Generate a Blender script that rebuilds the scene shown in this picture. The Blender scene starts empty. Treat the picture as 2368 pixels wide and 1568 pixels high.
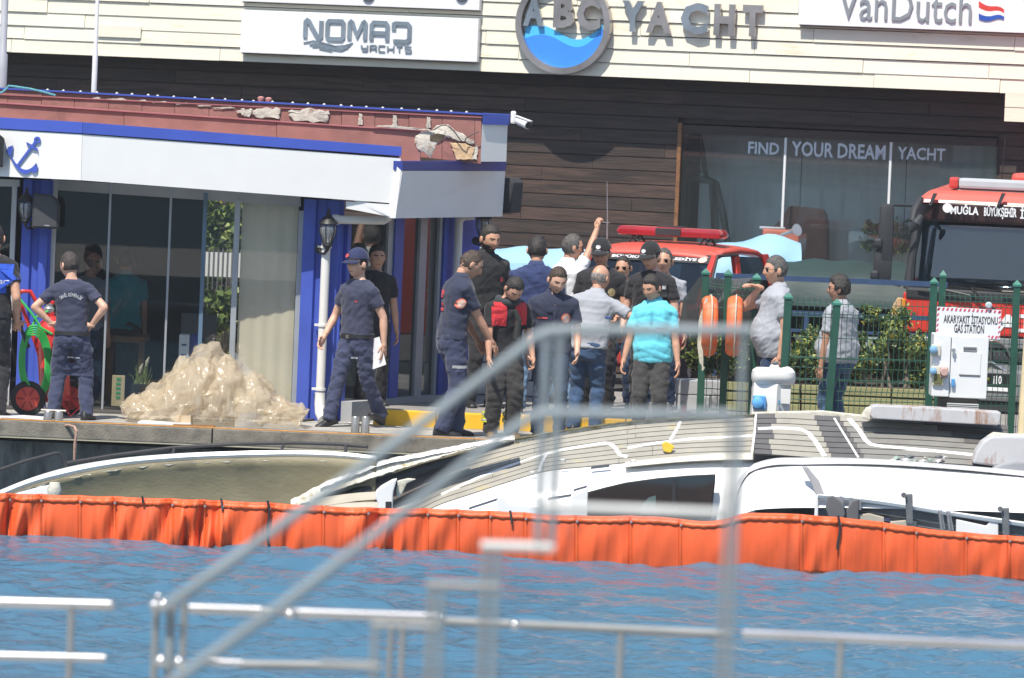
import bpy, bmesh, math, random
import numpy as np
from mathutils import Vector, Matrix
from mathutils.bvhtree import BVHTree
rnd = random.Random(7)
D2R = math.pi/180
scene = bpy.context.scene
COL = scene.collection

# ------------------------------------------------------------------ camera
FPX, UC, VC = 13920.0, 1183.5, 784.0        # focal length in units of a 2367 unit wide picture
ROLL, PITCH, ZC = 2.4*D2R, 2.4*D2R, 4.17
CR = (Matrix.Rotation(math.pi/2-PITCH, 3, 'X') @ Matrix.Rotation(ROLL, 3, 'Z'))
CAM = Vector((0, 0, ZC))
cam = bpy.data.cameras.new('camera')
cam.lens = FPX/2367*36; cam.sensor_width = 36; cam.sensor_fit = 'HORIZONTAL'
cam.clip_start = 0.5; cam.clip_end = 3000
cam.dof.use_dof = True; cam.dof.focus_distance = 58.5; cam.dof.aperture_fstop = 5.2
camo = bpy.data.objects.new('camera', cam); COL.objects.link(camo)
camo.matrix_world = Matrix.Translation(CAM) @ CR.to_4x4()
scene.camera = camo

# ------------------------------------------------------------------ sky, sun, exposure
SUN_EL, SUN_AZ = 60*D2R, 26*D2R             # the sun stands behind the camera, to its left
world = bpy.data.worlds.new('World'); scene.world = world; world.use_nodes = True
wn = world.node_tree; wn.nodes.clear()
sky = wn.nodes.new('ShaderNodeTexSky'); sky.sky_type = 'NISHITA'; sky.sun_disc = False
sky.sun_elevation = SUN_EL; sky.sun_rotation = math.pi+SUN_AZ
sky.air_density = 1.0; sky.dust_density = 0.6; sky.ozone_density = 1.0
bg = wn.nodes.new('ShaderNodeBackground'); bg.inputs['Strength'].default_value = 0.125
wo = wn.nodes.new('ShaderNodeOutputWorld')
wn.links.new(sky.outputs[0], bg.inputs[0]); wn.links.new(bg.outputs[0], wo.inputs[0])
sun = bpy.data.lights.new('sun', 'SUN'); sun.energy = 4.6; sun.angle = 0.5*D2R; sun.color = (1, .935, .83)
suno = bpy.data.objects.new('sun', sun); COL.objects.link(suno)
sd = Vector((math.sin(SUN_AZ)*math.cos(SUN_EL), math.cos(SUN_AZ)*math.cos(SUN_EL), -math.sin(SUN_EL)))
suno.rotation_euler = sd.to_track_quat('-Z', 'Y').to_euler(); suno.location = (-20, -10, 40)
scene.view_settings.view_transform = 'Standard'; scene.view_settings.look = 'None'
scene.view_settings.gamma = 1; scene.view_settings.exposure = 0.52
scene.render.engine = 'CYCLES'
scene.cycles.max_bounces = 8; scene.cycles.transparent_max_bounces = 16

# ------------------------------------------------------------------ projection helpers
def ray(u, v):
    return CR @ Vector((u-UC, VC-v, -FPX))
def P(u, v, d):
    """the point of the world seen at (u, v) whose distance along Y is d"""
    r = ray(u, v); t = d/r.y
    return CAM + r*t
def G(u, d, z):
    """the point at height z and depth d below picture column u"""
    v = 600.0
    for _ in range(6):
        p = P(u, v, d); v += (p.z-z)*FPX/d
    return P(u, v, d)
class VP:
    """an upright plane: yaw > 0 has its right end nearer"""
    def __init__(s, u0, d0, yaw):
        s.o = P(u0, VC, d0); s.o.z = 0
        y = yaw*D2R
        s.d = Vector((math.cos(y), -math.sin(y), 0)); s.n = Vector((-math.sin(y), -math.cos(y), 0))
        s.rot = -y
    def pt(s, a, z, o=0.0): return s.o + s.d*a + s.n*o + Vector((0, 0, z))
    def uv(s, u, v, o=0.0):
        r = ray(u, v); q = s.o + s.n*o
        t = (q-CAM).dot(s.n)/r.dot(s.n); p = CAM + r*t
        return (p-s.o).dot(s.d), p.z
    def M(s, a=0, z=0, o=0): return Matrix.Translation(s.pt(a, z, o)) @ Matrix.Rotation(s.rot, 4, 'Z')

# ------------------------------------------------------------------ objects
def fin(o, label=None, cat=None, group=None, kind=None):
    if label: o['label'] = label
    if cat: o['category'] = cat
    if group: o['group'] = group
    if kind: o['kind'] = kind
    return o
WM = {}
def root(name, loc, label, cat, group=None, rz=0.0):
    o = bpy.data.objects.new(name, None); COL.objects.link(o); o.empty_display_size = .1
    o.location = loc; o.rotation_euler = (0, 0, rz)
    WM[o.name] = Matrix.Translation(loc) @ Matrix.Rotation(rz, 4, 'Z')
    return fin(o, label, cat, group)
class MB:
    """collects shapes given in world coordinates (or through the matrix T)"""
    def __init__(s, T=None): s.v = []; s.f = []; s.m = []; s.T = T
    def add(s, vs, fs, m=0, T=None):
        b = len(s.v)
        for p in vs:
            p = Vector(p)
            if T is not None: p = T @ p
            if s.T is not None: p = s.T @ p
            s.v.append(p)
        for f in fs: s.f.append(tuple(b+i for i in f)); s.m.append(m)
        return s
    def box(s, c, d, m=0, T=None, taper=1.0):
        x, y, z = c; a, b, h = d[0]/2, d[1]/2, d[2]/2; t = taper
        vs = [(x-a, y-b, z-h), (x+a, y-b, z-h), (x+a, y+b, z-h), (x-a, y+b, z-h), (x-a*t, y-b*t, z+h), (x+a*t, y-b*t, z+h), (x+a*t, y+b*t, z+h), (x-a*t, y+b*t, z+h)]
        return s.add(vs, [(3, 2, 1, 0), (4, 5, 6, 7), (0, 1, 5, 4), (1, 2, 6, 5), (2, 3, 7, 6), (3, 0, 4, 7)], m, T)
    def hexa(s, a, b, m=0):
        """two quads of four points each joined to a solid"""
        return s.add(list(a)+list(b), [(3, 2, 1, 0), (4, 5, 6, 7), (0, 1, 5, 4), (1, 2, 6, 5), (2, 3, 7, 6), (3, 0, 4, 7)], m)
    def tube(s, pts, r, n=8, m=0, T=None, cap=True, sx=1.0):
        pts = [Vector(p) for p in pts]; k = len(pts)
        rr = r if isinstance(r, (list, tuple)) else [r]*k
        vs = []; prev = None
        for i, p in enumerate(pts):
            t = (pts[min(i+1, k-1)]-pts[max(i-1, 0)])
            if t.length < 1e-9: t = Vector((0, 0, 1))
            t.normalize()
            if prev is None:
                prev = t.orthogonal().normalized()
                if abs(t.z) < .9: prev = Vector((0, 0, 1)).cross(t).normalized()
            a = (prev - t*prev.dot(t))
            a = a.normalized() if a.length > 1e-6 else t.orthogonal().normalized()
            b = t.cross(a); prev = a
            for j in range(n):
                w = 2*math.pi*j/n
                vs.append(p + a*math.cos(w)*rr[i]*sx + b*math.sin(w)*rr[i])
        fs = []
        for i in range(k-1):
            for j in range(n):
                fs.append((i*n+j, i*n+(j+1) % n, (i+1)*n+(j+1) % n, (i+1)*n+j))
        if cap:
            fs.append(tuple(reversed(range(n)))); fs.append(tuple((k-1)*n+j for j in range(n)))
        return s.add(vs, fs, m, T)
    def lathe(s, prof, n=16, m=0, T=None):
        vs = []; fs = []; k = len(prof)
        for r, z in prof:
            for j in range(n):
                w = 2*math.pi*j/n; vs.append((r*math.cos(w), r*math.sin(w), z))
        for i in range(k-1):
            for j in range(n): fs.append((i*n+j, i*n+(j+1) % n, (i+1)*n+(j+1) % n, (i+1)*n+j))
        fs.append(tuple(reversed(range(n)))); fs.append(tuple((k-1)*n+j for j in range(n)))
        return s.add(vs, fs, m, T)
    def prism(s, poly, y0, y1, m=0, T=None):
        """polygon in x, z carried from y0 to y1"""
        n = len(poly)
        vs = [(x, y0, z) for x, z in poly]+[(x, y1, z) for x, z in poly]
        fs = [tuple(range(n)), tuple(reversed(range(n, 2*n)))]+[((i+1) % n, i, n+i, n+(i+1) % n) for i in range(n)]
        return s.add(vs, fs, m, T)
    def grid(s, rows, m=0, thick=None, T=None):
        """rows of points; thick = Vector gives the sheet a back side"""
        h = len(rows); w = len(rows[0])
        vs = [p for r in rows for p in r]
        fs = [(i*w+j, i*w+j+1, (i+1)*w+j+1, (i+1)*w+j) for i in range(h-1) for j in range(w-1)]
        if thick is not None:
            t = Vector(thick); nb = len(vs)
            vs = vs+[Vector(p)+t for p in vs]
            fs = fs+[tuple(reversed([nb+i for i in f])) for f in fs]
            for j in range(w-1):
                fs.append((j+1, j, nb+j, nb+j+1)); q = (h-1)*w
                fs.append((q+j, q+j+1, nb+q+j+1, nb+q+j))
            for i in range(h-1):
                fs.append((i*w, (i+1)*w, nb+(i+1)*w, nb+i*w)); e = w-1
                fs.append(((i+1)*w+e, i*w+e, nb+i*w+e, nb+(i+1)*w+e))
        return s.add(vs, fs, m, T)
    def build(s, name, mats, parent=None, smooth=False, bevel=0.0, kind=None, label=None, cat=None, group=None, loc=None):
        if not isinstance(mats, (list, tuple)): mats = [mats]
        me = bpy.data.meshes.new(name)
        if parent is not None: W = WM[parent.name]
        elif loc is not None: W = Matrix.Translation(loc)
        else: W = Matrix.Identity(4)
        I = W.inverted()
        me.from_pydata([I @ v for v in s.v], [], s.f)
        for m in mats: me.materials.append(m)
        if len(mats) > 1: me.polygons.foreach_set('material_index', s.m)
        if bevel > 0:
            bm = bmesh.new(); bm.from_mesh(me)
            ed = [e for e in bm.edges if len(e.link_faces) == 2 and e.calc_face_angle(0) > .5]
            bmesh.ops.bevel(bm, geom=ed, offset=bevel, segments=2, profile=.6, affect='EDGES', clamp_overlap=True)
            bm.to_mesh(me); bm.free()
        if smooth:
            me.polygons.foreach_set('use_smooth', [True]*len(me.polygons))
            if smooth != 'all': 
                try: me.set_sharp_from_angle(angle=0.7)
                except Exception: pass
        me.update()
        o = bpy.data.objects.new(name, me); COL.objects.link(o)
        if parent is not None: o.parent = parent; WM[o.name] = W.copy()
        else:
            if loc is not None: o.location = loc
            WM[o.name] = W.copy()
        return fin(o, label, cat, group, kind)

def ico(sub=2):
    bm = bmesh.new(); bmesh.ops.create_icosphere(bm, subdivisions=sub, radius=1)
    V = [v.co.copy() for v in bm.verts]; Fc = [tuple(v.index for v in f.verts) for f in bm.faces]; bm.free()
    return V, Fc

# ------------------------------------------------------------------ text
def text_mesh(body, bold=0.0, depth=0.0, shear=0.0, spacing=1.0, res=2):
    c = bpy.data.curves.new('t', 'FONT'); c.body = body; c.size = 1; c.offset = bold; c.extrude = depth; c.shear = shear
    c.resolution_u = res; c.space_character = spacing
    o = bpy.data.objects.new('t', c); me = o.to_mesh()
    V = [tuple(v.co) for v in me.vertices]; Fc = [tuple(p.vertices) for p in me.polygons]
    o.to_mesh_clear(); bpy.data.objects.remove(o); bpy.data.curves.remove(c)
    return V, Fc
def text_box(body, w, h, depth=0.0, bold=.012, mirror=False, **k):
    """text as points (x right, y up, z out), fitted to a box w x h with its lower left at 0"""
    V, Fc = text_mesh(body, bold, .5 if depth else 0, **k)
    a = np.array(V); lo, hi = a.min(0), a.max(0)
    sx, sy = w/max(hi[0]-lo[0], 1e-6), h/max(hi[1]-lo[1], 1e-6)
    out = [((x-lo[0])*sx, (y-lo[1])*sy, (z+.5)*depth if depth else 0) for x, y, z in V]
    return out, Fc

# ------------------------------------------------------------------ materials
MATS = {}
def mat(name, col, rough=.6, metal=0.0, var=.10, scale=4.0, bump=0.0, bscale=40.0, spec=.5, stretch=(1, 1, 1), stain=None, sscale=1.5, sthr=.6, coat=0.0, trans=0.0, alpha=1.0, emit=None, detail=4, sheen=0.0, sss=0.0):
    if name in MATS: return MATS[name]
    m = bpy.data.materials.new(name); m.use_nodes = True; t = m.node_tree; N = t.nodes; L = t.links
    b = N['Principled BSDF']
    b.inputs['Roughness'].default_value = rough; b.inputs['Metallic'].default_value = metal
    b.inputs['Specular IOR Level'].default_value = spec
    b.inputs['Coat Weight'].default_value = coat; b.inputs['Transmission Weight'].default_value = trans
    b.inputs['Alpha'].default_value = alpha
    if sheen: b.inputs['Sheen Weight'].default_value = sheen
    if sss:
        b.inputs['Subsurface Weight'].default_value = sss; b.inputs['Subsurface Radius'].default_value = (.012, .005, .003)
        b.inputs['Subsurface Scale'].default_value = 1
    tc = N.new('ShaderNodeTexCoord'); mp = N.new('ShaderNodeMapping'); mp.inputs['Scale'].default_value = stretch
    L.new(tc.outputs['Object'], mp.inputs['Vector'])
    nz = N.new('ShaderNodeTexNoise'); nz.inputs['Scale'].default_value = scale; nz.inputs['Detail'].default_value = detail
    L.new(mp.outputs[0], nz.inputs['Vector'])
    mr = N.new('ShaderNodeMapRange'); mr.inputs['From Min'].default_value = .3; mr.inputs['From Max'].default_value = .7
    L.new(nz.outputs['Fac'], mr.inputs['Value'])
    mx = N.new('ShaderNodeMix'); mx.data_type = 'RGBA'
    c = list(col)[:3]
    mx.inputs[6].default_value = [max(0, x*(1-var)) for x in c]+[1]
    mx.inputs[7].default_value = [min(1, x*(1+var)) for x in c]+[1]
    L.new(mr.outputs[0], mx.inputs[0]); out = mx.outputs[2]
    if stain:
        n2 = N.new('ShaderNodeTexNoise'); n2.inputs['Scale'].default_value = sscale; n2.inputs['Detail'].default_value = 6; n2.inputs['Roughness'].default_value = .65
        L.new(mp.outputs[0], n2.inputs['Vector'])
        r2 = N.new('ShaderNodeMapRange'); r2.inputs['From Min'].default_value = sthr-.04; r2.inputs['From Max'].default_value = sthr+.08
        L.new(n2.outputs['Fac'], r2.inputs['Value'])
        m2 = N.new('ShaderNodeMix'); m2.data_type = 'RGBA'; L.new(r2.outputs[0], m2.inputs[0]); L.new(out, m2.inputs[6])
        m2.inputs[7].default_value = list(stain)[:3]+[1]; out = m2.outputs[2]
    L.new(out, b.inputs['Base Color'])
    if bump:
        n3 = N.new('ShaderNodeTexNoise'); n3.inputs['Scale'].default_value = bscale; n3.inputs['Detail'].default_value = 5
        L.new(mp.outputs[0], n3.inputs['Vector'])
        bp = N.new('ShaderNodeBump'); bp.inputs['Strength'].default_value = bump; bp.inputs['Distance'].default_value = .01
        L.new(n3.outputs['Fac'], bp.inputs['Height']); L.new(bp.outputs[0], b.inputs['Normal'])
    if emit:
        b.inputs['Emission Color'].default_value = list(emit)+[1]; b.inputs['Emission Strength'].default_value = 1
    MATS[name] = m
    return m
def glass(name, tint, refl=.12, rough=.02, opac=0.0, ocol=(.1, .1, .1)):
    """thin window glass: see-through with a tint, a mirror coat and, if dirty, some veil"""
    if name in MATS: return MATS[name]
    m = bpy.data.materials.new(name); m.use_nodes = True; t = m.node_tree; N = t.nodes; L = t.links
    N.remove(N['Principled BSDF']); out = N['Material Output']
    tr = N.new('ShaderNodeBsdfTransparent'); tr.inputs[0].default_value = list(tint)+[1]
    gl = N.new('ShaderNodeBsdfGlossy'); gl.inputs['Roughness'].default_value = rough
    lw = N.new('ShaderNodeLayerWeight'); lw.inputs[0].default_value = .5
    pw = N.new('ShaderNodeMath'); pw.operation = 'POWER'; pw.inputs[1].default_value = 5; L.new(lw.outputs['Facing'], pw.inputs[0])
    ad = N.new('ShaderNodeMath'); ad.operation = 'MULTIPLY_ADD'; ad.use_clamp = True; ad.inputs[1].default_value = 1-refl; ad.inputs[2].default_value = refl
    L.new(pw.outputs[0], ad.inputs[0])
    mx = N.new('ShaderNodeMixShader'); L.new(ad.outputs[0], mx.inputs[0])
    src = tr.outputs[0]
    if opac:
        df = N.new('ShaderNodeBsdfDiffuse'); df.inputs[0].default_value = list(ocol)+[1]
        m2 = N.new('ShaderNodeMixShader'); m2.inputs[0].default_value = opac
        L.new(tr.outputs[0], m2.inputs[1]); L.new(df.outputs[0], m2.inputs[2]); src = m2.outputs[0]
    L.new(src, mx.inputs[1]); L.new(gl.outputs[0], mx.inputs[2]); L.new(mx.outputs[0], out.inputs[0])
    MATS[name] = m
    return m
def srgb(r, g, b):
    f = lambda c: (c/255/12.92) if c/255 <= .04045 else ((c/255+.055)/1.055)**2.4
    return (f(r), f(g), f(b))
ZQ, ZP = 0.80, 0.95                          # quay, raised pavement
# ================================================================== SETTING: water, quay, pavement
def nrange(a, b, step): return list(np.arange(a, b, step))
def water_h(X, Y):
    r = np.random.RandomState(5); h = np.zeros_like(X)
    for i in range(46):
        lam = .17*(1.085**(i % 30)); k = 2*math.pi/lam
        a = r.normal(math.radians(80), .75); ph = r.uniform(0, 6.28)
        amp = .0078*lam**.92
        w = k*(X*math.cos(a)+Y*math.sin(a))+ph + .8*np.sin(.9*X+1.3*Y*.7+i)
        h += amp*(np.sin(w)+.15*np.sin(2*w+.6))
    env = .75+.35*np.sin(.7*X+.4*Y)*np.sin(.33*Y-.5*X+1)
    return h*env
m_water = bpy.data.materials.new('water'); m_water.use_nodes = True
_t = m_water.node_tree; _N = _t.nodes; _L = _t.links; _b = _N['Principled BSDF']
_b.inputs['Base Color'].default_value = (.060, .150, .228, 1); _b.inputs['Roughness'].default_value = .13; _b.inputs['IOR'].default_value = 1.333
_tc = _N.new('ShaderNodeTexCoord'); _mp = _N.new('ShaderNodeMapping'); _mp.inputs['Scale'].default_value = (.8, 1.5, 1); _L.new(_tc.outputs['Object'], _mp.inputs[0])
_n1 = _N.new('ShaderNodeTexNoise'); _n1.inputs['Scale'].default_value = 4.5; _n1.inputs['Detail'].default_value = 5; _n1.inputs['Distortion'].default_value = .6
_L.new(_mp.outputs[0], _n1.inputs['Vector'])
_bp = _N.new('ShaderNodeBump'); _bp.inputs['Strength'].default_value = .8; _bp.inputs['Distance'].default_value = .05
_L.new(_n1.outputs['Fac'], _bp.inputs['Height']); _L.new(_bp.outputs[0], _b.inputs['Normal'])
xs = [-400, -120, -40, -15]+nrange(-8, 8, .05)+[15, 40, 120, 400]
ys = [-300, -80, -10, 10, 25, 33]+nrange(38, 57.2, .042)+[57.6]
X, Y = np.meshgrid(np.array(xs), np.array(ys)); Z = water_h(X, Y)*np.clip((9-np.abs(X))/2, 0, 1)
mb = MB(); mb.grid([[(X[i, j], Y[i, j], Z[i, j]) for j in range(len(xs))] for i in range(len(ys))])
mb.build('water', m_water, smooth='all', kind='structure')

m_conc = mat('quay_concrete', (.36, .35, .32), .85, var=.16, scale=3, bump=.35, bscale=60, stain=(.24, .23, .2), sscale=2.5, sthr=.55)
m_slab = mat('quay_slab_edge', (.21, .19, .155), .9, var=.25, scale=6, bump=.5, bscale=50, stain=(.13, .12, .10), sscale=4, sthr=.55)
m_qwall = mat('quay_wall', (.23, .205, .18), .9, var=.3, scale=5, bump=.5, bscale=30, stain=(.10, .09, .08), sscale=3, sthr=.52, stretch=(1, 1, .3))
m_orange = mat('edge_paint', (.62, .27, .05), .7, var=.25, scale=14, stain=(.33, .3, .25), sscale=16, sthr=.62)
m_kerb = mat('kerb_paint', (.80, .47, .02), .55, var=.10, scale=7, stain=(.45, .30, .08), sscale=9, sthr=.68)
m_pave = mat('pavement_concrete', (.25, .235, .22), .85, var=.2, scale=5, bump=.3, bscale=50)
m_asph = mat('asphalt', (.06, .06, .058), .9, var=.2, scale=8, bump=.4, bscale=80)

# the quay: its edge runs from the left (57.0) to the right
QE = [(-60, 57.0), (-2.0, 57.0), (8, 57.0), (60, 57.0)]
EDGE = 57.0
mb = MB(); mb.add([(-400, EDGE+.25, ZQ), (400, EDGE+.25, ZQ), (400, 420, ZQ), (-400, 420, ZQ)], [(0, 1, 2, 3)])
mb.build('ground', m_conc, kind='structure')
qw = MB(); qw.box((0, EDGE+.5, -.7), (160, .45, 2.6), 0)
o_qw = qw.build('quay_wall', m_qwall, kind='structure')
# cope slabs, each its own piece, laid proud of the wall below
q = MB()
xw = -7.2; lens = [2.35, 2.05, 2.5, 1.9, 2.2, 2.4, 2.1]
for i, l in enumerate(lens):
    mb = MB(); off = rnd.uniform(-.012, .012)
    mb.box((xw+l/2, EDGE+.18+off, ZQ-.062+rnd.uniform(-.004, .004)), (l-.012, .40, .155))
    mb.build('cope_slab', m_slab, parent=o_qw, bevel=.012)
    xw += l
mb = MB(); mb.box((0, EDGE+.03, ZQ+.019), (15, .055, .006)); mb.build('edge_line', m_orange, kind='structure')

# raised pavement with a yellow kerb of single stones
KY = 58.95
mb = MB(); mb.add([(-1.25, KY+.12, ZP), (60, KY+.12, ZP), (60, 64.5, ZP), (-1.25, 64.5, ZP)], [(0, 1, 2, 3)]); mb.add([(-1.25, KY+.12, ZQ), (-1.25, 64.5, ZQ), (-1.25, 64.5, ZP), (-1.25, KY+.12, ZP)], [(0, 1, 2, 3)])
o_pv = mb.build('pavement', m_pave, kind='structure')
xk = -1.33
while xk < 3.2:
    l = .62; mb = MB(); mb.box((xk+l/2, KY+.06, ZQ+.074+rnd.uniform(-.003, .003)), (l-.008, .13, .162))
    mb.build('kerb_stone', m_kerb, parent=o_pv, bevel=.012); xk += l
mb = MB(); mb.add([(-60, 64.5, ZQ+.004), (60, 64.5, ZQ+.004), (60, 75, ZQ+.004), (-60, 75, ZQ+.004)], [(0, 1, 2, 3)])
mb.build('road', m_asph, kind='structure')

# added ridge, unseen behind the camera, to darken reflections in the glass
hx = np.linspace(-900, 900, 61); rows = []
for k, (yy, f) in enumerate(((-105, 0), (-150, .25), (-230, .6), (-380, 1.0), (-600, .7), (-700, 0))):
    rows.append([(x, yy+30*math.sin(x*.01+k), f*(70+26*math.sin(x*.006+1)+16*math.sin(x*.017+.5*k)+8*math.sin(x*.05+k))-1) for x in hx])
mb = MB(); mb.grid(rows); mb.build('unseen_hills', mat('unseen_hill_green', (.035, .05, .025), .95, var=.4, scale=.05), smooth='all', kind='structure')

# ================================================================== SHOWROOM BUILDING (right end nearer)
BD = VP(1183, 72.0, 17)                       # dark boarded wall; cream front hangs OV in front of it
OV = .48
m_cream = mat('cream_board', (.755, .715, .585), .6, var=.05, scale=2.5, bump=.12, bscale=25, stretch=(.4, 1, 3), stain=(.60, .545, .40), sscale=3, sthr=.64)
m_cream2 = mat('cream_board_pale', (.775, .74, .62), .6, var=.04, scale=2.5, bump=.12, bscale=25, stretch=(.4, 1, 3))
m_dark = mat('dark_board', (.042, .028, .023), .65, var=.4, scale=5, bump=.5, bscale=22, stretch=(.25, 1, 4), stain=(.055, .034, .024), sscale=2, sthr=.55)
m_dark2 = mat('dark_board_brown', (.068, .040, .030), .65, var=.4, scale=5, bump=.5, bscale=22, stretch=(.25, 1, 4), stain=(.03, .02, .016), sscale=2, sthr=.55)
m_wht = mat('sign_white', (.78, .79, .80), .45, var=.02)
m_steel = mat('letter_steel', (.42, .46, .50), .30, metal=.85, var=.25, scale=2.2)
m_steel2 = mat('letter_bronze_steel', (.40, .37, .36), .32, metal=.75, var=.35, scale=1.6)
bw = root('showroom_building', BD.pt(0, 0), 'long two tone showroom with cream boarding above dark timber wall and big window', 'building')
def bbox(mb, s0, s1, z0, z1, o0, o1, m=0):
    mb.hexa([BD.pt(s0, z0, o1), BD.pt(s1, z0, o1), BD.pt(s1, z0, o0), BD.pt(s0, z0, o0)], [BD.pt(s0, z1, o1), BD.pt(s1, z1, o1), BD.pt(s1, z1, o0), BD.pt(s0, z1, o0)], m); return mb
sL = BD.uv(-160, 300)[0]; sR = BD.uv(2560, 300)[0]
zb = BD.uv(1183, 168, OV)[1]                   # lower edge of the cream front
zwt = BD.uv(1940, 324)[1]                      # window head
sw0, sw1 = BD.uv(1572, 420)[0], BD.uv(2300, 420)[0]
ztop = 10.2; zg = ZQ+.004
mb = MB(); bbox(mb, sL, sw0, zg, zb+.6, -.3, -.05); bbox(mb, sw1, sR, zg, zb+.6, -.3, -.05); bbox(mb, sw0, sw1, zwt+.12, zb+.6, -.3, -.05); bbox(mb, sw0, sw1, zg, 1.15, -.3, -.05)
mb.build('wall', m_dark, bw)
mb = MB(); bbox(mb, sL, sR, zb+.6, ztop, -.3, OV-.06); bbox(mb, sL, sR, zb+.02, zb+.6, -.049, OV-.06); mb.build('upper_wall', m_dark, bw)
zc = zb; pitch = .166; row = 0
while zc < BD.uv(60, -60, OV)[1]:
    s = sL + rnd.uniform(-2, 0)
    while s < sR:
        l = rnd.choice([2.4, 3.0, 1.5, 2.1, 3.3, 2.7])
        a, b_ = max(s, sL), min(s+l, sR)
        if b_-a > .1:
            j = rnd.uniform(-.004, .004); o = rnd.uniform(-.004, .006)
            mb = MB(); w = pitch-.008
            lo, hi = BD.pt, None
            t = .012
            mb.hexa([BD.pt(a+.003, zc+j, OV+t+o), BD.pt(b_-.003, zc+j+rnd.uniform(-.003, .003), OV+t+o), BD.pt(b_-.003, zc+j, OV-.06), BD.pt(a+.003, zc+j, OV-.06)],
                    [BD.pt(a+.003, zc+w, OV-.004+o), BD.pt(b_-.003, zc+w, OV-.004+o), BD.pt(b_-.003, zc+w, OV-.06), BD.pt(a+.003, zc+w, OV-.06)])
            mb.build('board', m_cream if rnd.random() < .7 else m_cream2, bw)
        s += l
    zc += pitch; row += 1
# drop of the cream front at the far right (two more rows)
sd0 = BD.uv(2323, 250, OV)[0]
for r_ in (1, 2):
    mb = MB(); bbox(mb, sd0, sR, zb-pitch*r_+.004, zb-pitch*(r_-1)-.004, OV-.06, OV+.012); mb.build('board', m_cream, bw)
mb = MB(); bbox(mb, sd0+.02, sR, zb-pitch*2+.02, zb+.02, -.049, OV-.062); mb.build('soffit_box', m_dark, bw)
# loose board, slipped a little
a, z0 = BD.uv(228, 62, OV)
mb = MB(); bbox(mb, a, BD.uv(328, 62, OV)[0], BD.uv(280, 87, OV)[1], BD.uv(280, 60, OV)[1], OV+.018, OV+.034); mb.build('loose_board', m_cream2, bw)
# dark timber boards
zc = zg+.02; 
while zc < zb-.05:
    s = sL + rnd.uniform(-3, 0)
    while s < sR:
        l = rnd.choice([3.0, 3.6, 2.4, 4.0]); a, b_ = max(s, sL), min(s+l, sR)
        segs = [(a, b_)]
        if zc < zwt+.1: segs = [(a, min(b_, sw0-.05)), (max(a, sw1+.05), b_)]
        for a2, b2 in segs:
            if b2-a2 > .1 and BD.pt(a2, 0).x < 12:
                o = rnd.uniform(-.006, .006)
                mb = MB(); bbox(mb, a2+.002, b2-.002, zc, zc+.150, -.05, .012+o); mb.build('timber_board', m_dark if rnd.random() < .55 else m_dark2, bw)
        s += l
    zc += .161
# showroom window
m_glw = glass('showroom_glass', (.92, .95, .95), .05, .015, .12, (.10, .115, .115))
m_mull = mat('mullion_white', (.70, .72, .72), .4, var=.03)
m_trim = mat('window_trim_rust', (.22, .10, .04), .6, var=.3, scale=20)
m_room = mat('room_grey', (.20, .22, .215), .9, var=.12, scale=1.2)
m_roomf = mat('room_floor', (.12, .12, .115), .5)
win = MB(); bbox(win, sw0-.045, sw0, 1.15, zwt+.12, -.03, .035); o_win = win.build('window', m_trim, bw)
sm = [sw0, BD.uv(1812, 430)[0], BD.uv(2056, 430)[0], sw1]
for i in range(3):
    mb = MB(); bbox(mb, sm[i]+.012, sm[i+1]-.012, 1.15, zwt, -.02, -.012); mb.build('pane', m_glw, o_win)
for s in sm[1:3]:
    mb = MB(); bbox(mb, s-.014, s+.014, 1.15, zwt, -.03, .012); mb.build('mullion', m_mull, o_win)
mb = MB(); bbox(mb, sw0, sw1, zwt, zwt+.1, -.03, .004); mb.build('header', m_dark, o_win)
mb = MB(); bbox(mb, sw0-.5, sw1+.3, 1.12, zwt+.5, -5.1, -5.0); bbox(mb, sw0-.6, sw0-.5, 1.12, zwt+.5, -5, -.3); bbox(mb, sw1+.3, sw1+.4, 1.12, zwt+.5, -5, -.3); bbox(mb, sw0-.5, sw1+.3, zwt+.5, zwt+.6, -5, -.3)
bbox(mb, sw0-.5, sw1+.3, 1.0, 1.12, -5, -.3, 1)
mb.build('showroom_interior', [m_room, m_roomf], bw)
# curtain lengths hanging inside
for (u0, u1) in ((1575, 1811), (1813, 2056), (2058, 2298)):
    rows = []
    a, b_ = BD.uv(u0, 430)[0], BD.uv(u1, 430)[0]; n = 60
    for z in (1.16, zwt+.02):
        rows.append([BD.pt(a+(b_-a)*i/n, z, -.80+.005*math.sin(i*.9)+.004*math.sin(i*.37)) for i in range(n+1)])
    mb = MB(); mb.grid(rows, thick=BD.n*-.004); mb.build('curtain', mat('curtain_grey', (.78, .86, .83), .9, var=.05, scale=.8), bw, smooth=True)
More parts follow.
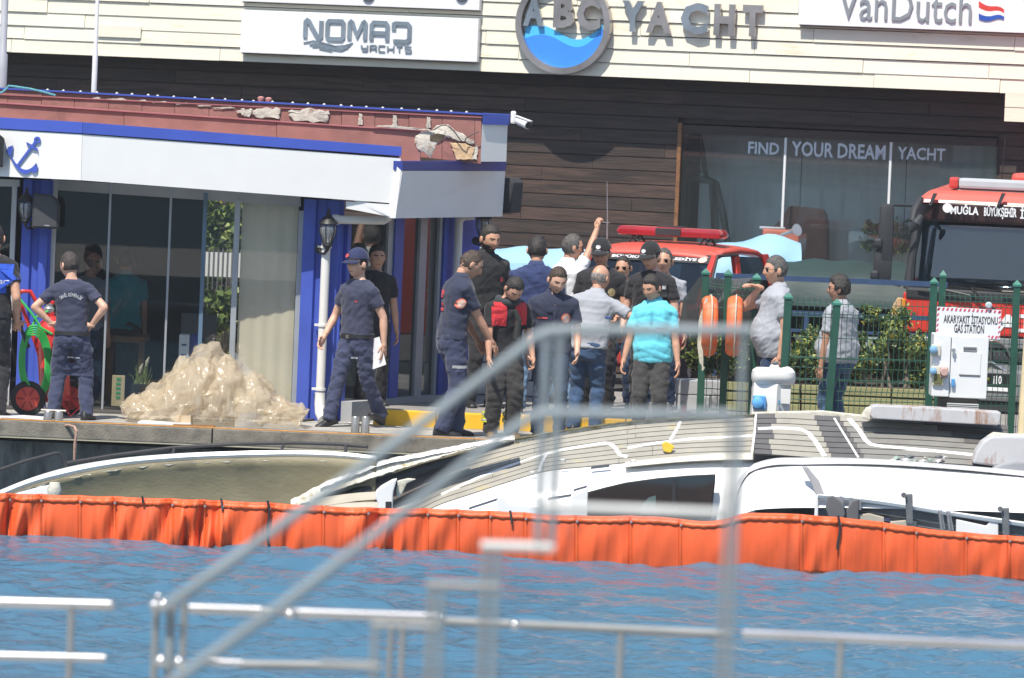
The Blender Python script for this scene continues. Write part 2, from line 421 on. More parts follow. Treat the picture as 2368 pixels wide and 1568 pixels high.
# window lettering, each letter a piece of cut film
m_film = mat('letter_film', (.55, .60, .64), .5, var=.03)
def words_on(plane, txt, u0, v0, u1, v1, o, m, name, parent, depth=.004, bold=.02, per=True, mats=None, **k):
    """letters between two picture points: (u0, v0) lower left, (u1, v1) upper right"""
    a0, z0 = plane.uv(u0, v0, o); a1, z1 = plane.uv(u1, v1, o)
    w, h = a1-a0, z1-z0
    if not per:
        V, Fc = text_box(txt, w, h, depth, bold, **k)
        mb = MB(); mb.add([plane.pt(a0+x, z0+y, o+z) for x, y, z in V], Fc); return mb.build(name, m, parent)
    full, _ = text_mesh(txt, bold, 0, **k); A = np.array(full); lo, hi = A.min(0), A.max(0)
    sx, sy = w/(hi[0]-lo[0]), h/(hi[1]-lo[1])
    V, Fc = text_mesh(txt, bold, .5, **k)
    # split the text mesh into loose letters by column overlap
    par = list(range(len(V)))
    def find(i):
        while par[i] != i: par[i] = par[par[i]]; i = par[i]
        return i
    for f in Fc:
        for i in f[1:]: par[find(i)] = find(f[0])
    comp = {}
    for i in range(len(V)): comp.setdefault(find(i), []).append(i)
    cl = [[min(V[i][0] for i in c), max(V[i][0] for i in c), c] for c in comp.values()]
    cl.sort()
    merged = []
    for c in cl:
        if merged and c[0] < merged[-1][1]-.25*(min(c[1]-c[0], merged[-1][1]-merged[-1][0])): merged[-1][1] = max(merged[-1][1], c[1]); merged[-1][2] = merged[-1][2]+c[2]
        else: merged.append(c)
    out = []
    for li, (x0, x1, ids) in enumerate(merged):
        ix = {i: n for n, i in enumerate(ids)}; st = set(ids)
        fs = [tuple(ix[i] for i in f) for f in Fc if f[0] in st]
        vs = [plane.pt(a0+(V[i][0]-lo[0])*sx, z0+(V[i][1]-lo[1])*sy, o+(V[i][2]+.5)*depth) for i in ids]
        mb = MB(); mb.add(vs, fs); out.append(mb.build('letter', mats[li % len(mats)] if mats else m, parent))
    return out
def zline(plane, u, v, o): return plane.uv(u, v, o)[1]
words_on(BD, 'FIND', 1729, 355, 1802, 331, .0, m_film, 'letter', o_win, .003)
words_on(BD, 'YOUR DREAM', 1829, 361, 2048, 336, .0, m_film, 'letter', o_win, .003)
words_on(BD, 'YACHT', 2074, 368, 2186, 344, .0, m_film, 'letter', o_win, .003)

# ---- sign boards on the cream front
def signboard(name, u0, u1, vt, vb, label, thick=.09):
    """vt, vb: picture heights of top and bottom edge at the middle of the board"""
    um = (u0+u1)/2; o = OV+.02
    a0, a1 = BD.uv(u0, (vt+vb)/2, o+thick)[0], BD.uv(u1, (vt+vb)/2, o+thick)[0]
    z0, z1 = BD.uv(um, vb, o+thick)[1], BD.uv(um, vt, o+thick)[1]
    r = root(name, BD.pt(a0, z0, o), label, 'sign')
    mb = MB(); bbox(mb, a0, a1, z0, z1, o, o+thick); mb.build('board', m_wht, r, bevel=.006)
    mb = MB(); bbox(mb, a0+.01, a1-.01, z0-.012, z0-.001, o, o+thick-.03); mb.build('lower_rail', mat('rail_dark', (.05, .05, .05), .5), r)
    return r, o+thick
sg1, so = signboard('sign_board', 556, 1105, 33, 133, 'white board sign reading NOMAD YACHTS with a wave emblem', )
def stroke_letter(plane, u0, v0, u1, v1, o, strokes, wid, m, parent, th=.02):
    a0, z0 = plane.uv(u0, v0, o); a1, z1 = plane.uv(u1, v1, o); mb = MB()
    for ln in strokes:
        pl = [Vector((a0+(a1-a0)*x, z0+(z1-z0)*y)) for x, y in ln]; n = len(pl); L = []; R_ = []
        for i, p in enumerate(pl):
            d0 = (p-pl[i-1]).normalized() if i else (pl[1]-p).normalized(); d1 = (pl[i+1]-p).normalized() if i < n-1 else d0
            nn = Vector((-(d0+d1).y, (d0+d1).x)); nn = nn.normalized() if nn.length > .2 else Vector((-d0.y, d0.x)); k = min(1.8, 1/max(.5, nn.dot(Vector((-d0.y, d0.x)))))
            L.append(p+nn*wid/2*k); R_.append(p-nn*wid/2*k)
        vs = [plane.pt(q.x, q.y, o+th) for q in L+R_]+[plane.pt(q.x, q.y, o) for q in L+R_]; N2 = 2*n
        fs = [(i+1, i, n+i, n+i+1) for i in range(n-1)]
        for i in range(n-1): fs += [(i, i+1, N2+i+1, N2+i), (n+i+1, n+i, N2+n+i, N2+n+i+1)]
        fs += [(n, 0, N2, N2+n), (n-1, 2*n-1, N2+2*n-1, N2+n-1)]
        mb.add(vs, fs)
    return mb.build('letter', m, parent)
LT = {'N': [[(0, 0), (0, .9), (.1, 1), (.2, .95), (.8, .05), (.9, 0), (1, .1), (1, 1)]], 'O': [[(.5, 0), (.1, 0), (0, .12), (0, .88), (.1, 1), (.9, 1), (1, .88), (1, .12), (.9, 0), (.5, 0)]],
 'M': [[(0, 0), (0, .92), (.08, 1), (.16, .95), (.5, .25), (.84, .95), (.92, 1), (1, .92), (1, 0)]], 'A': [[(0, 0), (0, .85), (.12, 1), (.88, 1), (1, .85), (1, 0)], [(0, .42), (1, .42)]],
 'D': [[(0, .62), (0, .95), (.1, 1), (.85, 1), (1, .86), (1, .14), (.85, 0), (0, 0)]], 'Y': [[(0, 1), (0, .55), (.1, .45), (.9, .45)], [(1, 1), (1, .1), (.9, 0), (.1, 0)]],
 'C': [[(1, .95), (.9, 1), (.1, 1), (0, .9), (0, .1), (.1, 0), (.9, 0), (1, .05)]], 'H': [[(0, 0), (0, 1)], [(1, 0), (1, 1)], [(0, .5), (1, .5)]], 'T': [[(0, 1), (1, 1)], [(.5, 0), (.5, 1)]],
 'S': [[(1, 1), (.1, 1), (0, .9), (0, .6), (.1, .5), (.9, .5), (1, .4), (1, .1), (.9, 0), (0, 0)]]}
for i, ch in enumerate('NOMAD'):
    u = 706+51*i; stroke_letter(BD, u, 88+1.9*i, u+38, 48+1.9*i, so, LT[ch], .052, m_steel, sg1)
for i, ch in enumerate('YACHTS'):
    u = 836+20.2*i; stroke_letter(BD, u, 118+.8*i, u+14, 105+.8*i, so, LT[ch], .020, m_steel, sg1, .012)
def curve_strip(plane, pts, o, thick, wid, m, name, parent):
    """a tapering wave drawn on a plane by picture points"""
    pl = [plane.uv(u, v, o) for u, v in pts]; n = len(pl); top = []; bot = []
    for i, (a, z) in enumerate(pl):
        w = wid*math.sin(math.pi*(.12+.8*i/(n-1)))
        top.append((a, z+w/2)); bot.append((a, z-w/2))
    mb = MB(); poly = top+bot[::-1]; k = len(poly)
    vs = [plane.pt(a, z, o+thick) for a, z in poly]+[plane.pt(a, z, o+.001) for a, z in poly]
    fs = [(i, i+1, k-2-i, k-1-i) for i in range(n-1)]+[((i+1) % k, i, k+i, k+(i+1) % k) for i in range(k)]
    mb.add(vs, fs); return mb.build(name, m, parent)
for pts in ([(702, 99), (725, 95), (750, 101), (775, 108), (797, 106), (816, 99)], [(722, 108), (745, 106), (765, 112), (790, 116), (806, 110)], [(716, 104), (740, 101), (765, 107), (785, 112), (800, 110), (812, 104)], [(738, 112), (756, 114), (768, 119)]):
    curve_strip(BD, pts, so, .015, .028, m_steel, 'wave_emblem', sg1)
sg2, so = signboard('sign_board', 558, 1110, -80, 14, 'white board sign just above the NOMAD YACHTS board, its lettering cut off by the frame')
mlet = mat('letter_dark', (.07, .08, .10), .5)
for u in (852, 1068):
    mb = MB(); a, z = BD.uv(u, -9, so); mb.lathe([(.075, 0), (.075, .02)], 20, 0, BD.M(a, z, so) @ Matrix.Rotation(math.pi/2, 4, 'X')); mb.build('letter', mlet, sg2)
sg3, so = signboard('sign_board', 1847, 2470, -76, 69, 'white board sign reading VanDutch with a small red white and blue flag')
words_on(BD, 'VanDutch', 1938, 44, 2249, -16, so, mat('letter_grey', (.34, .36, .38), .4, metal=.5), 'letter', sg3, .02, .0)
# flag emblem: red, white and blue waving stripes
def flagstripe(f0, f1, m, nm):
    top = []; bot = []
    for i in range(9):
        t = i/8; u = 2263+58*t
        wv = 6*math.sin(t*5)+12*t*t*1.4
        vt = 3+wv+8*t; H = 42-18*t
        a0, z0 = BD.uv(u, vt+H*f0, so); a1, z1 = BD.uv(u, vt+H*f1, so)
        top.append(BD.pt(a0, z0, so+.012)); bot.append(BD.pt(a1, z1, so+.012))
    mb = MB(); mb.grid([bot, top], thick=BD.n*-.011); mb.build(nm, m, sg3)
flagstripe(0, .36, mat('flag_red', (.62, .05, .04), .5), 'flag_stripe'); flagstripe(.36, .68, mat('flag_white', (.8, .8, .8), .5), 'flag_stripe'); flagstripe(.68, 1, mat('flag_blue', (.02, .08, .42), .5), 'flag_stripe')
# ---- round logo
a, z = BD.uv(1302, 57, OV+.1); lg = root('round_logo', BD.pt(a, z, OV+.02), 'round steel ring logo with ABC letters over a blue wave on cream boards', 'logo')
Rl = abs(BD.uv(1412, 57, OV+.1)[0]-BD.uv(1192, 57, OV+.1)[0])/2
ring = MB(); n = 64
prof = [(Rl, .02), (Rl, .13), (Rl-.075, .13), (Rl-.075, .02)]
vs = []; fs = []
for i in range(n):
    w = 2*math.pi*i/n
    for r_, o in prof: vs.append(BD.pt(a+r_*math.cos(w), z+r_*math.sin(w), OV+o))
for i in range(n):
    for k in range(4): fs.append((i*4+k, i*4+(k+1) % 4, ((i+1) % n)*4+(k+1) % 4, ((i+1) % n)*4+k))
ring.add(vs, fs); ring.build('ring', m_steel2, lg)
def wave_fill(fn_top, fn_bot, o, m):
    top = []; bot = []; R2 = Rl-.076
    for i in range(33):
        x = -R2*.94+2*R2*.94*i/32; circ = -math.sqrt(max(R2*R2-x*x, 0))
        t_ = max(fn_top(x/R2)*R2, circ+.001); b_ = max(circ if fn_bot is None else fn_bot(x/R2)*R2, circ)
        b_ = min(b_, t_-.001)
        top.append(BD.pt(a+x, z+t_, OV+o)); bot.append(BD.pt(a+x, z+b_, OV+o))
    mb = MB(); mb.grid([bot, top], thick=BD.n*-.02); return mb.build('wave_panel', m, lg)
f_hi = lambda x: -.25+.17*math.sin(-3.0*x-.3)+.20*max(x, 0)**2*1.4+.05
f_lo = lambda x: -.42+.17*math.sin(-3.0*x+.0)+.33*max(x, 0)**2*1.5
wave_fill(f_lo, None, .062, mat('logo_blue', (.05, .26, .83), .35, var=.03))
wave_fill(f_hi, f_lo, .058, mat('logo_cyan', (.08, .50, .88), .35, var=.03))
mb = MB(); bbox(mb, a-.02, a+.02, z+Rl*.2, z+Rl*.9, OV+.012, OV+.05); 
words_on(BD, 'A', 1212, 60, 1262, -8, OV+.05, m_steel, 'letter', lg, .06, .05)
words_on(BD, 'B', 1281, 64, 1332, -6, OV+.05, m_steel2, 'letter', lg, .06, .05)
words_on(BD, 'C', 1334, 70, 1393, -4, OV+.05, m_steel2, 'letter', lg, .06, .05)
a0_, z0_ = BD.uv(1438, 75, OV+.1)
lt = root('lettering', BD.pt(a0_, z0_, OV+.02), 'large raised steel letters YACHT beside the round logo', 'lettering')
for ch, (u0, v0, u1, v1), m in (('Y', (1438, 73, 1492, 3), m_steel), ('A', (1495, 76, 1556, 6), m_steel2), ('C', (1574, 79, 1640, 8), m_steel), ('H', (1651, 82, 1702, 11), m_steel2), ('T', (1717, 84, 1766, 13), m_steel2)):
    words_on(BD, ch, u0, v0, u1, v1, OV+.045, m, 'letter', lt, .05, .05)
# things inside the showroom
def dark_cover(name, pts_l, pts_r, o, dep, m, label, cat):
    r = None
    poly = [BD.uv(u, v, o) for u, v in pts_l+pts_r]
    a = sum(p[0] for p in poly)/len(poly); r = root(name, BD.pt(a, 1.12, o), label, cat)
    mb = MB(); k = len(poly)
    for sgn, oo in ((1, o), (.93, o-dep)): pass
    vs = [BD.pt(p[0], max(p[1], 1.121), o) for p in poly]+[BD.pt(a+(p[0]-a)*.9, max(1.121, p[1]*.985), o-dep) for p in poly]
    mb.add(vs, [tuple(range(k)), tuple(range(2*k-1, k-1, -1))]+[((i+1) % k, i, k+i, k+(i+1) % k) for i in range(k)])
    mb.build('cover', m, r, bevel=.05, smooth=True)
    return r
m_maroon = mat('maroon_cover', (.060, .022, .024), .8, var=.4, scale=3, bump=.5, bscale=6)
r_ = dark_cover('covered_boat', [(1690, 640), (1690, 570), (1760, 540), (1800, 510), (1822, 474)], [(1905, 482), (1912, 520), (1912, 640)], -.25, .35, m_maroon, 'dark maroon covered boat inside the showroom window', 'boat')
mb = MB(); a, z = BD.uv(1865, 560, -.45); mb.tube([BD.pt(a-.4, z-.2, -.23), BD.pt(a+.2, z-.25, -.23)], .015); mb.build('strap', mat('black', (.012, .012, .013), .5), r_)
m_black = mat('black', (.012, .012, .013), .5)
r_ = root('davit_crane', BD.pt(BD.uv(1650, 600)[0], 1.12, -.35), 'black davit arm standing behind the showroom window at its left end', 'crane')
mb = MB(); pts = [BD.pt(*BD.uv(u, v, -.35), -.35) for u, v in ((1690, 640), (1682, 560), (1668, 480), (1655, 425), (1640, 418), (1590, 410))]; mb.tube(pts, .045, 10); mb.build('arm', m_black, r_, smooth=True)
mb = MB(); pts = [BD.pt(*BD.uv(u, v, -.35), -.35) for u, v in ((1664, 640), (1655, 560), (1648, 425))]; mb.tube(pts, .05, 10); mb.build('post', m_black, r_, smooth=True)
mb = MB(); pts = [BD.pt(*BD.uv(u, v, -.35), -.35) for u, v in ((1618, 318), (1626, 360), (1632, 412))]; mb.tube(pts, .03, 8); mb.build('upper_arm', m_black, r_, smooth=True)
r_ = root('outboard_cover', BD.pt(BD.uv(1590, 400)[0], 1.12, -.9), 'dark red rounded shape hung inside the showroom window corner', 'boat cover')
mb = MB(); V, Fc = ico(3); a, z = BD.uv(1592, 395, -.45); mb.add([BD.pt(a+v[0]*.14, z+v[2]*.13, -.45+v[1]*.2) for v in V], Fc); mb.build('hood', mat('dark_red', (.10, .012, .014), .5), r_, smooth='all')
mb = MB(); mb.tube([BD.pt(a, z-.1, -.45), BD.pt(a, 1.12, -.45)], .035); mb.build('stand', m_black, r_)
# ================================================================== KIOSK on the quay
m_kwhite = mat('kiosk_white', (.77, .77, .755), .45, var=.02)
m_kblue = mat('kiosk_blue', (.052, .095, .45), .5, var=.08, scale=3, bump=.08, bscale=60)
m_kbluedk = mat('kiosk_navy', (.03, .05, .27), .5, var=.08)
m_red = mat('red_render', (.33, .15, .13), .9, var=.14, scale=5, bump=.35, bscale=70, stain=(.25, .115, .10), sscale=3, sthr=.6)
m_pink = mat('pink_cap', (.40, .14, .15), .8, var=.12, scale=6)
m_plaster = mat('plaster_patch', (.56, .52, .45), .9, var=.2, scale=9, bump=.6, bscale=40, stain=(.34, .22, .17), sscale=7, sthr=.60)
m_foam = mat('foam_filler', (.62, .43, .25), .85, var=.2, scale=12, bump=.5, bscale=40)
m_alu = mat('frame_alu', (.36, .39, .42), .45, metal=.3, var=.08)
m_frame = mat('frame_white', (.50, .50, .48), .5, var=.05)
m_kgl = glass('kiosk_glass', (.93, .95, .95), .045, .008, .05, (.03, .04, .045))
m_kgl2 = glass('kiosk_side_glass', (.42, .48, .50), .16, .008, .05, (.03, .04, .045))
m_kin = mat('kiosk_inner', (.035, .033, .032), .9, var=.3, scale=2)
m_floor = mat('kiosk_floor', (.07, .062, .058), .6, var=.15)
m_grey = mat('grey_sill', (.36, .37, .38), .7, var=.08)
kx = P(560, 960, 59.2); KB = ZQ+.02
kk = root('kiosk', (kx.x, 60.5, ZQ), 'low white and blue harbour kiosk with glass walls and red parapet at the quay edge', 'kiosk')
def quadsolid(name, m, pts, back, parent=kk, bevel=0, mats=None):
    """four points (lower left, lower right, upper right, upper left) and a thickness vector"""
    b = [Vector(p)+Vector(back) for p in pts]; mb = MB()
    mb.add(list(pts)+b, [(0, 1, 2, 3), (7, 6, 5, 4), (1, 0, 4, 5), (2, 1, 5, 6), (3, 2, 6, 7), (0, 3, 7, 4)])
    return mb.build(name, m, parent, bevel=bevel)
# fascia: two facets and an end piece. picture points with depth
dA, dB, dC = 58.95, 58.55, 58.95
FA = lambda v: P(-60, v, dA); FB = lambda u, v: P(u, v, dB)
quadsolid('fascia', m_kwhite, [P(-60, 405, dA), P(187, 417, dB), P(190, 311, dB), P(-60, 296, dA)], (0, .10, 0))
quadsolid('fascia_trim', m_kblue, [P(-60, 294, dA-.012), P(190, 308.5, dB-.012), P(190.5, 283, dB-.012), P(-60, 268, dA-.012)], (0, .13, 0))
quadsolid('fascia', m_kwhite, [P(187.6, 417, dB), P(919, 471, dC), P(926.5, 366, dC), P(190.6, 311, dB)], (0, .10, 0))
quadsolid('fascia_trim', m_kblue, [P(190.8, 308.5, dB-.012), P(927, 361, dC-.012), P(928, 340, dC-.012), P(191, 283, dB-.012)], (0, .13, 0))
# end piece running back along the side
dE0, dE1 = 58.88, 61.55
quadsolid('end_fascia', m_kwhite, [P(914, 505, dE0), P(1161, 501, dE1), P(1168, 396, dE1), P(930, 395, dE0)], (-.08, .05, 0))
quadsolid('end_trim', m_kbluedk, [P(930, 394, dE0-.01), P(1169, 395, dE1), P(1171, 373, dE1), P(930.5, 373, dE0-.01)], (-.09, .05, 0))
p0 = P(914, 505, dE0); 
quadsolid('fascia_return', m_kwhite, [P(905, 504, dE0+.02), P(914, 505, dE0-.003), P(929, 376, dE0-.003), P(919, 372, dE0+.02)], (0, .06, 0))
# soffits
def zof(u, v, d): return P(u, v, d).z
sA, sB, sC = P(-60, 404.5, dA), P(187, 416.5, dB), P(918, 470.5, dC)
mb = MB(); bk = 60.0
mb.hexa([sA+Vector((0, .02, 0)), sB+Vector((0, .02, 0)), Vector((sB.x, bk, sB.z-.02)), Vector((sA.x, bk, sA.z-.02))], [sA+Vector((0, .02, .05)), sB+Vector((0, .02, .05)), Vector((sB.x, bk, sB.z+.03)), Vector((sA.x, bk, sA.z+.03))])
mb.hexa([sB+Vector((.001, .02, 0)), sC+Vector((0, .02, 0)), Vector((sC.x, bk, sC.z-.02)), Vector((sB.x+.001, bk, sB.z-.02))], [sB+Vector((.001, .02, .05)), sC+Vector((0, .02, .05)), Vector((sC.x, bk, sC.z+.03)), Vector((sB.x+.001, bk, sB.z+.03))])
mb.build('soffit', m_kwhite, kk)
a, b_ = P(905, 503.5, dE0+.03), P(1158, 500, dE1)
quadsolid('end_soffit', m_kwhite, [a+Vector((-.55, .02, .22)), a, b_, b_+Vector((-.6, .02, .1))], (0, 0, .04))
quadsolid('canopy_corner', m_kwhite, [P(800, 482, dE0+.04), P(904, 502, dE0+.04), P(917, 474, dE0+.04), P(800, 466, dE0+.04)], (0, .03, .0))
# roof slab
zr = P(500, 300, 58.9).z-.03
mb = MB(); mb.hexa([(sA.x, dA+.14, zr-.2), (sB.x, dB+.14, zr-.2), (sC.x, dC+.14, zr-.25), (sA.x, 61.2, zr-.25)], [(sA.x, dA+.14, zr-.02), (sB.x, dB+.14, zr-.02), (sC.x, dC+.14, zr-.14), (sA.x, 61.2, zr-.02)])
bE = P(1168, 396, dE1)
mb.hexa([(sA.x, 59.0, zr-.3), (sC.x, 59.0, zr-.3), (bE.x-.1, dE1, zr-.45), (sA.x, 65.2, zr-.3)], [(sA.x, 59.0, zr-.21), (sC.x, 59.0, zr-.26), (bE.x-.1, dE1, zr-.3), (sA.x, 65.2, zr-.21)])
mb.build('roof', m_red, kk)
# parapets of single blocks: a front one and a higher one behind
def parapet(dep, top, bot, u_from, u_to, blk, cap_m, m, nm='block', thick=.18):
    u = u_from; k = 0
    while u < u_to-2:
        u2 = min(u+blk*rnd.uniform(.97, 1.03), u_to)
        o = rnd.uniform(-.004, .004)
        q = quadsolid(nm, m, [P(u+.3, bot(u), dep+o), P(u2-.3, bot(u2), dep+o), P(u2-.3, top(u2), dep+o), P(u+.3, top(u), dep+o)], (0, thick, 0), bevel=.006)
        u = u2; k += 1
lin = lambda u0, v0, u1, v1: (lambda u: v0+(v1-v0)*(u-u0)/(u1-u0))
A_top, A_bot = lin(0, 238, 925, 300), lin(0, 288, 925, 380)
parapet(59.55, A_top, A_bot, -60, 972, 344, m_pink, m_red)
quadsolid('parapet_cap', m_pink, [P(-60, A_top(-60)+1.5, 59.53), P(972, A_top(972)+1.5, 59.53), P(972, A_top(972)-1, 59.53), P(-60, A_top(-60)-1, 59.53)], (0, .30, 0))
B_top, B_bot = lin(0, 219, 1116, 272), lin(0, 255, 1116, 380)
parapet(60.35, B_top, B_bot, -60, 1113, 77, m_pink, m_red)
quadsolid('parapet_cap', m_pink, [P(-60, B_top(-60)+1, 60.33), P(1114, B_top(1114)+1, 60.33), P(1114, B_top(1114)-1, 60.33), P(-60, B_top(-60)-1, 60.33)], (0, .26, 0))
C_top, C_bot = lin(33, 206, 1116, 264), lin(33, 222, 1116, 300)
parapet(60.75, C_top, C_bot, -60, 1113, 160, m_pink, m_red)
quadsolid('roof_flashing', m_kblue, [P(-60, C_top(-60)+2.2, 60.73), P(1116, C_top(1116)+2.2, 60.73), P(1116, C_top(1116)-1.5, 60.73), P(-60, C_top(-60)-1.5, 60.73)], (0, .3, 0))
for u in list(range(40, 1100, 37)):
    mb = MB(); c = P(u+rnd.uniform(-9, 9), C_top(u)-2.2, 60.8); mb.lathe([(.016, -.012), (.016, 0), (.006, .012)], 6, 0, Matrix.Translation(c)); mb.build('screw', m_frame, kk)
# mortar joints smeared pale, and the broken corner
def blob(name, m, uvs, dep, th, jag=2.2, nsub=5):
    pts = []
    for i in range(len(uvs)):
        (u0, v0), (u1, v1) = uvs[i], uvs[(i+1) % len(uvs)]
        for k in range(nsub):
            t = k/nsub; pts.append(P(u0+(u1-u0)*t+rnd.uniform(-jag, jag)*(k > 0), v0+(v1-v0)*t+rnd.uniform(-jag, jag)*(k > 0), dep))
    n = len(pts); mb = MB()
    cen = sum(pts, Vector())/n
    inner = [cen+(p-cen)*.93+Vector((0, -th*rnd.uniform(.6, 1.2), 0)) for p in pts]
    vs = pts+inner+[cen+Vector((0, -th, 0))]
    fs = [((i+1) % n, i, n+i, n+(i+1) % n) for i in range(n)]+[(n+(i+1) % n, n+i, 2*n) for i in range(n)]
    mb.add([v for v in vs], [tuple(reversed(f)) for f in fs]); return mb.build(name, m, kk, smooth=True)
for u, w in ((833, 9), (912, 9), (990, 9)):
    blob('mortar_smear', m_plaster, [(u-w*.4, B_top(u)+5), (u+w*.5, B_top(u)+6), (u+w*.7, B_top(u)+30), (u-w*.6, B_top(u)+31)], 60.335, .012, 1.2)
for (u0, v0, u1, v1) in ((580, 248, 650, 276), (665, 250, 760, 284), (545, 250, 584, 272)):
    blob('mortar_smear', m_plaster, [(u0, v0+8), (u0+(u1-u0)*.5, v0), (u1, v0+5), (u1-6, v1), (u0+14, v1-3)], 60.335, .014, 4)
for (u0, u1, v) in ((245, 293, 229.5), (315, 340, 233), (350, 390, 236.5), (405, 437, 240), (455, 490, 244), (490, 545, 249), (213, 233, 227)):
    blob('mortar_smear', m_plaster, [(u0, v), (u0+(u1-u0)*.8, v-2.5), (u1, v+1.5), (u0+4, v+2.6)], 60.336, .003, .8)
blob('mortar_smear', m_plaster, [(858, 292), (930, 298), (1005, 303), (985, 298), (905, 290)], 59.52, .012, 1)
blob('plaster_patch', m_plaster, [(960, 315), (978, 304), (1004, 302), (1030, 302), (1030, 318), (1012, 330), (1000, 352), (996, 366), (984, 356), (965, 345), (957, 330)], 59.535, .006, 2)
blob('plaster_patch', m_plaster, [(1000, 300), (1010, 290), (1034, 288), (1060, 306), (1098, 326), (1092, 334), (1050, 322), (1028, 316)], 60.335, .006, 2)
blob('plaster_patch', m_plaster, [(1086, 340), (1104, 336), (1103, 370), (1088, 370)], 60.335, .006, 2)
blob('foam_patch', m_foam, [(1040, 330), (1076, 332), (1098, 342), (1092, 370), (1056, 371), (1048, 350)], 60.33, .010, 2)
blob('broken_hole', mat('hole_dark', (.10, .075, .05), .95, var=.5, scale=20), [(994, 312), (1012, 309), (1028, 312), (1026, 326), (1010, 328), (994, 325)], 59.525, .004, 1)
mb = MB(); mb.tube([P(u, v, 60.27) for u, v in ((1003, 300), (1020, 290), (1036, 291), (1050, 304), (1064, 324), (1074, 331), (1077, 320), (1090, 312), (1108, 304))], .006, 6); mb.build('cable', m_black, kk)
# white pier at the end with its blue cap
quadsolid('end_pier', m_kwhite, [P(1111, 374, 60.28), P(1170, 374, 60.6), P(1173, 289, 60.6), P(1114, 286, 60.28)], (.0, .7, 0))
quadsolid('pier_cap', m_kblue, [P(1115, 288, 60.25), P(1177, 289.5, 60.58), P(1178, 265, 60.58), P(1116, 262, 60.25)], (0, .8, 0))
# anchor emblem: flat cut-out, standing proud of the facet
anc = root('anchor_emblem', P(55, 362, 58.72), 'blue anchor cut-out on the white fascia left of the bend', 'emblem')
def fac(u, v, o=.012):
    t = (u+60)/247.0; d = dA+(dB-dA)*t; return P(u, v, d-o)
def flat(name, m, uvs, parent, o=.02, th=.016):
    a = [fac(u, v, o) for u, v in uvs]; b = [fac(u, v, o-th) for u, v in uvs]; n = len(a); mb = MB()
    mb.add(a+b, [tuple(range(n))]+[((i+1) % n, i, n+i, n+(i+1) % n) for i in range(n)]); return mb.build(name, m, parent)
flat('shank', m_kblue, [(37, 383), (41, 387), (84, 331), (79, 327)], anc)
flat('stock', m_kblue, [(60, 328), (63, 336), (70, 338), (72, 343), (78, 346), (84, 346), (88, 355), (87, 343), (80, 340), (72, 334), (66, 331)], anc, .024)
ringp = [(86+8*math.cos(w), 324+8*math.sin(w)) for w in np.linspace(0, 2*math.pi, 17)]
rin = [(86+3.2*math.cos(w), 324+3.2*math.sin(w)) for w in np.linspace(0, 2*math.pi, 17)]
mb = MB()
for i in range(16):
    mb.add([fac(*ringp[i], .02), fac(*ringp[i+1], .02), fac(*rin[i+1], .02), fac(*rin[i], .02), fac(*ringp[i], .004), fac(*ringp[i+1], .004), fac(*rin[i+1], .004), fac(*rin[i], .004)], [(0, 1, 2, 3), (1, 0, 4, 5), (3, 2, 6, 7)])
mb.build('ring', m_kblue, anc)
arc = []
for t in np.linspace(0, 1, 13):
    arc.append((18+66*t, 352+ (1-(2*t-1)**2)*34+ t*32-6))
up = [(u+2, v-5) for u, v in arc]; 
mb = MB(); k = len(arc)
wd = [3+6*math.sin(math.pi*i/(k-1)) for i in range(k)]
mb.grid([[fac(u, v+wd[i]*.6, .022) for i, (u, v) in enumerate(arc)], [fac(u, v-wd[i]*.6, .022) for i, (u, v) in enumerate(arc)]], thick=(0, .016, 0)); mb.build('arms', m_kblue, anc)
flat('fluke', m_kblue, [(14, 350), (19, 340), (30, 336), (29, 352), (23, 362)], anc, .026)
flat('fluke', m_kblue, [(70, 390), (87, 383), (86, 396), (80, 401), (74, 398)], anc, .026)
# black object at far left (corner of a lamp housing on the fascia)
r_ = root('floodlight', fac(2, 352), 'black floodlight housing on the white fascia at the left picture edge', 'light')
mb = MB(); mb.add([fac(u, v, o) for o in (.14, .005) for u, v in ((-30, 385), (7, 387), (10, 320), (-2, 310), (-30, 308))], [(0, 1, 2, 3, 4), (1, 0, 5, 6), (2, 1, 6, 7), (3, 2, 7, 8), (4, 3, 8, 9)]); mb.build('housing', m_black, r_, bevel=.008)
mb = MB(); mb.add([fac(-25, 330, .145), fac(0, 331, .145), fac(-1, 370, .145), fac(-26, 369, .145)], [(3, 2, 1, 0)]); mb.build('lens', mat('lens_dark', (.02, .025, .03), .1), r_)

# ---- glass front (plane d = DG), posts, panes
DG = 59.32
def post(u0t, u1t, u0b, u1b, vt, vb, d, m, name='post', th=.1, bevel=.004):
    return quadsolid(name, m, [P(u0b, vb, d), P(u1b, vb, d), P(u1t, vt, d), P(u0t, vt, d)], (0, th, 0), bevel=bevel)
def zpost(u, w, d, z0, z1, m, name='post', th=.08, parent=None, bevel=.004):
    """an upright post centred on picture column u at mid height"""
    c = P(u, 690, d); mb = MB(); mb.box((c.x, d+th/2, (z0+z1)/2), (w, th, z1-z0)); return mb.build(name, m, parent or kk, bevel=bevel)
ztopg = P(450, 448, DG).z
fl = MB(); fl.hexa([P(-80, 985, 58.95), P(700, 985, 58.95), Vector((P(1000, 900, 62).x, 62.3, 0)), Vector((P(-80, 985, 64).x, 64.9, 0))], [Vector((P(-80, 985, 58.95).x, 58.95, KB)), Vector((P(700, 985, 58.95).x, 58.95, KB)), Vector((P(1000, 900, 62).x, 62.3, KB)), Vector((P(-80, 985, 64).x, 64.9, KB))])
fl.v = [Vector((v.x, v.y, min(max(v.z, ZQ-.1), KB))) if i < 4 else v for i, v in enumerate(fl.v)]
for i in range(4): fl.v[i].z = ZQ-.05
fl.build('floor', m_floor, kk)
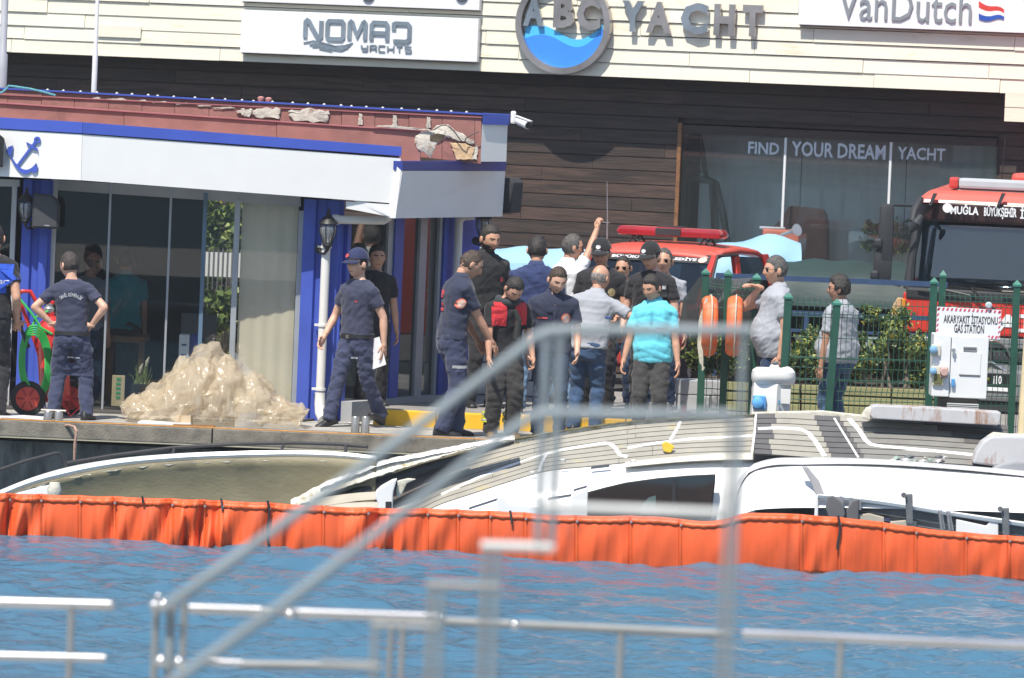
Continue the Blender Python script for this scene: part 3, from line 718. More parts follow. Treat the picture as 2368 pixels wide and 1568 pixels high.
# blue columns are profiled sheets: three ribs each
def column(u0, u1, d, z0, z1, name='column'):
    x0, x1 = P(u0, 690, d).x, P(u1, 690, d).x; w = x1-x0; mb = MB()
    pr = [(0, 0), (.30, 0), (.36, .045), (.56, .045), (.62, 0), (.88, 0), (.94, .04), (1, .04)]
    rows = [[Vector((x0+w*t, d+y, z)) for t, y in pr] for z in (z0, z1)]
    mb.grid(rows, thick=(0, .16, 0)); return mb.build(name, m_kblue, kk)
zt = P(80, 412, dB).z
column(44, 112, DG-.1, ZQ, zt-.03)
column(694, 787, DG-.12, ZQ, P(740, 462, DG-.12).z)
zpost(24, .05, DG, KB, zt-.1, m_frame, 'door_frame', .06)
zpost(-30, .05, DG, KB, zt-.1, m_frame, 'door_frame', .06)
quadsolid('lintel', m_frame, [P(-60, 430, DG), P(45, 432, DG), P(45, 416, DG), P(-60, 412, DG)], (0, .07, 0))
quadsolid('lintel', m_grey, [P(118, 439, DG), P(695, 478, DG), P(695, 452, DG), P(118, 415, DG)], (0, .07, 0))
zpost(116, .06, DG-.03, KB, ztopg+.12, m_frame, 'frame_post', .07)
for u, w, m in ((246, .022, m_alu), (386, .022, m_alu), (466, .04, mat('post_blue_grey', (.10, .17, .25), .5)), (541, .055, m_alu), (690, .06, m_alu)):
    zpost(u, w, DG-.01, KB, P(u, 690, DG).z+1.02 if False else ztopg+.02-.0006*(u-450), m, 'mullion', .05)
def pane(u0, u1, m=m_kgl, d=DG+.02, z0=KB+.01, z1=None, name='pane'):
    x0, x1 = P(u0, 690, d).x, P(u1, 690, d).x; mb = MB(); mb.box(((x0+x1)/2, d, (z0+(z1 or ztopg))/2), (x1-x0, .01, (z1 or ztopg)-z0)); return mb.build(name, m, kk)
pane(-26, 20); pane(122, 243); pane(249, 383); pane(389, 462); pane(470, 536); pane(548, 684)
quadsolid('sill', m_grey, [P(120, 985, DG-.1), P(690, 1000, DG-.1), P(690, 985, DG-.1), P(120, 967, DG-.1)], (0, .25, 0))
# beige roller blind behind the right pane, lowered
mb = MB(); x0, x1 = P(552, 690, DG+.06).x, P(682, 690, DG+.06).x
rows = [[Vector((x0+(x1-x0)*i/24, DG+.06+.004*math.sin(i*1.1), z)) for i in range(25)] for z in (KB+.03, ztopg-.02)]
mb.grid(rows, thick=(0, .004, 0)); mb.build('blind', mat('blind_beige', (.80, .70, .54), .9, var=.06, scale=2, bump=.2, bscale=120), kk)
# side wall (runs back), with posts, panes, a second column and a low step
sw = [(790, 59.35), (908, 60.35), (975, 61.0), (1028, 61.5), (1094, 62.05)]
def sideP(u):
    for (a, da), (b, db) in zip(sw, sw[1:]):
        t = (u-a)/(b-a); d = da+(db-da)*t
        if u <= b: break
    q = P(u, 690, d); return Vector((q.x, d, 0))
def side_slab(u0, u1, z0, z1, m, name, th=.05, off=0.0):
    a, b = sideP(u0), sideP(u1); t = (b-a).normalized(); nrm = Vector((t.y, -t.x, 0))
    a = a+nrm*off; b = b+nrm*off; mb = MB(); k = -nrm*th
    mb.hexa([a+Vector((0, 0, z0)), b+Vector((0, 0, z0)), b+k+Vector((0, 0, z0)), a+k+Vector((0, 0, z0))], [a+Vector((0, 0, z1)), b+Vector((0, 0, z1)), b+k+Vector((0, 0, z1)), a+k+Vector((0, 0, z1))]); return mb.build(name, m, kk)
zs = P(1000, 500, 61).z
side_slab(797, 886, ZP+.02, zs, m_kgl2, 'side_pane', .01); side_slab(886, 898, ZP, zs, m_alu, 'side_post', .08, .03); side_slab(898, 918, ZP, zs, m_kblue, 'side_post', .1, .05)
side_slab(920, 960, ZP+.02, zs, m_kgl2, 'side_pane', .01); side_slab(960, 976, ZP, zs, m_alu, 'side_post', .06, .03); side_slab(978, 1004, ZP+.02, zs, m_kgl2, 'side_pane', .01); side_slab(1004, 1010, ZP, zs, m_alu, 'side_post', .06, .03)
side_slab(1012, 1094, ZP-.1, zs+.05, m_kblue, 'column', .12, .05)
side_slab(790, 1010, ZQ, ZP+.05, m_grey, 'step', .2, .16)
side_slab(790, 798, ZQ, zs, m_kblue, 'corner_trim', .08, .04)
# back and inner walls, with a window towards the green behind
bx0, bx1 = P(-80, 690, 64.8).x, P(930, 690, 64.8).x
wx0, wx1 = P(468, 690, 64.8).x, P(560, 690, 64.8).x
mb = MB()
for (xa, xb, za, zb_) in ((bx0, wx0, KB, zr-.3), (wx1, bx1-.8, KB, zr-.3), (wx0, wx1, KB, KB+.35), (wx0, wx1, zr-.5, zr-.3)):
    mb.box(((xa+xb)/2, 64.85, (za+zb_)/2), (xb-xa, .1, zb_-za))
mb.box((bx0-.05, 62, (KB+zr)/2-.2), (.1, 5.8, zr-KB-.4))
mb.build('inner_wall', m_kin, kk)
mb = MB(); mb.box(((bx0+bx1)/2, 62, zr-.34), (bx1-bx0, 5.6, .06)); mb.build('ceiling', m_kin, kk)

# ---- downpipes
m_pvc = mat('pvc_white', (.72, .71, .68), .4, var=.04)
def pipe(name, pts, r, parent): 
    mb = MB(); mb.tube(pts, r, 12); return mb.build(name, m_pvc, parent, smooth=True)
xP = P(748, 700, DG-.3)
dpr = root('downpipe', (xP.x, DG-.22, ZQ), 'white downpipe on the blue corner column below the lantern, ending in a bent spout', 'downpipe')
zt2 = P(760, 512, DG-.22).z
pipe('pipe', [(xP.x, DG-.22, zt2-.1), (xP.x, DG-.22, ZQ+.30)], .045, dpr)
pipe('spout', [(xP.x, DG-.22, ZQ+.29), (xP.x+.0, DG-.22, ZQ+.17), (xP.x+.01, DG-.28, ZQ+.09), (xP.x+.05, DG-.40, ZQ+.03)], .053, dpr)
for z in (ZQ+.32, ZQ+.95, ZQ+1.72):
    mb = MB(); mb.lathe([(.05, -.012), (.056, -.012), (.056, .012), (.05, .012)], 14, 0, Matrix.Translation((xP.x, DG-.22, z))); mb.box((xP.x-.06, DG-.16, z), (.05, .1, .02)); mb.build('clamp', m_pvc, dpr)
a, b_ = P(772, 508, DG-.22), P(888, 510, DG-.1)
dp2 = root('gutter_pipe', (a.x, a.y, ZQ), 'horizontal white gutter pipe under the corner of the canopy', 'downpipe')
mb = MB(); mb.tube([a, b_, b_+Vector((.03, .03, .02)), b_+Vector((.05, .08, .12))], .042, 12); mb.build('pipe', m_pvc, dp2, smooth=True)
mb = MB(); mb.tube([a+Vector((-.015, 0, 0)), a+Vector((.05, 0, 0))], .05, 12); mb.build('collar', m_pvc, dp2)
s = sideP(1040)+Vector((.06, -.18, 0)); dp3 = root('downpipe', (s.x, s.y, ZP), 'grey white downpipe on the blue end column at the back of the kiosk', 'downpipe')
mb = MB(); mb.tube([(s.x, s.y, zs+.02), (s.x, s.y, ZP)], .045, 12); mb.build('pipe', m_pvc, dp3, smooth=True)
mb = MB(); mb.tube([(s.x, s.y, zs-.03), (s.x+.05, s.y, zs+.01), (s.x+.16, s.y, zs+.02)], .05, 12); mb.build('elbow', m_pvc, dp3, smooth=True)
for z in (ZP+.6, ZP+1.1):
    mb = MB(); mb.lathe([(.05, -.012), (.058, -.012), (.058, .012), (.05, .012)], 12, 0, Matrix.Translation((s.x, s.y, z))); mb.build('clamp', m_pvc, dp3)

# ---- wall lanterns
m_lamp = glass('lantern_glass', (.75, .78, .80), .16, .03, .25, (.5, .5, .48))
def lantern(u, v, d, H, label, side=-1):
    c = P(u, v, d); r = root('wall_lantern', c, label, 'lantern', 'wall lanterns on the kiosk columns'); T = Matrix.Translation(c) @ Matrix.Scale(H/.5, 4)
    mb = MB(T=T); mb.lathe([(.045, -.13), (.085, -.02), (.09, .04), (.07, .09)], 16); mb.build('glass_body', m_lamp, r, smooth='all')
    mb = MB(T=T); mb.lathe([(.108, .085), (.10, .10), (.055, .15), (.03, .17), (.018, .20), (.022, .215), (.006, .25)], 16); mb.build('cap', m_black, r, smooth=True)
    mb = MB(T=T); mb.lathe([(.05, -.125), (.056, -.145), (.03, -.17), (.012, -.21)], 12); mb.build('base', m_black, r, smooth=True)
    for k in range(6):
        w = k*math.pi/3+.3; mb = MB(T=T); mb.tube([(rr*math.cos(w), rr*math.sin(w), z) for rr, z in ((.049, -.13), (.088, -.02), (.094, .04), (.075, .095))], .006, 5); mb.build('rib', m_black, r)
    mb = MB(T=T); mb.lathe([(.016, -.12), (.016, .0), (.02, .01), (.012, .05)], 10); mb.build('bulb', mat('bulb_white', (.75, .73, .68), .4), r, smooth=True)
    mb = MB(T=T); mb.tube([(0, .0, -.2), (side*.03, .02, -.235), (side*.07, .06, -.235), (side*.09, .1, -.19)], .014, 8); mb.lathe([(.045, 0), (.05, .012), (.02, .02)], 14, 0, Matrix.Translation((side*.085, .13, -.19)) @ Matrix.Rotation(math.pi/2, 4, 'X')); mb.build('bracket', m_black, r, smooth=True)
    return r
lantern(60, 482, DG-.27, .42, 'black lantern on the left blue column, beside a loudspeaker', 1)
lantern(758, 536, DG-.30, .46, 'black lantern above the white downpipe on the corner column')
cl_ = sideP(1100)
lantern(1117, 522, 61.7, .42, 'black lantern at the far end of the kiosk beside a bearded man', -1)
# ---- loudspeakers
m_spk = mat('speaker_black', (.035, .037, .04), .7, var=.15, bump=.2, bscale=90)
c = P(107, 488, DG-.32)
sp = root('loudspeaker', c, 'dark rounded loudspeaker hung beside the left lantern', 'loudspeaker', 'loudspeakers on the kiosk')
pl = [(-.13, -.17), (.13, -.17), (.13, .06), (.10, .12), (.04, .16), (-.13, .17)]
mb = MB(T=Matrix.Translation(c)); mb.prism(pl, -.09, .12); mb.build('cabinet', m_spk, sp, bevel=.015)
mb = MB(T=Matrix.Translation(c)); mb.prism([(x*.86, z*.88) for x, z in pl], -.098, -.091); mb.build('grille', mat('grille_dark', (.05, .053, .058), .6, bump=.6, bscale=200), sp)
mb = MB(T=Matrix.Translation(c)); mb.box((.02, -.1, -.14), (.05, .006, .012)); mb.build('badge', m_alu, sp)
mb = MB(T=Matrix.Translation(c)); mb.box((0, .19, 0), (.04, .18, .1)); mb.build('bracket', m_black, sp)
c = P(1178, 453, 61.75)
sp = root('loudspeaker', c, 'dark weathered loudspeaker behind the grey end of the canopy', 'loudspeaker', 'loudspeakers on the kiosk')
mb = MB(T=Matrix.Translation(c) @ Matrix.Rotation(-.5, 4, 'Z')); mb.prism([(-.1, -.19), (.08, -.17), (.10, .14), (.05, .185), (-.1, .19)], -.11, .11); mb.build('cabinet', m_spk, sp, bevel=.015)
mb = MB(T=Matrix.Translation(c) @ Matrix.Rotation(-.5, 4, 'Z')); mb.prism([(-.08, -.16), (.065, -.145), (.08, .12), (.04, .16), (-.08, .16)], -.118, -.111); mb.build('grille', mat('grille_dark', (.05, .053, .058), .6), sp)
# ---- surveillance camera
c = P(1190, 272, 60.6)
cc = root('security_camera', c, 'white bullet security camera on the end of the red parapet', 'camera')
mb = MB(); mb.box(c+Vector((-.015, 0, .0)), (.055, .09, .13)); mb.build('bracket', m_kwhite, cc, bevel=.02)
mb = MB(); mb.tube([c+Vector((0, -.01, -.03)), c+Vector((.045, -.05, -.03))], .018, 10); mb.build('joint', m_alu, cc)
e0, e1 = P(1196, 278, 60.52), P(1221, 290, 60.38)
mb = MB(); mb.tube([e0, e0+(e1-e0)*.1, e1], [.034, .042, .042], 14); mb.build('housing', m_kwhite, cc, smooth=True)
mb = MB(); mb.tube([e1+(e1-e0)*.001, e1+(e1-e0)*.05], .034, 14); mb.build('lens', m_black, cc)
mb = MB(); q = (e1-e0); mb.hexa([e0+Vector((-.03, -.03, .04)), e1+q*.12+Vector((-.0, -.04, .043)), e1+q*.12+Vector((.03, .04, .043)), e0+Vector((.0, .04, .04))], [e0+Vector((-.03, -.03, .048)), e1+q*.12+Vector((0, -.04, .051)), e1+q*.12+Vector((.03, .04, .051)), e0+Vector((0, .04, .048))]); mb.build('sun_hood', m_kwhite, cc)
# ---- clay pots / pink vents on the roof
for i, u in enumerate((603, 621)):
    c = P(u, 232, 61.1); r_ = root('vent_pipe', c, 'small pink vent pipe on the kiosk roof, '+('taller left one' if i == 0 else 'shorter right one')+' of a pair', 'vent', 'vent pipes on the kiosk roof')
    mb = MB(); mb.lathe([(.028, -.2), (.03, .0), (.036, .012), (.034, .03), (.012, .04)], 12, 0, Matrix.Translation(c+Vector((0, 0, -.01*i)))); mb.build('pipe', mat('pink_pipe', (.50, .22, .19), .7), r_, smooth=True)
# ---- flagpoles
m_pole = mat('pole_white', (.66, .67, .68), .4, var=.04)
for u0, u1, vb, w, lab in ((2, 3, 222, .052, 'thick grey white mast at the left picture edge behind the kiosk roof'), (220, 217, 214, .028, 'thin white flagpole standing on the kiosk roof')):
    c = P(u1, vb, 61.3); r_ = root('flagpole', (c.x, c.y, c.z-.1), lab, 'flagpole')
    mb = MB(); mb.tube([(c.x, c.y, c.z-.1), (c.x, c.y, c.z+.42), (c.x, c.y, c.z+.44), (c.x, c.y, c.z+3)], [w*1.0, w, w*.72, w*.62], 14); mb.build('pole', m_pole if w < .05 else mat('mast_grey', (.36, .37, .40), .45, var=.1), r_, smooth=True)
    mb = MB(); mb.lathe([(w*1.6, -.1), (w*1.6, -.08), (w*1.05, -.07)], 14, 0, Matrix.Translation((c.x, c.y, c.z))); mb.build('foot', m_alu, r_)
r_ = root('rope', P(60, 212, 60.6), 'blue green rope lying over the kiosk roof edge at the mast foot', 'rope')
mb = MB(); mb.tube([P(u, v, 60.25) for u, v in ((-20, 216), (4, 214.5), (16, 205), (20, 199), (30, 200), (70, 206), (100, 213), (128, 221))], .012, 7); mb.build('strand', mat('rope_teal', (.10, .32, .38), .8, var=.2, scale=40), r_, smooth=True)
# ================================================================== PEOPLE
_tmp = bpy.data.scenes.new('workbench')
def remesh(mb, voxel, smooth=2):
    me = bpy.data.meshes.new('r'); me.from_pydata([tuple(v) for v in mb.v], [], mb.f); me.update()
    o = bpy.data.objects.new('r', me); _tmp.collection.objects.link(o)
    md = o.modifiers.new('r', 'REMESH'); md.mode = 'VOXEL'; md.voxel_size = voxel
    vl = _tmp.view_layers[0]; vl.update(); dg = vl.depsgraph
    ev = o.evaluated_get(dg); m2 = ev.to_mesh()
    n = len(m2.vertices); V = np.empty(n*3); m2.vertices.foreach_get('co', V); V = V.reshape(-1, 3)
    Fc = [tuple(p.vertices) for p in m2.polygons]
    ne = len(m2.edges); E = np.empty(ne*2, dtype=np.int32); m2.edges.foreach_get('vertices', E); E = E.reshape(-1, 2)
    ev.to_mesh_clear(); bpy.data.objects.remove(o); bpy.data.meshes.remove(me)
    deg = np.zeros(n); np.add.at(deg, E[:, 0], 1); np.add.at(deg, E[:, 1], 1); deg = np.maximum(deg, 1)[:, None]
    for it in range(smooth*2):
        S = np.zeros_like(V); np.add.at(S, E[:, 0], V[E[:, 1]]); np.add.at(S, E[:, 1], V[E[:, 0]])
        V = V + (.55 if it % 2 == 0 else -.4)*(S/deg-V)
    return V, Fc, E
def normals(V, Fc):
    N = np.zeros_like(V); q = np.array([f if len(f) == 4 else tuple(f)+(f[-1],) for f in Fc])
    n = np.cross(V[q[:, 2]]-V[q[:, 0]], V[q[:, 3]]-V[q[:, 1]])
    for k in range(4): np.add.at(N, q[:, k], n)
    return N/np.maximum(np.linalg.norm(N, axis=1), 1e-9)[:, None]
def folds(V, seed, amp, freq=9.0):
    r = np.random.RandomState(seed); h = np.zeros(len(V))
    W = V + .03*np.sin(V[:, [1, 2, 0]]*11+seed)
    for i in range(9):
        k = r.normal(size=3); k[2] *= 1.5; k /= np.linalg.norm(k); f = freq*r.uniform(.7, 2.8)
        s = np.sin(W@k*f*2+r.uniform(0, 6.28)); h += (1-np.abs(s))**2*r.uniform(.4, 1)*(1 if i % 2 else -1)/(1+.25*f/freq)
    h -= h.mean(); return amp*h
HV, HF = None, None
def head_points(off=0.0, nu=44, nv=34):
    """head in its own frame: x to the side, y forward, z up (metres); off = shell offset"""
    out = []
    for i in range(nv+1):
        th = math.pi*i/nv
        for j in range(nu):
            ph = 2*math.pi*j/nu
            x, y, z = math.sin(th)*math.sin(ph), math.sin(th)*math.cos(ph), math.cos(th)
            X, Yf, Zu = x*.0765, y*.097, z*.119
            if z < 0:
                k = -z
                X *= 1-.26*k**1.4
                if y > 0: Yf *= 1-.10*k
                else: Yf *= 1-.50*k**1.1
            if z > 0: Yf += -.004*z
            if y > .2:
                fw = min(1, (y-.2)/.35)
                nose = math.exp(-(X/.0105)**2)*(math.exp(-((Zu+.020)/.011)**2)*.021+math.exp(-((Zu-.002)/.018)**2)*.011)
                eye = -.010*(math.exp(-((abs(X)-.031)/.015)**2-((Zu-.010)/.011)**2))
                brow = .0055*math.exp(-((abs(X)-.028)/.024)**2-((Zu-.030)/.008)**2)
                lip = .0055*math.exp(-(X/.022)**2)*(math.exp(-((Zu+.050)/.006)**2)+math.exp(-((Zu+.061)/.006)**2))
                chin = .008*math.exp(-(X/.024)**2-((Zu+.095)/.016)**2)
                cheek = .004*math.exp(-((abs(X)-.045)/.018)**2-((Zu+.020)/.02)**2)
                Yf += fw*(nose+eye+brow+lip+chin+cheek)
            n = Vector((x/.0765, y/.097, z/.119)).normalized()
            out.append((X+n.x*off, Yf+n.y*off, Zu+n.z*off))
    fs = [(i*nu+j, i*nu+(j+1) % nu, (i+1)*nu+(j+1) % nu, (i+1)*nu+j) for i in range(nv) for j in range(nu)]
    return out, fs
HEADV, HEADF = head_points()
m_lip = mat('lips', (.30, .115, .09), .5)
m_eye = mat('eye_dark', (.035, .025, .02), .2); m_eyew = mat('eye_white', (.55, .52, .5), .3)
m_shoe = mat('shoe_black', (.02, .02, .022), .5, var=.3, bump=.2)
m_glassdk = mat('sunglass_lens', (.008, .008, .01), .08)
SKIN = {}
def skin(tone):
    c = {'fair': (.62, .37, .265), 'tan': (.54, .30, .20), 'dark': (.42, .22, .145)}[tone]
    return mat('skin_'+tone, c, .48, var=.09, scale=16, bump=.08, bscale=90, spec=.4, sss=.12)
def cloth(name, col, rough=.85, var=.08):
    return mat('cloth_'+name, col, rough, var=var, scale=7, bump=.35, bscale=22, spec=.25, sheen=.15)
def ik(S, W, a, b, hint):
    d = W-S; L = min(d.length, (a+b)*.999); u = d.normalized(); W = S+u*L
    x = (a*a-b*b+L*L)/(2*L); h = math.sqrt(max(a*a-x*x, 0))
    p = Vector(hint)-u*Vector(hint).dot(u)
    p = p.normalized() if p.length > 1e-5 else u.orthogonal().normalized()
    return S+u*x+p*h, W
def loft(mb, rings, n=20):
    """rings: (centre, side axis, front axis, half width, half depth front, half depth back)"""
    vs = []; fs = []
    for c, sx, fy, w, df, db in rings:
        for j in range(n):
            a = 2*math.pi*j/n; cs, sn = math.cos(a), math.sin(a)
            e = .85
            cc = math.copysign(abs(cs)**e, cs); ss = math.copysign(abs(sn)**e, sn)
            vs.append(c+sx*(w*cc)+fy*((df if sn > 0 else db)*ss))
    k = len(rings)
    for i in range(k-1):
        for j in range(n): fs.append((i*n+j, i*n+(j+1) % n, (i+1)*n+(j+1) % n, (i+1)*n+j))
    fs.append(tuple(reversed(range(n)))); fs.append(tuple((k-1)*n+j for j in range(n)))
    mb.add(vs, fs)
def capsule(mb, pts, rad, n=14):
    """tube with rounded ends"""
    p = [Vector(x) for x in pts]; r = list(rad)
    d0 = (p[0]-p[1]).normalized(); d1 = (p[-1]-p[-2]).normalized()
    P_ = [p[0]+d0*r[0]*.95, p[0]+d0*r[0]*.6]+p+[p[-1]+d1*r[-1]*.6, p[-1]+d1*r[-1]*.95]
    R_ = [r[0]*.25, r[0]*.78]+r+[r[-1]*.78, r[-1]*.25]
    mb.tube(P_, R_, n)
TORSO = [(-.04, .120, .085, .10), (.03, .158, .100, .118), (.16, .165, .108, .118), (.30, .156, .105, .105), (.45, .148, .105, .098), (.60, .158, .115, .105), (.74, .172, .122, .112), (.83, .184, .116, .112), (.90, .150, .098, .098), (.955, .100, .076, .080), (1.03, .060, .056, .058)]
def person(label, u, vtop, d, zg, yaw=0, tone='tan', hair=(.02, .015, .012), hairstyle='short', lean=0.0, tilt=0.0, head=(0, 0, 0), belly=0.0, shirt=None, sleeve=.62, hem=.20, trousers=None, shoe=None, armL=None, armR=None, legs=None, H=None, glasses=None, cap=None, belt=None, decals=(), tdecals=(), collar=False, beard=False, seed=0, group=None, wide=1.0, open_collar=False, slack=.012, hands=(.45, .45), long_l=False, long_r=False, hairline=.0, extra=None, tuck=0.0, legw=1.0, headscale=1.0):
    """u, vtop: picture point of the top of the head; facing the camera at yaw 0; yaw 90 faces the right"""
    top = P(u, vtop, d); wide = wide*1.03
    up = math.cos(lean)*math.cos(tilt)
    Hs = H or (top.z-zg)
    s = Hs/1.755
    R = Matrix.Rotation(yaw*D2R, 4, 'Z')
    # --- skeleton in the person's own frame (x = image right at yaw 0, facing -y)
    A = {}
    hip = Vector((0, 0, .93*s)); base = Vector((0, 0, .80*s)); SP = .70*s      # spine length to neck base
    def spine(t):
        n = 12; p = base.copy(); L = SP*t/n if t > 0 else 0
        if t <= 0: return base+Vector((0, 0, SP*t)), Vector((0, 0, 1))
        for i in range(n):
            tt = t*(i+.5)/n; w = min(1, max(0, (tt-.08)/.45)); w = w*w*(3-2*w)
            a, b = lean*w, tilt*w
            dr = Vector((math.sin(b), -math.sin(a), math.cos(a)*math.cos(b))).normalized(); p = p+dr*L
        return p, dr
    def rings(t0, t1, grow=0.0, bel=belly, topcut=1.1):
        ts = sorted(set([t0, t1]+[t[0] for t in TORSO if t0 < t[0] < t1])); out = []
        for t in ts:
            tt = np.array([x[0] for x in TORSO])
            w, f, b = [float(np.interp(t, tt, [x[k] for x in TORSO])) for k in (1, 2, 3)]
            g = bel*math.exp(-((t-.34)/.20)**2)
            c, dr = spine(t); sx = Vector((1, 0, 0)); sx = (sx-dr*sx.dot(dr)).normalized(); fy = dr.cross(sx); fy = -fy if fy.y > 0 else fy
            out.append((c, sx, fy, (w*wide+g*.45)*s+grow, (f+g)*s+grow, (b+g*.25)*s+grow))
        return out
    nb, nd = spine(1.0); sh, sdr = spine(.83)
    sxs = Vector((1, 0, 0)); sxs = (sxs-sdr*sxs.dot(sdr)).normalized()
    hp, hy, hr = head
    Rh = Matrix.Rotation(hy*D2R, 3, 'Z') @ Matrix.Rotation(hp*D2R, 3, 'X') @ Matrix.Rotation(hr*D2R, 3, 'Y')
    # head frame: x side, y forward -> local -y
    hs = s*1.16*headscale
    neck_dir = (nd*.6+Vector((0, -math.sin(hp*D2R)*.55, .7))).normalized()
    hb = nb+neck_dir*.028*s
    hc = hb+(Rh @ Vector((0, -.022, .098)))*hs
    def hpt(x, y, z): return hc+(Rh @ Vector((-x*1, -y, z)))*hs
    body = MB()
    loft(body, rings(-.04, 1.03, -.014*s))
    body.tube([spine(.95)[0], nb+nd*.01, hb, hb+neck_dir*.05*s], [.062*s, .058*s, .056*s, .052*s], 16)
    arms = {}
    for side, spec, cur in ((1, armL, hands[0]), (-1, armR, hands[1])):
        S = sh+sxs*(side*.170*s*wide)+sdr*(.0*s)
        spec = spec or {}
        wt = Vector(spec.get('w', (side*.265, -.03, .80)))*s
        el, wr = ik(S, wt, .295*s, .255*s, spec.get('h', (side*.35, .8, -.2)))
        arms[side] = (S, el, wr, spec, cur)
        capsule(body, [S+(el-S)*.08, S+(el-S)*.5, el], [.050*s, .048*s, .042*s]); 
        capsule(body, [el, el+(wr-el)*.3, wr], [.041*s, .043*s, .028*s])
    legs = legs or {}
    legp = {}
    for side in (1, -1):
        hj = Vector((side*.088*s, 0, .90*s)); an = Vector(legs.get(side, (side*.115, 0.0, .085)))*s
        kn, an = ik(hj, an, .425*s, .415*s, (side*.05, -1, 0))
        legp[side] = (hj, kn, an)
        capsule(body, [hj, hj+(kn-hj)*.5, kn], [.085*s, .072*s, .052*s]); capsule(body, [kn, kn+(an-kn)*.3, an], [.051*s, .053*s, .036*s])
    V, Fc, E = remesh(body, .013, 3)
    sk = skin(tone); m_hair = mat('hair_%02d%02d%02d' % tuple(int(c*99) for c in hair), hair, .6, var=.5, scale=60, bump=.9, bscale=120, stretch=(1, 1, .3))
    B = MB(); B.add([Vector(v) for v in V], Fc, 0)
    # head with face, ears, eyes
    B.add([hpt(*p) for p in HEADV], HEADF, 0)
    nh = len(HEADF); fm = B.m; start = len(B.m)-nh
    for i, f in enumerate(HEADF):
        x, y, z = [sum(HEADV[k][c] for k in f)/4 for c in range(3)]
        if y > .06 and abs(x) < .024 and -.062 < z < -.050: B.m[start+i] = 2
        if y > .05 and .012 < abs(x) < .052 and .026 < z < .036: B.m[start+i] = 1
        if beard and ((z < -.035 and y > -.01 and not (abs(x) < .02 and -.063 < z < -.046)) and (z < -.066 or abs(x) > .034 or (-.05 < z < -.038))): B.m[start+i] = 1
    iv, ifc = ico(2)
    for sg in (1, -1):
        B.add([hpt(sg*.031+v[0]*.0125, .0725+v[1]*.008, .0105+v[2]*.0062) for v in iv], ifc, 4)
        B.add([hpt(sg*.031+v[0]*.006, .0785+v[1]*.005, .0105+v[2]*.0058) for v in iv], ifc, 3)
        B.add([hpt(sg*.079+v[0]*.010+(.006*sg if v[1] < 0 else 0), -.006+v[1]*.019, -.004+v[2]*.031) for v in iv], ifc, 0)
    # hands: palm, four fingers, thumb
    for side, (S, el, wr, spec, cur) in arms.items():
        fd = (wr-el).normalized()
        if 'hd' in spec: fd = (fd*.3+Vector(spec['hd'])).normalized()
        pn = Vector(spec.get('pn', (-side, 0, 0))); pn = (pn-fd*pn.dot(fd)); pn = pn.normalized() if pn.length > .05 else fd.orthogonal().normalized()   # palm side
        tv = fd.cross(pn)*(1)                                           # across the palm
        fwd_ = Vector(spec.get('th', (0, -1, .0))); 
        if tv.dot(fwd_) < 0: tv = -tv                                    # towards the thumb
        h = s*1.02
        capsule(B, [wr-fd*.02*h, wr+fd*.025*h], [.026*h, .029*h], 10)
        pv = []
        for v in iv: pv.append(wr+fd*(.055+v[0]*.050)*h+tv*(v[1]*.042)*h+pn*(v[2]*.017)*h)
        B.add(pv, ifc, 0)
        for k, (off, ln) in enumerate(((.030, .078), (.010, .086), (-.011, .080), (-.030, .062))):
            st = wr+fd*.088*h+tv*off*h; c_ = cur*(1+.12*k); pts = [st]; ang = 0
            dd = fd+tv*off*1.2; dd.normalize()
            for seg, fr in enumerate((.45, .30, .25)):
                ang += c_*(.5 if seg == 0 else .8)
                pts.append(pts[-1]+(dd*math.cos(ang)+pn*math.sin(ang))*ln*fr*h)
            capsule(B, pts, [.0098*h, .0092*h, .0085*h, .0072*h], 7)
        t0 = wr+fd*.028*h+tv*.032*h; t1 = t0+(tv*.6+fd*.75+pn*.2).normalized()*.042*h; t2 = t1+(tv*.1+fd*.9+pn*.45).normalized()*.032*h
        capsule(B, [t0, t1, t2], [.0125*h, .0108*h, .0085*h], 7)
    # root placement: the head top sits at (u, vtop)
    ht = R.to_3x3() @ hpt(0, -.01, .122)
    loc = Vector((top.x-ht.x, d, zg)) if H else Vector((top.x-ht.x, d, zg))
    T = Matrix.Translation(loc) @ R
    # the body is the thing itself
    B.v = [T @ v for v in B.v]
    me_root = Matrix.Translation(loc) @ R
    po = _build_person(B, 'person', [sk, m_hair, m_lip, m_eye, m_eyew], T, label, group)
    def kid(name, V_, F_, m, smooth='all', parent=None):
        b = MB(); b.add([T @ Vector(v) for v in V_], F_); return b.build(name, m, parent or po, smooth=smooth)
    # --- trousers
    if trousers:
        tb = MB(); loft(tb, rings(-.05, max(.22, hem+.04), .012*s, belly*.5))
        for side in (1, -1):
            hj, kn, an = legp[side]; lw = legw
            e2 = an+(an-kn).normalized()*.035*s
            tb.tube([hj+Vector((0, 0, .04*s)), hj, hj+(kn-hj)*.5, kn, kn+(an-kn)*.35, e2], [.085*s, .104*s, .093*s*lw, .075*s*lw, .071*s*lw, .066*s*lw], 16)
        V, Fc, E = remesh(tb, .013, 3); N = normals(V, Fc); V = V+N*folds(V, seed+3, .0100, 9)[:, None]
        o_tr = kid('trousers', V, Fc, trousers); tb_ = BVHTree.FromPolygons([Vector(v) for v in V], Fc)
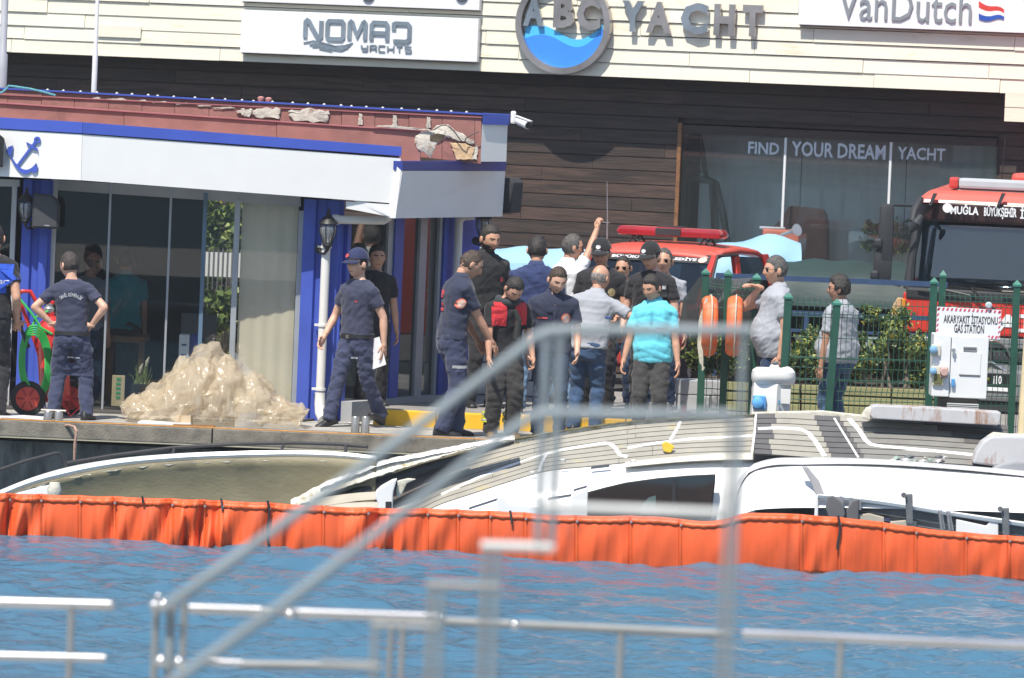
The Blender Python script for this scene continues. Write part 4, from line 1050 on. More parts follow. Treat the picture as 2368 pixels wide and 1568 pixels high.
        for (nm_, at, dirn, w, h, m, lift) in tdecals:
            dirn = Vector(dirn).normalized(); at = Vector(at)*s; rt = Vector((0, 0, 1)).cross(dirn).normalized(); g = 6; out = []
            for jj in range(g+1):
                for ii in range(g+1):
                    q = at+rt*(-w/2+w*ii/g)*s+Vector((0, 0, (-h/2+h*jj/g)*s)); hit = tb_.ray_cast(q+dirn*.35, -dirn, .7); out.append((hit[0] if hit[0] is not None else tb_.find_nearest(q)[0])+dirn*lift)
            b2 = MB(); b2.add([T @ v for v in out]+[T @ (v-dirn*lift*1.4) for v in out], [(r_*(g+1)+c_, r_*(g+1)+c_+1, (r_+1)*(g+1)+c_+1, (r_+1)*(g+1)+c_) for r_ in range(g) for c_ in range(g)]+[(r_*(g+1), (r_+1)*(g+1), (r_+1)*(g+1)+(g+1)**2, r_*(g+1)+(g+1)**2) for r_ in range(g)]+[((r_+1)*(g+1)+g, r_*(g+1)+g, r_*(g+1)+g+(g+1)**2, (r_+1)*(g+1)+g+(g+1)**2) for r_ in range(g)]+[(c_+1, c_, c_+(g+1)**2, c_+1+(g+1)**2) for c_ in range(g)]); b2.build(nm_, m, o_tr)
    # --- shirt
    if shirt:
        sb = MB(); loft(sb, rings(hem, .985, slack*s+.006*s, belly))
        for side, (S, el, wr, spec, cur) in arms.items():
            lg = long_l if side == 1 else long_r
            e1 = S+(el-S)*sleeve; inn = S-sxs*(side*.075*s)+sdr*.026*s
            capsule(sb, [inn, S, S+(el-S)*.15], [.066*s, .066*s, .068*s])
            if lg: sb.tube([inn, S, S+(el-S)*.6, el, el+(wr-el)*.9], [.075*s, .070*s, .062*s, .056*s, .042*s], 14)
            else: sb.tube([inn, S, S+(e1-S)*.6, e1], [.070*s, .068*s, .066*s, .066*s], 14)
        if collar: sb.tube([spine(.965)[0], nb+nd*.022*s], [.085*s, .071*s], 18)
        else: sb.tube([spine(.965)[0], nb+nd*.0], [.085*s, .066*s], 18)
        V, Fc, E = remesh(sb, .012, 3); N = normals(V, Fc); V = V+N*folds(V, seed, .0085, 8)[:, None]
        mats_ = shirt if isinstance(shirt, (list, tuple)) else [shirt]
        o_sh = kid('shirt', V, Fc, mats_[0]); bvh = BVHTree.FromPolygons([Vector(v) for v in V], Fc)
        if collar:
            cb = MB(); c0 = nb+nd*.012*s; n = 20; top_ = []; bot_ = []
            for j in range(n+1):
                a = math.radians(-150+300*j/n)+math.pi          # open at the front
                dirv = sxs*math.sin(a)+Vector((0, 1, 0))*(-math.cos(a))
                op = abs(j-n/2)/(n/2)
                top_.append(c0+nd*(.030-.004*op)*s+dirv*.066*s); bot_.append(c0-nd*(.020+.022*op**3)*s+dirv*(.084+.012*op)*s)
            cb.grid([top_, bot_], thick=nd*-.004); b2 = MB(); b2.add([T @ v for v in cb.v], cb.f); b2.build('collar', mats_[-1] if len(mats_) > 1 else mats_[0], o_sh, smooth='all')
        for dc in decals:
            # (kind, x, z offset above hip, w, h, dir, material, text)
            kind, at, dirn, w, h, m = dc[:6]; dirn = Vector(dirn).normalized(); at = Vector(at)*s
            rt = Vector((0, 0, 1)).cross(dirn).normalized(); upv = dirn.cross(rt)
            if kind == 'text': vs, fs = text_box(dc[6], w, h, 0, .01); vs = [(x-w/2, y-h/2) for x, y, z in vs]
            elif kind == 'arc':
                vs, fs = text_box(dc[6], w, h, 0, .01); r_ = w*.75
                vs = [((r_+(y-h/2))*math.sin((x-w/2)/r_), (r_+(y-h/2))*math.cos((x-w/2)/r_)-r_) for x, y, z in vs]
            elif kind == 'disc':
                nn = 20; vs = [(0, 0)]+[(w/2*math.cos(2*math.pi*k/nn), h/2*math.sin(2*math.pi*k/nn)) for k in range(nn)]; fs = [(0, 1+k, 1+(k+1) % nn) for k in range(nn)]
            else:
                g = 6; vs = [(-w/2+w*i/g, -h/2+h*j/g) for j in range(g+1) for i in range(g+1)]; fs = [(j*(g+1)+i, j*(g+1)+i+1, (j+1)*(g+1)+i+1, (j+1)*(g+1)+i) for j in range(g) for i in range(g)]
            out = []; ok = True
            lift = dc[7] if len(dc) > 7 else .004
            for p in vs:
                q = at+rt*p[0]*s+upv*p[1]*s; hit = bvh.ray_cast(q+dirn*.5, -dirn)
                out.append((hit[0] if hit[0] is not None else bvh.find_nearest(q)[0])+dirn*lift)
            b2 = MB(); b2.add([T @ v for v in out], fs); nm = {'text': 'print', 'arc': 'print', 'disc': 'badge'}.get(kind, kind)
            b2.build(nm, m, o_sh)
        if open_collar:
            b2 = MB(); vs = []
            for q in ((-.035, .07), (.035, .07), (.0, -.07)):
                p_ = nb+Vector((q[0]*s, 0, -.07*s+q[1]*s)); hit = bvh.ray_cast(p_+Vector((0, -.5, 0)), Vector((0, 1, 0))); vs.append(T @ ((hit[0] if hit[0] is not None else p_)+Vector((0, -.006, 0))))
            b2.add(vs, [(0, 2, 1)]); b2.build('open_neck', sk, o_sh)
    if belt:
        bb = MB(); rr = rings(belt-.03, belt+.03, (.022)*s, belly*.6); loft(bb, [rr[0], rr[-1]], 28); b2 = MB(); b2.add([T @ v for v in bb.v], bb.f); o_b = b2.build('belt', mat('belt_black', (.015, .015, .017), .5), po, smooth=True)
        c_, sx_, fy_, w_, df_, db_ = rr[len(rr)//2]; bk = MB(); bk.box((0, 0, 0), (.045*s, .012, .035*s), T=T @ Matrix.Translation(c_+fy_*(df_+.006))); bk.build('buckle', mat('buckle', (.3, .29, .27), .3, metal=.9), o_b)
    # --- shoes
    for side in (1, -1):
        hj, kn, an = legp[side]; fy = legs.get('yaw%d' % side, side*12)*D2R; pit = legs.get('pitch%d' % side, 0)*D2R
        f = Matrix.Rotation(fy, 4, 'Z') @ Matrix.Rotation(pit, 4, 'X')
        prof = [(.085, .02, .03, .035), (.075, .034, .06, .105), (.02, .04, .085, .11), (-.05, .042, .07, .075), (-.11, .047, .05, .055), (-.165, .044, .04, .043), (-.19, .025, .025, .026)]
        vs = []; fs = []; n = 12
        for y, w, h0, h in prof:
            for j in range(n):
                a = 2*math.pi*j/n; x = math.sin(a)*w; z = math.cos(a); zz = (h*z if z > 0 else 0)
                zz = h*max(0, z)**.7; zz = zz if z > 0 else 0
                vs.append((x*(1 if z > -.3 else .9), y, zz))
        for i in range(len(prof)-1):
            for j in range(n): fs.append((i*n+j, i*n+(j+1) % n, (i+1)*n+(j+1) % n, (i+1)*n+j))
        fs.append(tuple(reversed(range(n)))); fs.append(tuple((len(prof)-1)*n+j for j in range(n)))
        b2 = MB(); b2.add([T @ (an+(f @ (Vector(v)*s))-(f @ Vector((0, 0, .085*s)))) for v in vs], fs); b2.build('shoe', shoe or m_shoe, po, smooth='all')
    # --- hair or cap
    if hairstyle != 'bald':
        thick = {'short': .010, 'crew': .004, 'full': .018, 'fringe': .0025, 'curly': .022}[hairstyle]
        vs = []; keep = []
        rr = np.random.RandomState(seed+11)
        for (x, y, z) in HEADV:
            # hairline: high at the front, down to the nape behind
            front = y > .015
            line = (.066+hairline-.1*abs(x)*6*abs(x)) if y > .055 else (.050+hairline if y > .035 else (-.01 if y > .008 else -.055))
            if hairstyle == 'fringe': line = .2 if y > .015 else (-.055); 
            if hairstyle == 'fringe' and z > .035: line = .2
            w = max(0, min(1, (z-line)/.020)); keep.append(w)
            n = Vector((x/.0765**2, y/.097**2, z/.119**2)).normalized()
            jit = (rr.rand()-.5)*.009*(2.2 if hairstyle in ('curly',) else .8)
            o_ = (thick*(.55+.45*max(0, z)/.119)+jit)*w-.002*(1-w)
            vs.append(hpt(x+n.x*o_, y+n.y*o_, z+n.z*o_))
        fs = [f for f in HEADF if sum(keep[k] for k in f) > .5]
        b2 = MB(); b2.add([T @ v for v in vs], fs); b2.build('hair', m_hair, po, smooth='all')
    if cap:
        cm, emb = cap; vs = []; keep = []
        for (x, y, z) in HEADV:
            n = Vector((x/.0765**2, y/.097**2, z/.119**2)).normalized(); o_ = .016+.010*max(0, z)/.119
            vs.append(hpt(x+n.x*o_, y+n.y*o_, z+n.z*o_+.004)); keep.append(z > .036 if y > -.02 else z > .015)
        fs = [f for f in HEADF if all(keep[k] for k in f)]
        b2 = MB(); b2.add([T @ v for v in vs], fs); o_c = b2.build('cap', cm, po, smooth='all')
        pts0 = []; pts1 = []
        for k in range(13):
            a = math.radians(-68+136*k/12); pts0.append(hpt(math.sin(a)*.086, math.cos(a)*.105-.006, .042)); pts1.append(hpt(math.sin(a)*.083, math.cos(a)*.172, .022-.012*abs(math.sin(a))))
        b2 = MB(); b2.grid([[T @ p for p in pts0], [T @ p for p in pts1]], thick=(0, 0, -.005)); b2.build('peak', cm, o_c, smooth='all')
        if emb:
            b2 = MB()
            for k in range(12):
                pass
            nn = 16; vs2 = [T @ hpt(0, .126, .078)]+[T @ hpt(.024*math.cos(2*math.pi*k/nn)*(1 if k % 2 else .8), .1265-.012*abs(math.cos(2*math.pi*k/nn))-.006*math.sin(2*math.pi*k/nn), .080+.019*math.sin(2*math.pi*k/nn)*(1 if k % 2 else .85)) for k in range(nn)]
            b2.add(vs2, [(0, 1+(k+1) % nn, 1+k) for k in range(nn)]); b2.build('cap_badge', emb[0], o_c)
            if emb[1]:
                vt, ft = text_box(emb[1], .05, .012, 0, .02); b2 = MB(); b2.add([T @ hpt(-(x-.025), .131-abs(x-.025)*.25, .046+y) for x, y, z in vt], ft); b2.build('cap_lettering', emb[0], o_c)
    if glasses:
        gz = .010; gm = MB(); zo = {'eyes': (0.0, .0), 'head': (-.02, .085)}[glasses]
        if glasses == 'eyes':
            for sg in (1, -1):
                nn = 14; vs = [hpt(sg*.031+.0225*math.cos(2*math.pi*k/nn), .093-abs(.031*sg+.0225*math.cos(2*math.pi*k/nn))*.18, .010+.0155*math.sin(2*math.pi*k/nn)) for k in range(nn)]
                b3 = [v+(Rh @ Vector((0, .004, 0))) for v in vs]
                gm.add([T @ v for v in vs+b3], [tuple(range(nn)), tuple(range(2*nn-1, nn-1, -1))]+[((k+1) % nn, k, nn+k, nn+(k+1) % nn) for k in range(nn)])
                gm.tube([T @ hpt(sg*.053, .083, .014), T @ hpt(sg*.079, .07, .014), T @ hpt(sg*.083, .0, .012)], .0022, 5)
            gm.tube([T @ hpt(-.01, .093, .014), T @ hpt(.01, .093, .014)], .002, 5)
        else:
            for sg in (1, -1):
                gm.add([T @ hpt(sg*.030+.024*v[0], .055+.006*v[1], .115+.014*v[2]) for v in iv], ifc); gm.tube([T @ hpt(sg*.055, .05, .108), T @ hpt(sg*.084, .0, .075), T @ hpt(sg*.080, -.05, .05)], .0022, 5)
        gm.build('sunglasses', m_glassdk, po)
    if extra: extra(T, s, po, arms, spine, hpt, rings)
    return po, T, s, arms
def _build_person(B, name, mats, T, label, group):
    I = T.inverted(); me = bpy.data.meshes.new(name); me.from_pydata([I @ v for v in B.v], [], B.f)
    for m in mats: me.materials.append(m)
    me.polygons.foreach_set('material_index', B.m); me.polygons.foreach_set('use_smooth', [True]*len(me.polygons)); me.update()
    o = bpy.data.objects.new(name, me); COL.objects.link(o); o.matrix_world = T; WM[o.name] = T.copy()
    return fin(o, label, 'person', group)
# ------------------------------------------------------------------ the people on the quay
c_navy = cloth('navy', (.030, .036, .066)); c_navyt = cloth('navy_tee', (.045, .050, .088)); c_navyp = cloth('navy_trousers', (.046, .055, .105)); c_black = cloth('black', (.024, .024, .027)); c_blackp = cloth('black_trousers', (.026, .026, .029))
c_jeans = cloth('jeans', (.045, .085, .165), var=.2); c_jeansd = cloth('jeans_dark', (.022, .040, .085), var=.2); c_jeansl = cloth('jeans_light', (.13, .22, .34), var=.2)
c_white = cloth('white', (.74, .75, .77), var=.03); c_lgrey = cloth('light_grey', (.35, .365, .40), var=.05); c_aqua = cloth('aqua', (.15, .62, .74), var=.05); c_charc = cloth('charcoal', (.055, .053, .052))
c_blue = cloth('royal_blue', (.035, .10, .55)); c_teal = cloth('teal', (.03, .28, .33)); c_grey = cloth('grey', (.20, .21, .23)); c_turn = cloth('turnout', (.045, .043, .042)); c_bluenavy = cloth('blue_navy', (.030, .045, .12))
p_red = mat('print_red', (.50, .06, .07), .7); p_white = mat('print_white', (.70, .71, .73), .7); p_grey = mat('print_grey', (.40, .41, .44), .7); p_yel = mat('print_yellow', (.62, .48, .03), .7); p_org = mat('badge_orange', (.70, .16, .09), .6); p_pink = mat('badge_peach', (.75, .50, .40), .6); p_silver = mat('reflective_silver', (.55, .56, .57), .35); p_hi = mat('reflective_yellow', (.68, .72, .05), .45); p_gold = mat('badge_gold', (.42, .34, .18), .4, metal=.4); p_blue = mat('badge_blue', (.05, .12, .35), .5)
m_boot = mat('boot_brown', (.16, .09, .03), .6)
BK = (0, 1, 0); FR = (0, -1, 0)
DARK = (.030, .025, .022); BROWN = (.055, .036, .024); GREY = (.09, .085, .08); GREYL = (.20, .195, .19)

# 1 left edge, blue vest from behind
person('person at the left picture edge in a blue and black vest seen from behind', -14, 522, 57.5, ZQ, 170, 'tan', DARK, 'crew', shirt=[c_black], trousers=c_blackp, sleeve=.5, hem=.18, belt=.20, head=(5, 10, 0),
       armL={'w': (-.20, -.10, .92)}, armR={'w': (-.23, -.07, .90), 'pn': (.3, -1, 0)}, seed=1, wide=1.08,
       decals=[('vest', (-.10, .5, 1.28), BK, .36, .27, c_blue, None, .010), ('text', (-.125, .5, 1.24), BK, .22, .055, p_white, 'ZABITA', .014)], glasses=None)
# 2 navy tee with back print, hands on hips
person('person in navy tee with back print, hands on hips, beside the red extinguisher trolley', 160, 588, 57.75, ZQ, 172, 'fair', (.045, .035, .03), 'short', shirt=c_navyt, trousers=c_navyp, belt=.17, hem=.15, sleeve=.62, tilt=.06, head=(8, 50, 0),
       armL={'w': (.215, .04, 1.01), 'h': (1, .45, -.1), 'hd': (-.9, -.5, .1), 'pn': (-1, -.3, -.2)}, armR={'w': (-.215, .04, 1.01), 'h': (-1, .45, -.1), 'hd': (.9, -.5, .1), 'pn': (1, -.3, -.2)}, seed=2, tdecals=[('cargo_pocket', (.19, .0, .56), (1, .5, 0), .15, .19, c_navyp, .012), ('cargo_pocket', (-.19, .0, .56), (-1, .5, 0), .15, .19, c_navyp, .012), ('back_pocket', (.08, .2, .84), (0, 1, 0), .11, .12, c_navyp, .006), ('back_pocket', (-.08, .2, .84), (0, 1, 0), .11, .12, c_navyp, .006), ('print', (-.15, .2, .66), (-.7, 1, 0), .10, .014, p_white, .004)], legs={1: (.17, .02, .085), -1: (-.19, .0, .085)}, legw=1.12,
       decals=[('arc', (.0, .5, 1.335), BK, .26, .05, p_white, 'SAHİL GÜVENLİK', .006)])
# 3 walking man with cap and papers
def papers(T, s, po, arms, spine, hpt, rings):
    S, el, wr, spec, cur = arms[1]
    c = wr+Vector((-.05, -.02, -.09)); b = MB()
    b.add([T @ (c+Vector(v)) for v in ((-.145, 0, .11), (.02, -.015, .155), (.10, .012, -.11), (-.07, .0, -.17))], [(3, 2, 1, 0)]); b.v += [v+Vector((0, .006, 0)) for v in b.v]; b.f.append((4, 5, 6, 7)); b.m.append(0)
    for q in ((0, 1), (1, 2), (2, 3), (3, 0)): b.f.append((q[0], q[1], q[1]+4, q[0]+4)); b.m.append(0)
    r = root('paper_sheaf', T @ c, 'white sheaf of papers in the hand of the walking man with a navy cap', 'papers')
    b.build('sheet', mat('paper', (.80, .80, .82), .7, var=.02), r)
m_capn = cloth('cap_navy', (.025, .032, .085)); m_capb = cloth('cap_black', (.022, .022, .023))
person('person in navy cap and tee walking past the blue column with papers', 829, 585, 58.45, ZQ, -42, 'fair', BROWN, 'crew', shirt=c_navyt, trousers=c_navyp, belt=.17, hem=.15, sleeve=.60, head=(2, -8, 0),
       armL={'w': (.30, .08, .86), 'h': (.5, .7, 0)}, armR={'w': (-.30, -.16, .90), 'h': (-.5, .8, 0)}, legs={1: (.09, .30, .13), -1: (-.09, -.26, .10), 'pitch1': -24, 'pitch-1': 14}, seed=3, tdecals=[('print', (.12, -.2, .70), (.6, -1, 0), .07, .016, p_white, .004)], wide=1.05, cap=(m_capn, (p_red, None)), extra=papers, legw=1.05,
       decals=[('disc', (.09, -.5, 1.27), FR, .035, .022, p_red, None, .005)])
# 4 man behind the glass corner
person('person in dark shirt looking out beside the glass corner, behind the walking man', 872, 571, 59.8, ZP, 10, 'tan', DARK, 'short', shirt=c_black, trousers=c_blackp, head=(4, 6, 0), seed=4, beard=False)
# 5 bearded man with glasses
person('tall bearded person with glasses in a dark shirt beside the far lantern', 1137, 524, 60.2, ZP, 25, 'tan', DARK, 'short', shirt=c_black, trousers=c_blackp, head=(14, 8, 0), beard=True, seed=5, wide=1.08, collar=True, glasses=None, decals=[('disc', (.12, -.5, 1.25), FR, .05, .05, p_red, None)])
# 6 back-turned blue navy shirt, sunglasses on head
person('person in blue shirt seen from behind with sunglasses pushed up on the head', 1243, 553, 59.45, ZP, 176, 'tan', DARK, 'short', shirt=c_bluenavy, trousers=c_jeansl, wide=1.22, belly=.05, collar=True, head=(6, 0, 0), seed=6, glasses='head', hem=.12, armL={'w': (-.1, -.25, 1.05), 'h': (1, .4, 0)}, armR={'w': (-.24, -.1, .85)})
# 7 white shirt, raised hand
person('grey haired person in a white shirt with one arm raised', 1325, 548, 61.4, ZP, 128, 'tan', GREY, 'short', shirt=c_white, trousers=c_jeansl, collar=True, head=(6, -22, 0), seed=7, glasses='eyes', wide=1.05, hem=.12, hairline=.02, armR={'w': (-.10, -.30, 1.88), 'h': (-.6, -.4, -.4), 'hd': (0, -.1, 1), 'pn': (0, -1, 0)}, armL={'w': (.24, -.28, 1.15), 'h': (.5, .6, -.5)}, long_l=True, hands=(.5, 1.3))
# 8 police with cap
emb = (p_white, 'POLİS')
person('police officer in black tee and black cap standing behind the bald man', 1390, 559, 60.35, ZP, -6, 'tan', DARK, 'crew', shirt=c_black, trousers=c_blackp, wide=1.12, belly=.03, head=(10, -8, 0), seed=8, cap=(m_capb, emb), hem=.14, armL={'w': (.20, -.24, .98), 'pn': (-.5, 0, .5)}, armR={'w': (-.24, -.14, .90)},
       decals=[('disc', (.125, -.5, 1.24), FR, .075, .085, p_gold, None), ('disc', (.29, -.04, 1.24), (1, -.45, .1), .07, .10, p_white, None), ('disc', (.29, -.04, 1.24), (1, -.45, .1), .055, .08, p_blue, None, .007)])
# 9 face with sunglasses between the police
person('short person with dark sunglasses half hidden between two police officers', 1441, 597, 61.3, ZP, -10, 'tan', DARK, 'short', shirt=c_grey, trousers=c_jeansd, head=(8, -6, 0), seed=9, glasses='eyes', hairline=.018)
# 10 police with cap and radio
person('police officer in black cap and vest with a radio on the chest', 1503, 567, 59.9, ZP, -18, 'fair', DARK, 'crew', shirt=c_black, trousers=c_blackp, wide=1.12, head=(12, -14, 0), seed=10, cap=(m_capb, emb), hem=.14, armL={'w': (.22, -.22, .95)}, armR={'w': (-.24, -.18, .92)},
       decals=[('disc', (.06, -.5, 1.24), FR, .06, .07, p_gold, None), ('radio', (.165, -.5, 1.31), FR, .055, .15, mat('radio_dark', (.04, .045, .045), .4), None, .02), ('radio_label', (.165, -.5, 1.33), FR, .036, .04, p_grey, None, .025)])
# 11 face with sunglasses behind
person('person with reddish sunglasses in a pale grey shirt behind the second police officer', 1536, 580, 61.2, ZP, -8, 'tan', GREY, 'short', shirt=c_lgrey, trousers=c_jeansd, head=(4, -4, 0), seed=12, glasses='eyes', wide=1.1, hairline=.02)
# 12 standing man with red back print (side view)
person('person in navy uniform polo with red back print pointing down at the quay edge', 1104, 577, 57.55, ZQ, 112, 'tan', BROWN, 'crew', shirt=c_navy, trousers=c_navyp, lean=.14, head=(30, -8, 0), seed=13, collar=True, wide=1.08, hem=.15, sleeve=.68, legw=1.1, hairline=.01,
       armR={'w': (-.13, -.40, .80), 'h': (-.3, .8, -.3), 'hd': (0, -.5, -.7), 'pn': (.5, .3, -.3)}, armL={'w': (.16, -.38, .80), 'h': (.3, .8, -.3)}, legs={1: (.10, -.12, .085), -1: (-.10, .10, .085)}, tdecals=[('reflective_strip', (-.13, -.02, .66), (-1, -.25, 0), .15, .028, p_silver, .006), ('cargo_pocket', (-.13, .02, .56), (-1, -.2, 0), .16, .16, c_navyp, .010)],
       decals=[('disc', (-.08, .5, 1.33), (-.35, 1, 0), .12, .08, p_red, None, .006), ('back_print', (-.08, .5, 1.23), (-.35, 1, 0), .12, .03, p_red, None, .006), ('back_print', (-.08, .5, 1.185), (-.35, 1, 0), .12, .03, p_red, None, .006), ('disc', (-.4, -.03, 1.28), (-1, -.15, .15), .095, .095, p_org, None, .012), ('disc', (-.4, -.03, 1.28), (-1, -.15, .15), .072, .072, p_pink, None, .018)])
# 13 firefighter looking down
def fireman(T, s, po, arms, spine, hpt, rings):
    for k, zz in enumerate((.185, .245)):
        for sd in (1, -1):
            b = MB(); x = sd*.115*s
            b.lathe([(.099*s, -.024*s), (.101*s, .024*s)], 18, 0, T @ Matrix.Translation((x, .0, zz*s))); b.build('reflective_band', p_hi, po, smooth=True)
            b = MB(); b.lathe([(.102*s, -.008*s), (.103*s, .008*s)], 18, 0, T @ Matrix.Translation((x, .0, zz*s))); b.build('reflective_strip', p_silver, po, smooth=True)
    b = MB(); c = spine(1.0)[0]; pts = []
    for k in range(15):
        a = math.radians(-140+280*k/14); pts.append(T @ (c+Vector((math.sin(a)*.10*s, .02-math.cos(a)*.115*s, (-.035-.03*math.cos(a))*s))))
    b.tube(pts, [.025]+[.036]*13+[.025], 10); b.build('neck_hood', cloth('hood_grey', (.035, .04, .045)), po, smooth='all')
    b = MB(); q = spine(.62)[0]; b.tube([T @ (c+Vector((.03, -.13, -.12))), T @ (q+Vector((.07, -.17, .02))), T @ (q+Vector((.06, -.16, -.16)))], [.02, .03, .035], 8); b.build('strap', mat('strap_dark', (.03, .032, .03), .7), po)
person('firefighter in red and black tee and striped turnout trousers looking down', 1200, 629, 57.75, ZQ, 16, 'tan', DARK, 'short', shirt=c_black, trousers=c_turn, lean=.20, head=(46, 8, 4), seed=14, wide=1.08, hem=.16, sleeve=.72, legw=1.28, shoe=m_boot, armL={'w': (.26, -.20, .86)}, armR={'w': (-.23, -.24, .82)}, hands=(.7, .8), extra=fireman,
       decals=[('yoke', (-.12, -.5, 1.31), FR, .16, .25, cloth('red', (.55, .035, .045)), None, .007), ('yoke', (.12, -.5, 1.32), FR, .14, .24, cloth('red', (.55, .035, .045)), None, .007), ('arm_patch', (-.3, -.1, 1.19), (-1, -.9, .1), .07, .12, p_yel, None, .006), ('arm_patch', (-.3, -.1, 1.19), (-1, -.9, .1), .03, .06, p_org, None, .009), ('chest_patch', (.10, -.5, 1.215), FR, .06, .04, p_yel, None, .012)])
# 14 officer with open collar
person('young person in navy uniform shirt with round orange chest badge and open collar', 1295, 617, 58.0, ZQ, 6, 'fair', BROWN, 'short', shirt=c_navy, trousers=c_jeansd, head=(26, 12, 3), seed=15, collar=True, open_collar=True, wide=1.15, hem=.10, sleeve=.70, armL={'w': (.24, -.22, .90)}, armR={'w': (-.26, -.12, .86)}, lean=.06,
       decals=[('disc', (.12, -.5, 1.235), FR, .10, .105, p_org, None, .010), ('disc', (.12, -.5, 1.235), FR, .075, .08, p_pink, None, .015), ('name_tape', (-.12, -.5, 1.23), FR, .10, .016, p_red, None, .006), ('placket', (.0, -.5, 1.16), FR, .032, .34, c_navyt, None, .005), ('pocket', (.12, -.5, 1.16), FR, .12, .05, c_navyt, None, .005), ('pocket', (-.12, -.5, 1.185), FR, .12, .05, c_navyt, None, .005)])
# 15 bald man bending
person('bald person in light grey polo and jeans bending over, seen from behind', 1390, 641, 58.9, ZQ, 168, 'tan', GREYL, 'fringe', shirt=c_lgrey, trousers=c_jeans, lean=.30, tilt=-.10, head=(10, -25, 0), seed=16, collar=True, wide=1.12, belly=.06, hem=.13, sleeve=.66, armL={'w': (-.02, -.35, .98), 'h': (.6, .5, -.4)}, armR={'w': (-.36, -.24, 1.05), 'h': (-1, .5, .1)}, legw=1.05,
       decals=[('sleeve_print', (-.4, .1, 1.22), (-1, .5, 0), .07, .018, p_blue, None, .006)], H=1.66)
# 16 aqua polo
person('person in bright aqua polo and charcoal trousers looking down to the left', 1503, 638, 58.15, ZQ, -12, 'tan', DARK, 'full', shirt=c_aqua, trousers=c_charc, head=(20, -26, 0), seed=17, collar=True, wide=1.03, belly=.04, hem=.06, sleeve=.72, slack=.024, armL={'w': (.30, -.10, .80)}, armR={'w': (-.30, -.12, .80)}, hands=(.5, .6), legw=1.12,
       decals=[('chest_print', (.10, -.5, 1.21), FR, .09, .010, p_blue, None, .005), ('placket', (-.005, -.5, 1.32), FR, .03, .15, cloth('aqua_dark', (.11, .50, .62)), None, .005)])
# 17 grey polo at the fence
person('stout person in light grey polo and sunglasses resting a hand on the fence', 1795, 596, 58.75, ZQ, -82, 'tan', GREY, 'short', shirt=c_lgrey, trousers=c_jeansd, head=(4, 6, 0), seed=18, collar=True, belly=.11, wide=1.20, hem=.02, sleeve=.62, slack=.02, glasses='eyes', lean=-.05, armR={'w': (-.14, -.13, 1.47), 'h': (-.5, -.5, -1), 'pn': (0, 0, -1), 'hd': (0, -1, 0)}, armL={'w': (.26, .02, .84)}, H=1.80)
# 18 grey polo curly hair
person('person with dark curly hair in light grey polo and jeans behind the mesh fence', 1941, 644, 58.75, ZQ, -128, 'dark', DARK, 'curly', shirt=c_lgrey, trousers=c_jeans, head=(4, 30, 0), seed=19, collar=True, belly=.13, wide=1.20, hem=.10, sleeve=.64, slack=.018, glasses='eyes', armL={'w': (.27, -.04, .82)}, armR={'w': (-.26, -.10, .84)})
# 19, 20 inside the kiosk
person('person in teal polo standing inside the kiosk behind the glass', 292, 582, 60.6, KB, 200, 'dark', DARK, 'short', shirt=c_teal, trousers=c_charc, seed=20, collar=True, wide=1.15, hem=.08, head=(5, -20, 0))
person('balding person in grey shirt inside the kiosk, behind the navy tee man', 218, 588, 60.0, KB, 150, 'dark', GREY, 'fringe', shirt=c_grey, trousers=c_jeansd, seed=21, wide=1.15, hem=.10, head=(10, -10, 0))
# ================================================================== SUNKEN BOATS AND THE BOOM
def sp(pts, us):
    """heights of a picture polyline at columns us (smooth)"""
    pu = np.array([p[0] for p in pts], float); pv = np.array([p[1] for p in pts], float)
    # monotone-ish cubic through the points
    m = np.gradient(pv, pu); out = []
    for u in us:
        i = int(np.clip(np.searchsorted(pu, u)-1, 0, len(pu)-2)); h = pu[i+1]-pu[i]; t = np.clip((u-pu[i])/h, -.3, 1.3)
        out.append((2*t**3-3*t**2+1)*pv[i]+(t**3-2*t**2+t)*h*m[i]+(-2*t**3+3*t**2)*pv[i+1]+(t**3-t**2)*h*m[i+1])
    return np.array(out)
m_gel = mat('gelcoat_white', (.78, .78, .77), .28, var=.03, scale=2, stain=(.62, .60, .52), sscale=3, sthr=.70)
m_gelt = mat('gelcoat_torn', (.62, .59, .50), .7, var=.2, scale=14, bump=.8, bscale=60, stain=(.35, .28, .15), sscale=9, sthr=.58)
m_glassf = mat('raw_fibreglass', (.20, .175, .105), .6, var=.14, scale=7, bump=.3, bscale=40, stain=(.13, .115, .07), sscale=3, sthr=.6, stretch=(.5, 1, 1))
m_deck = mat('deck_grey', (.31, .295, .255), .8, var=.10, scale=5, bump=.25, bscale=50, stain=(.38, .34, .20), sscale=5, sthr=.64)
m_deck2 = mat('deck_grey_rusty', (.20, .195, .18), .8, var=.10, scale=5, bump=.25, bscale=50, stain=(.15, .065, .04), sscale=4.5, sthr=.66)
m_caulk = mat('deck_caulk', (.06, .058, .055), .8)
m_rust = mat('slab_white_rusty', (.50, .50, .51), .5, var=.06, scale=4, stain=(.30, .17, .11), sscale=4, sthr=.57, stretch=(1.6, 1, .5))
m_trimw = mat('deck_line_white', (.74, .74, .74), .4, var=.04)
m_rubber = mat('rubber_black', (.022, .023, .026), .6)
m_alum = mat('aluminium', (.50, .52, .54), .38, metal=.7, var=.12)
m_cush = mat('cushion_beige', (.42, .38, .31), .8, var=.08)
m_bkt = mat('bracket_grey', (.13, .14, .15), .7, var=.2, scale=20, bump=.3)

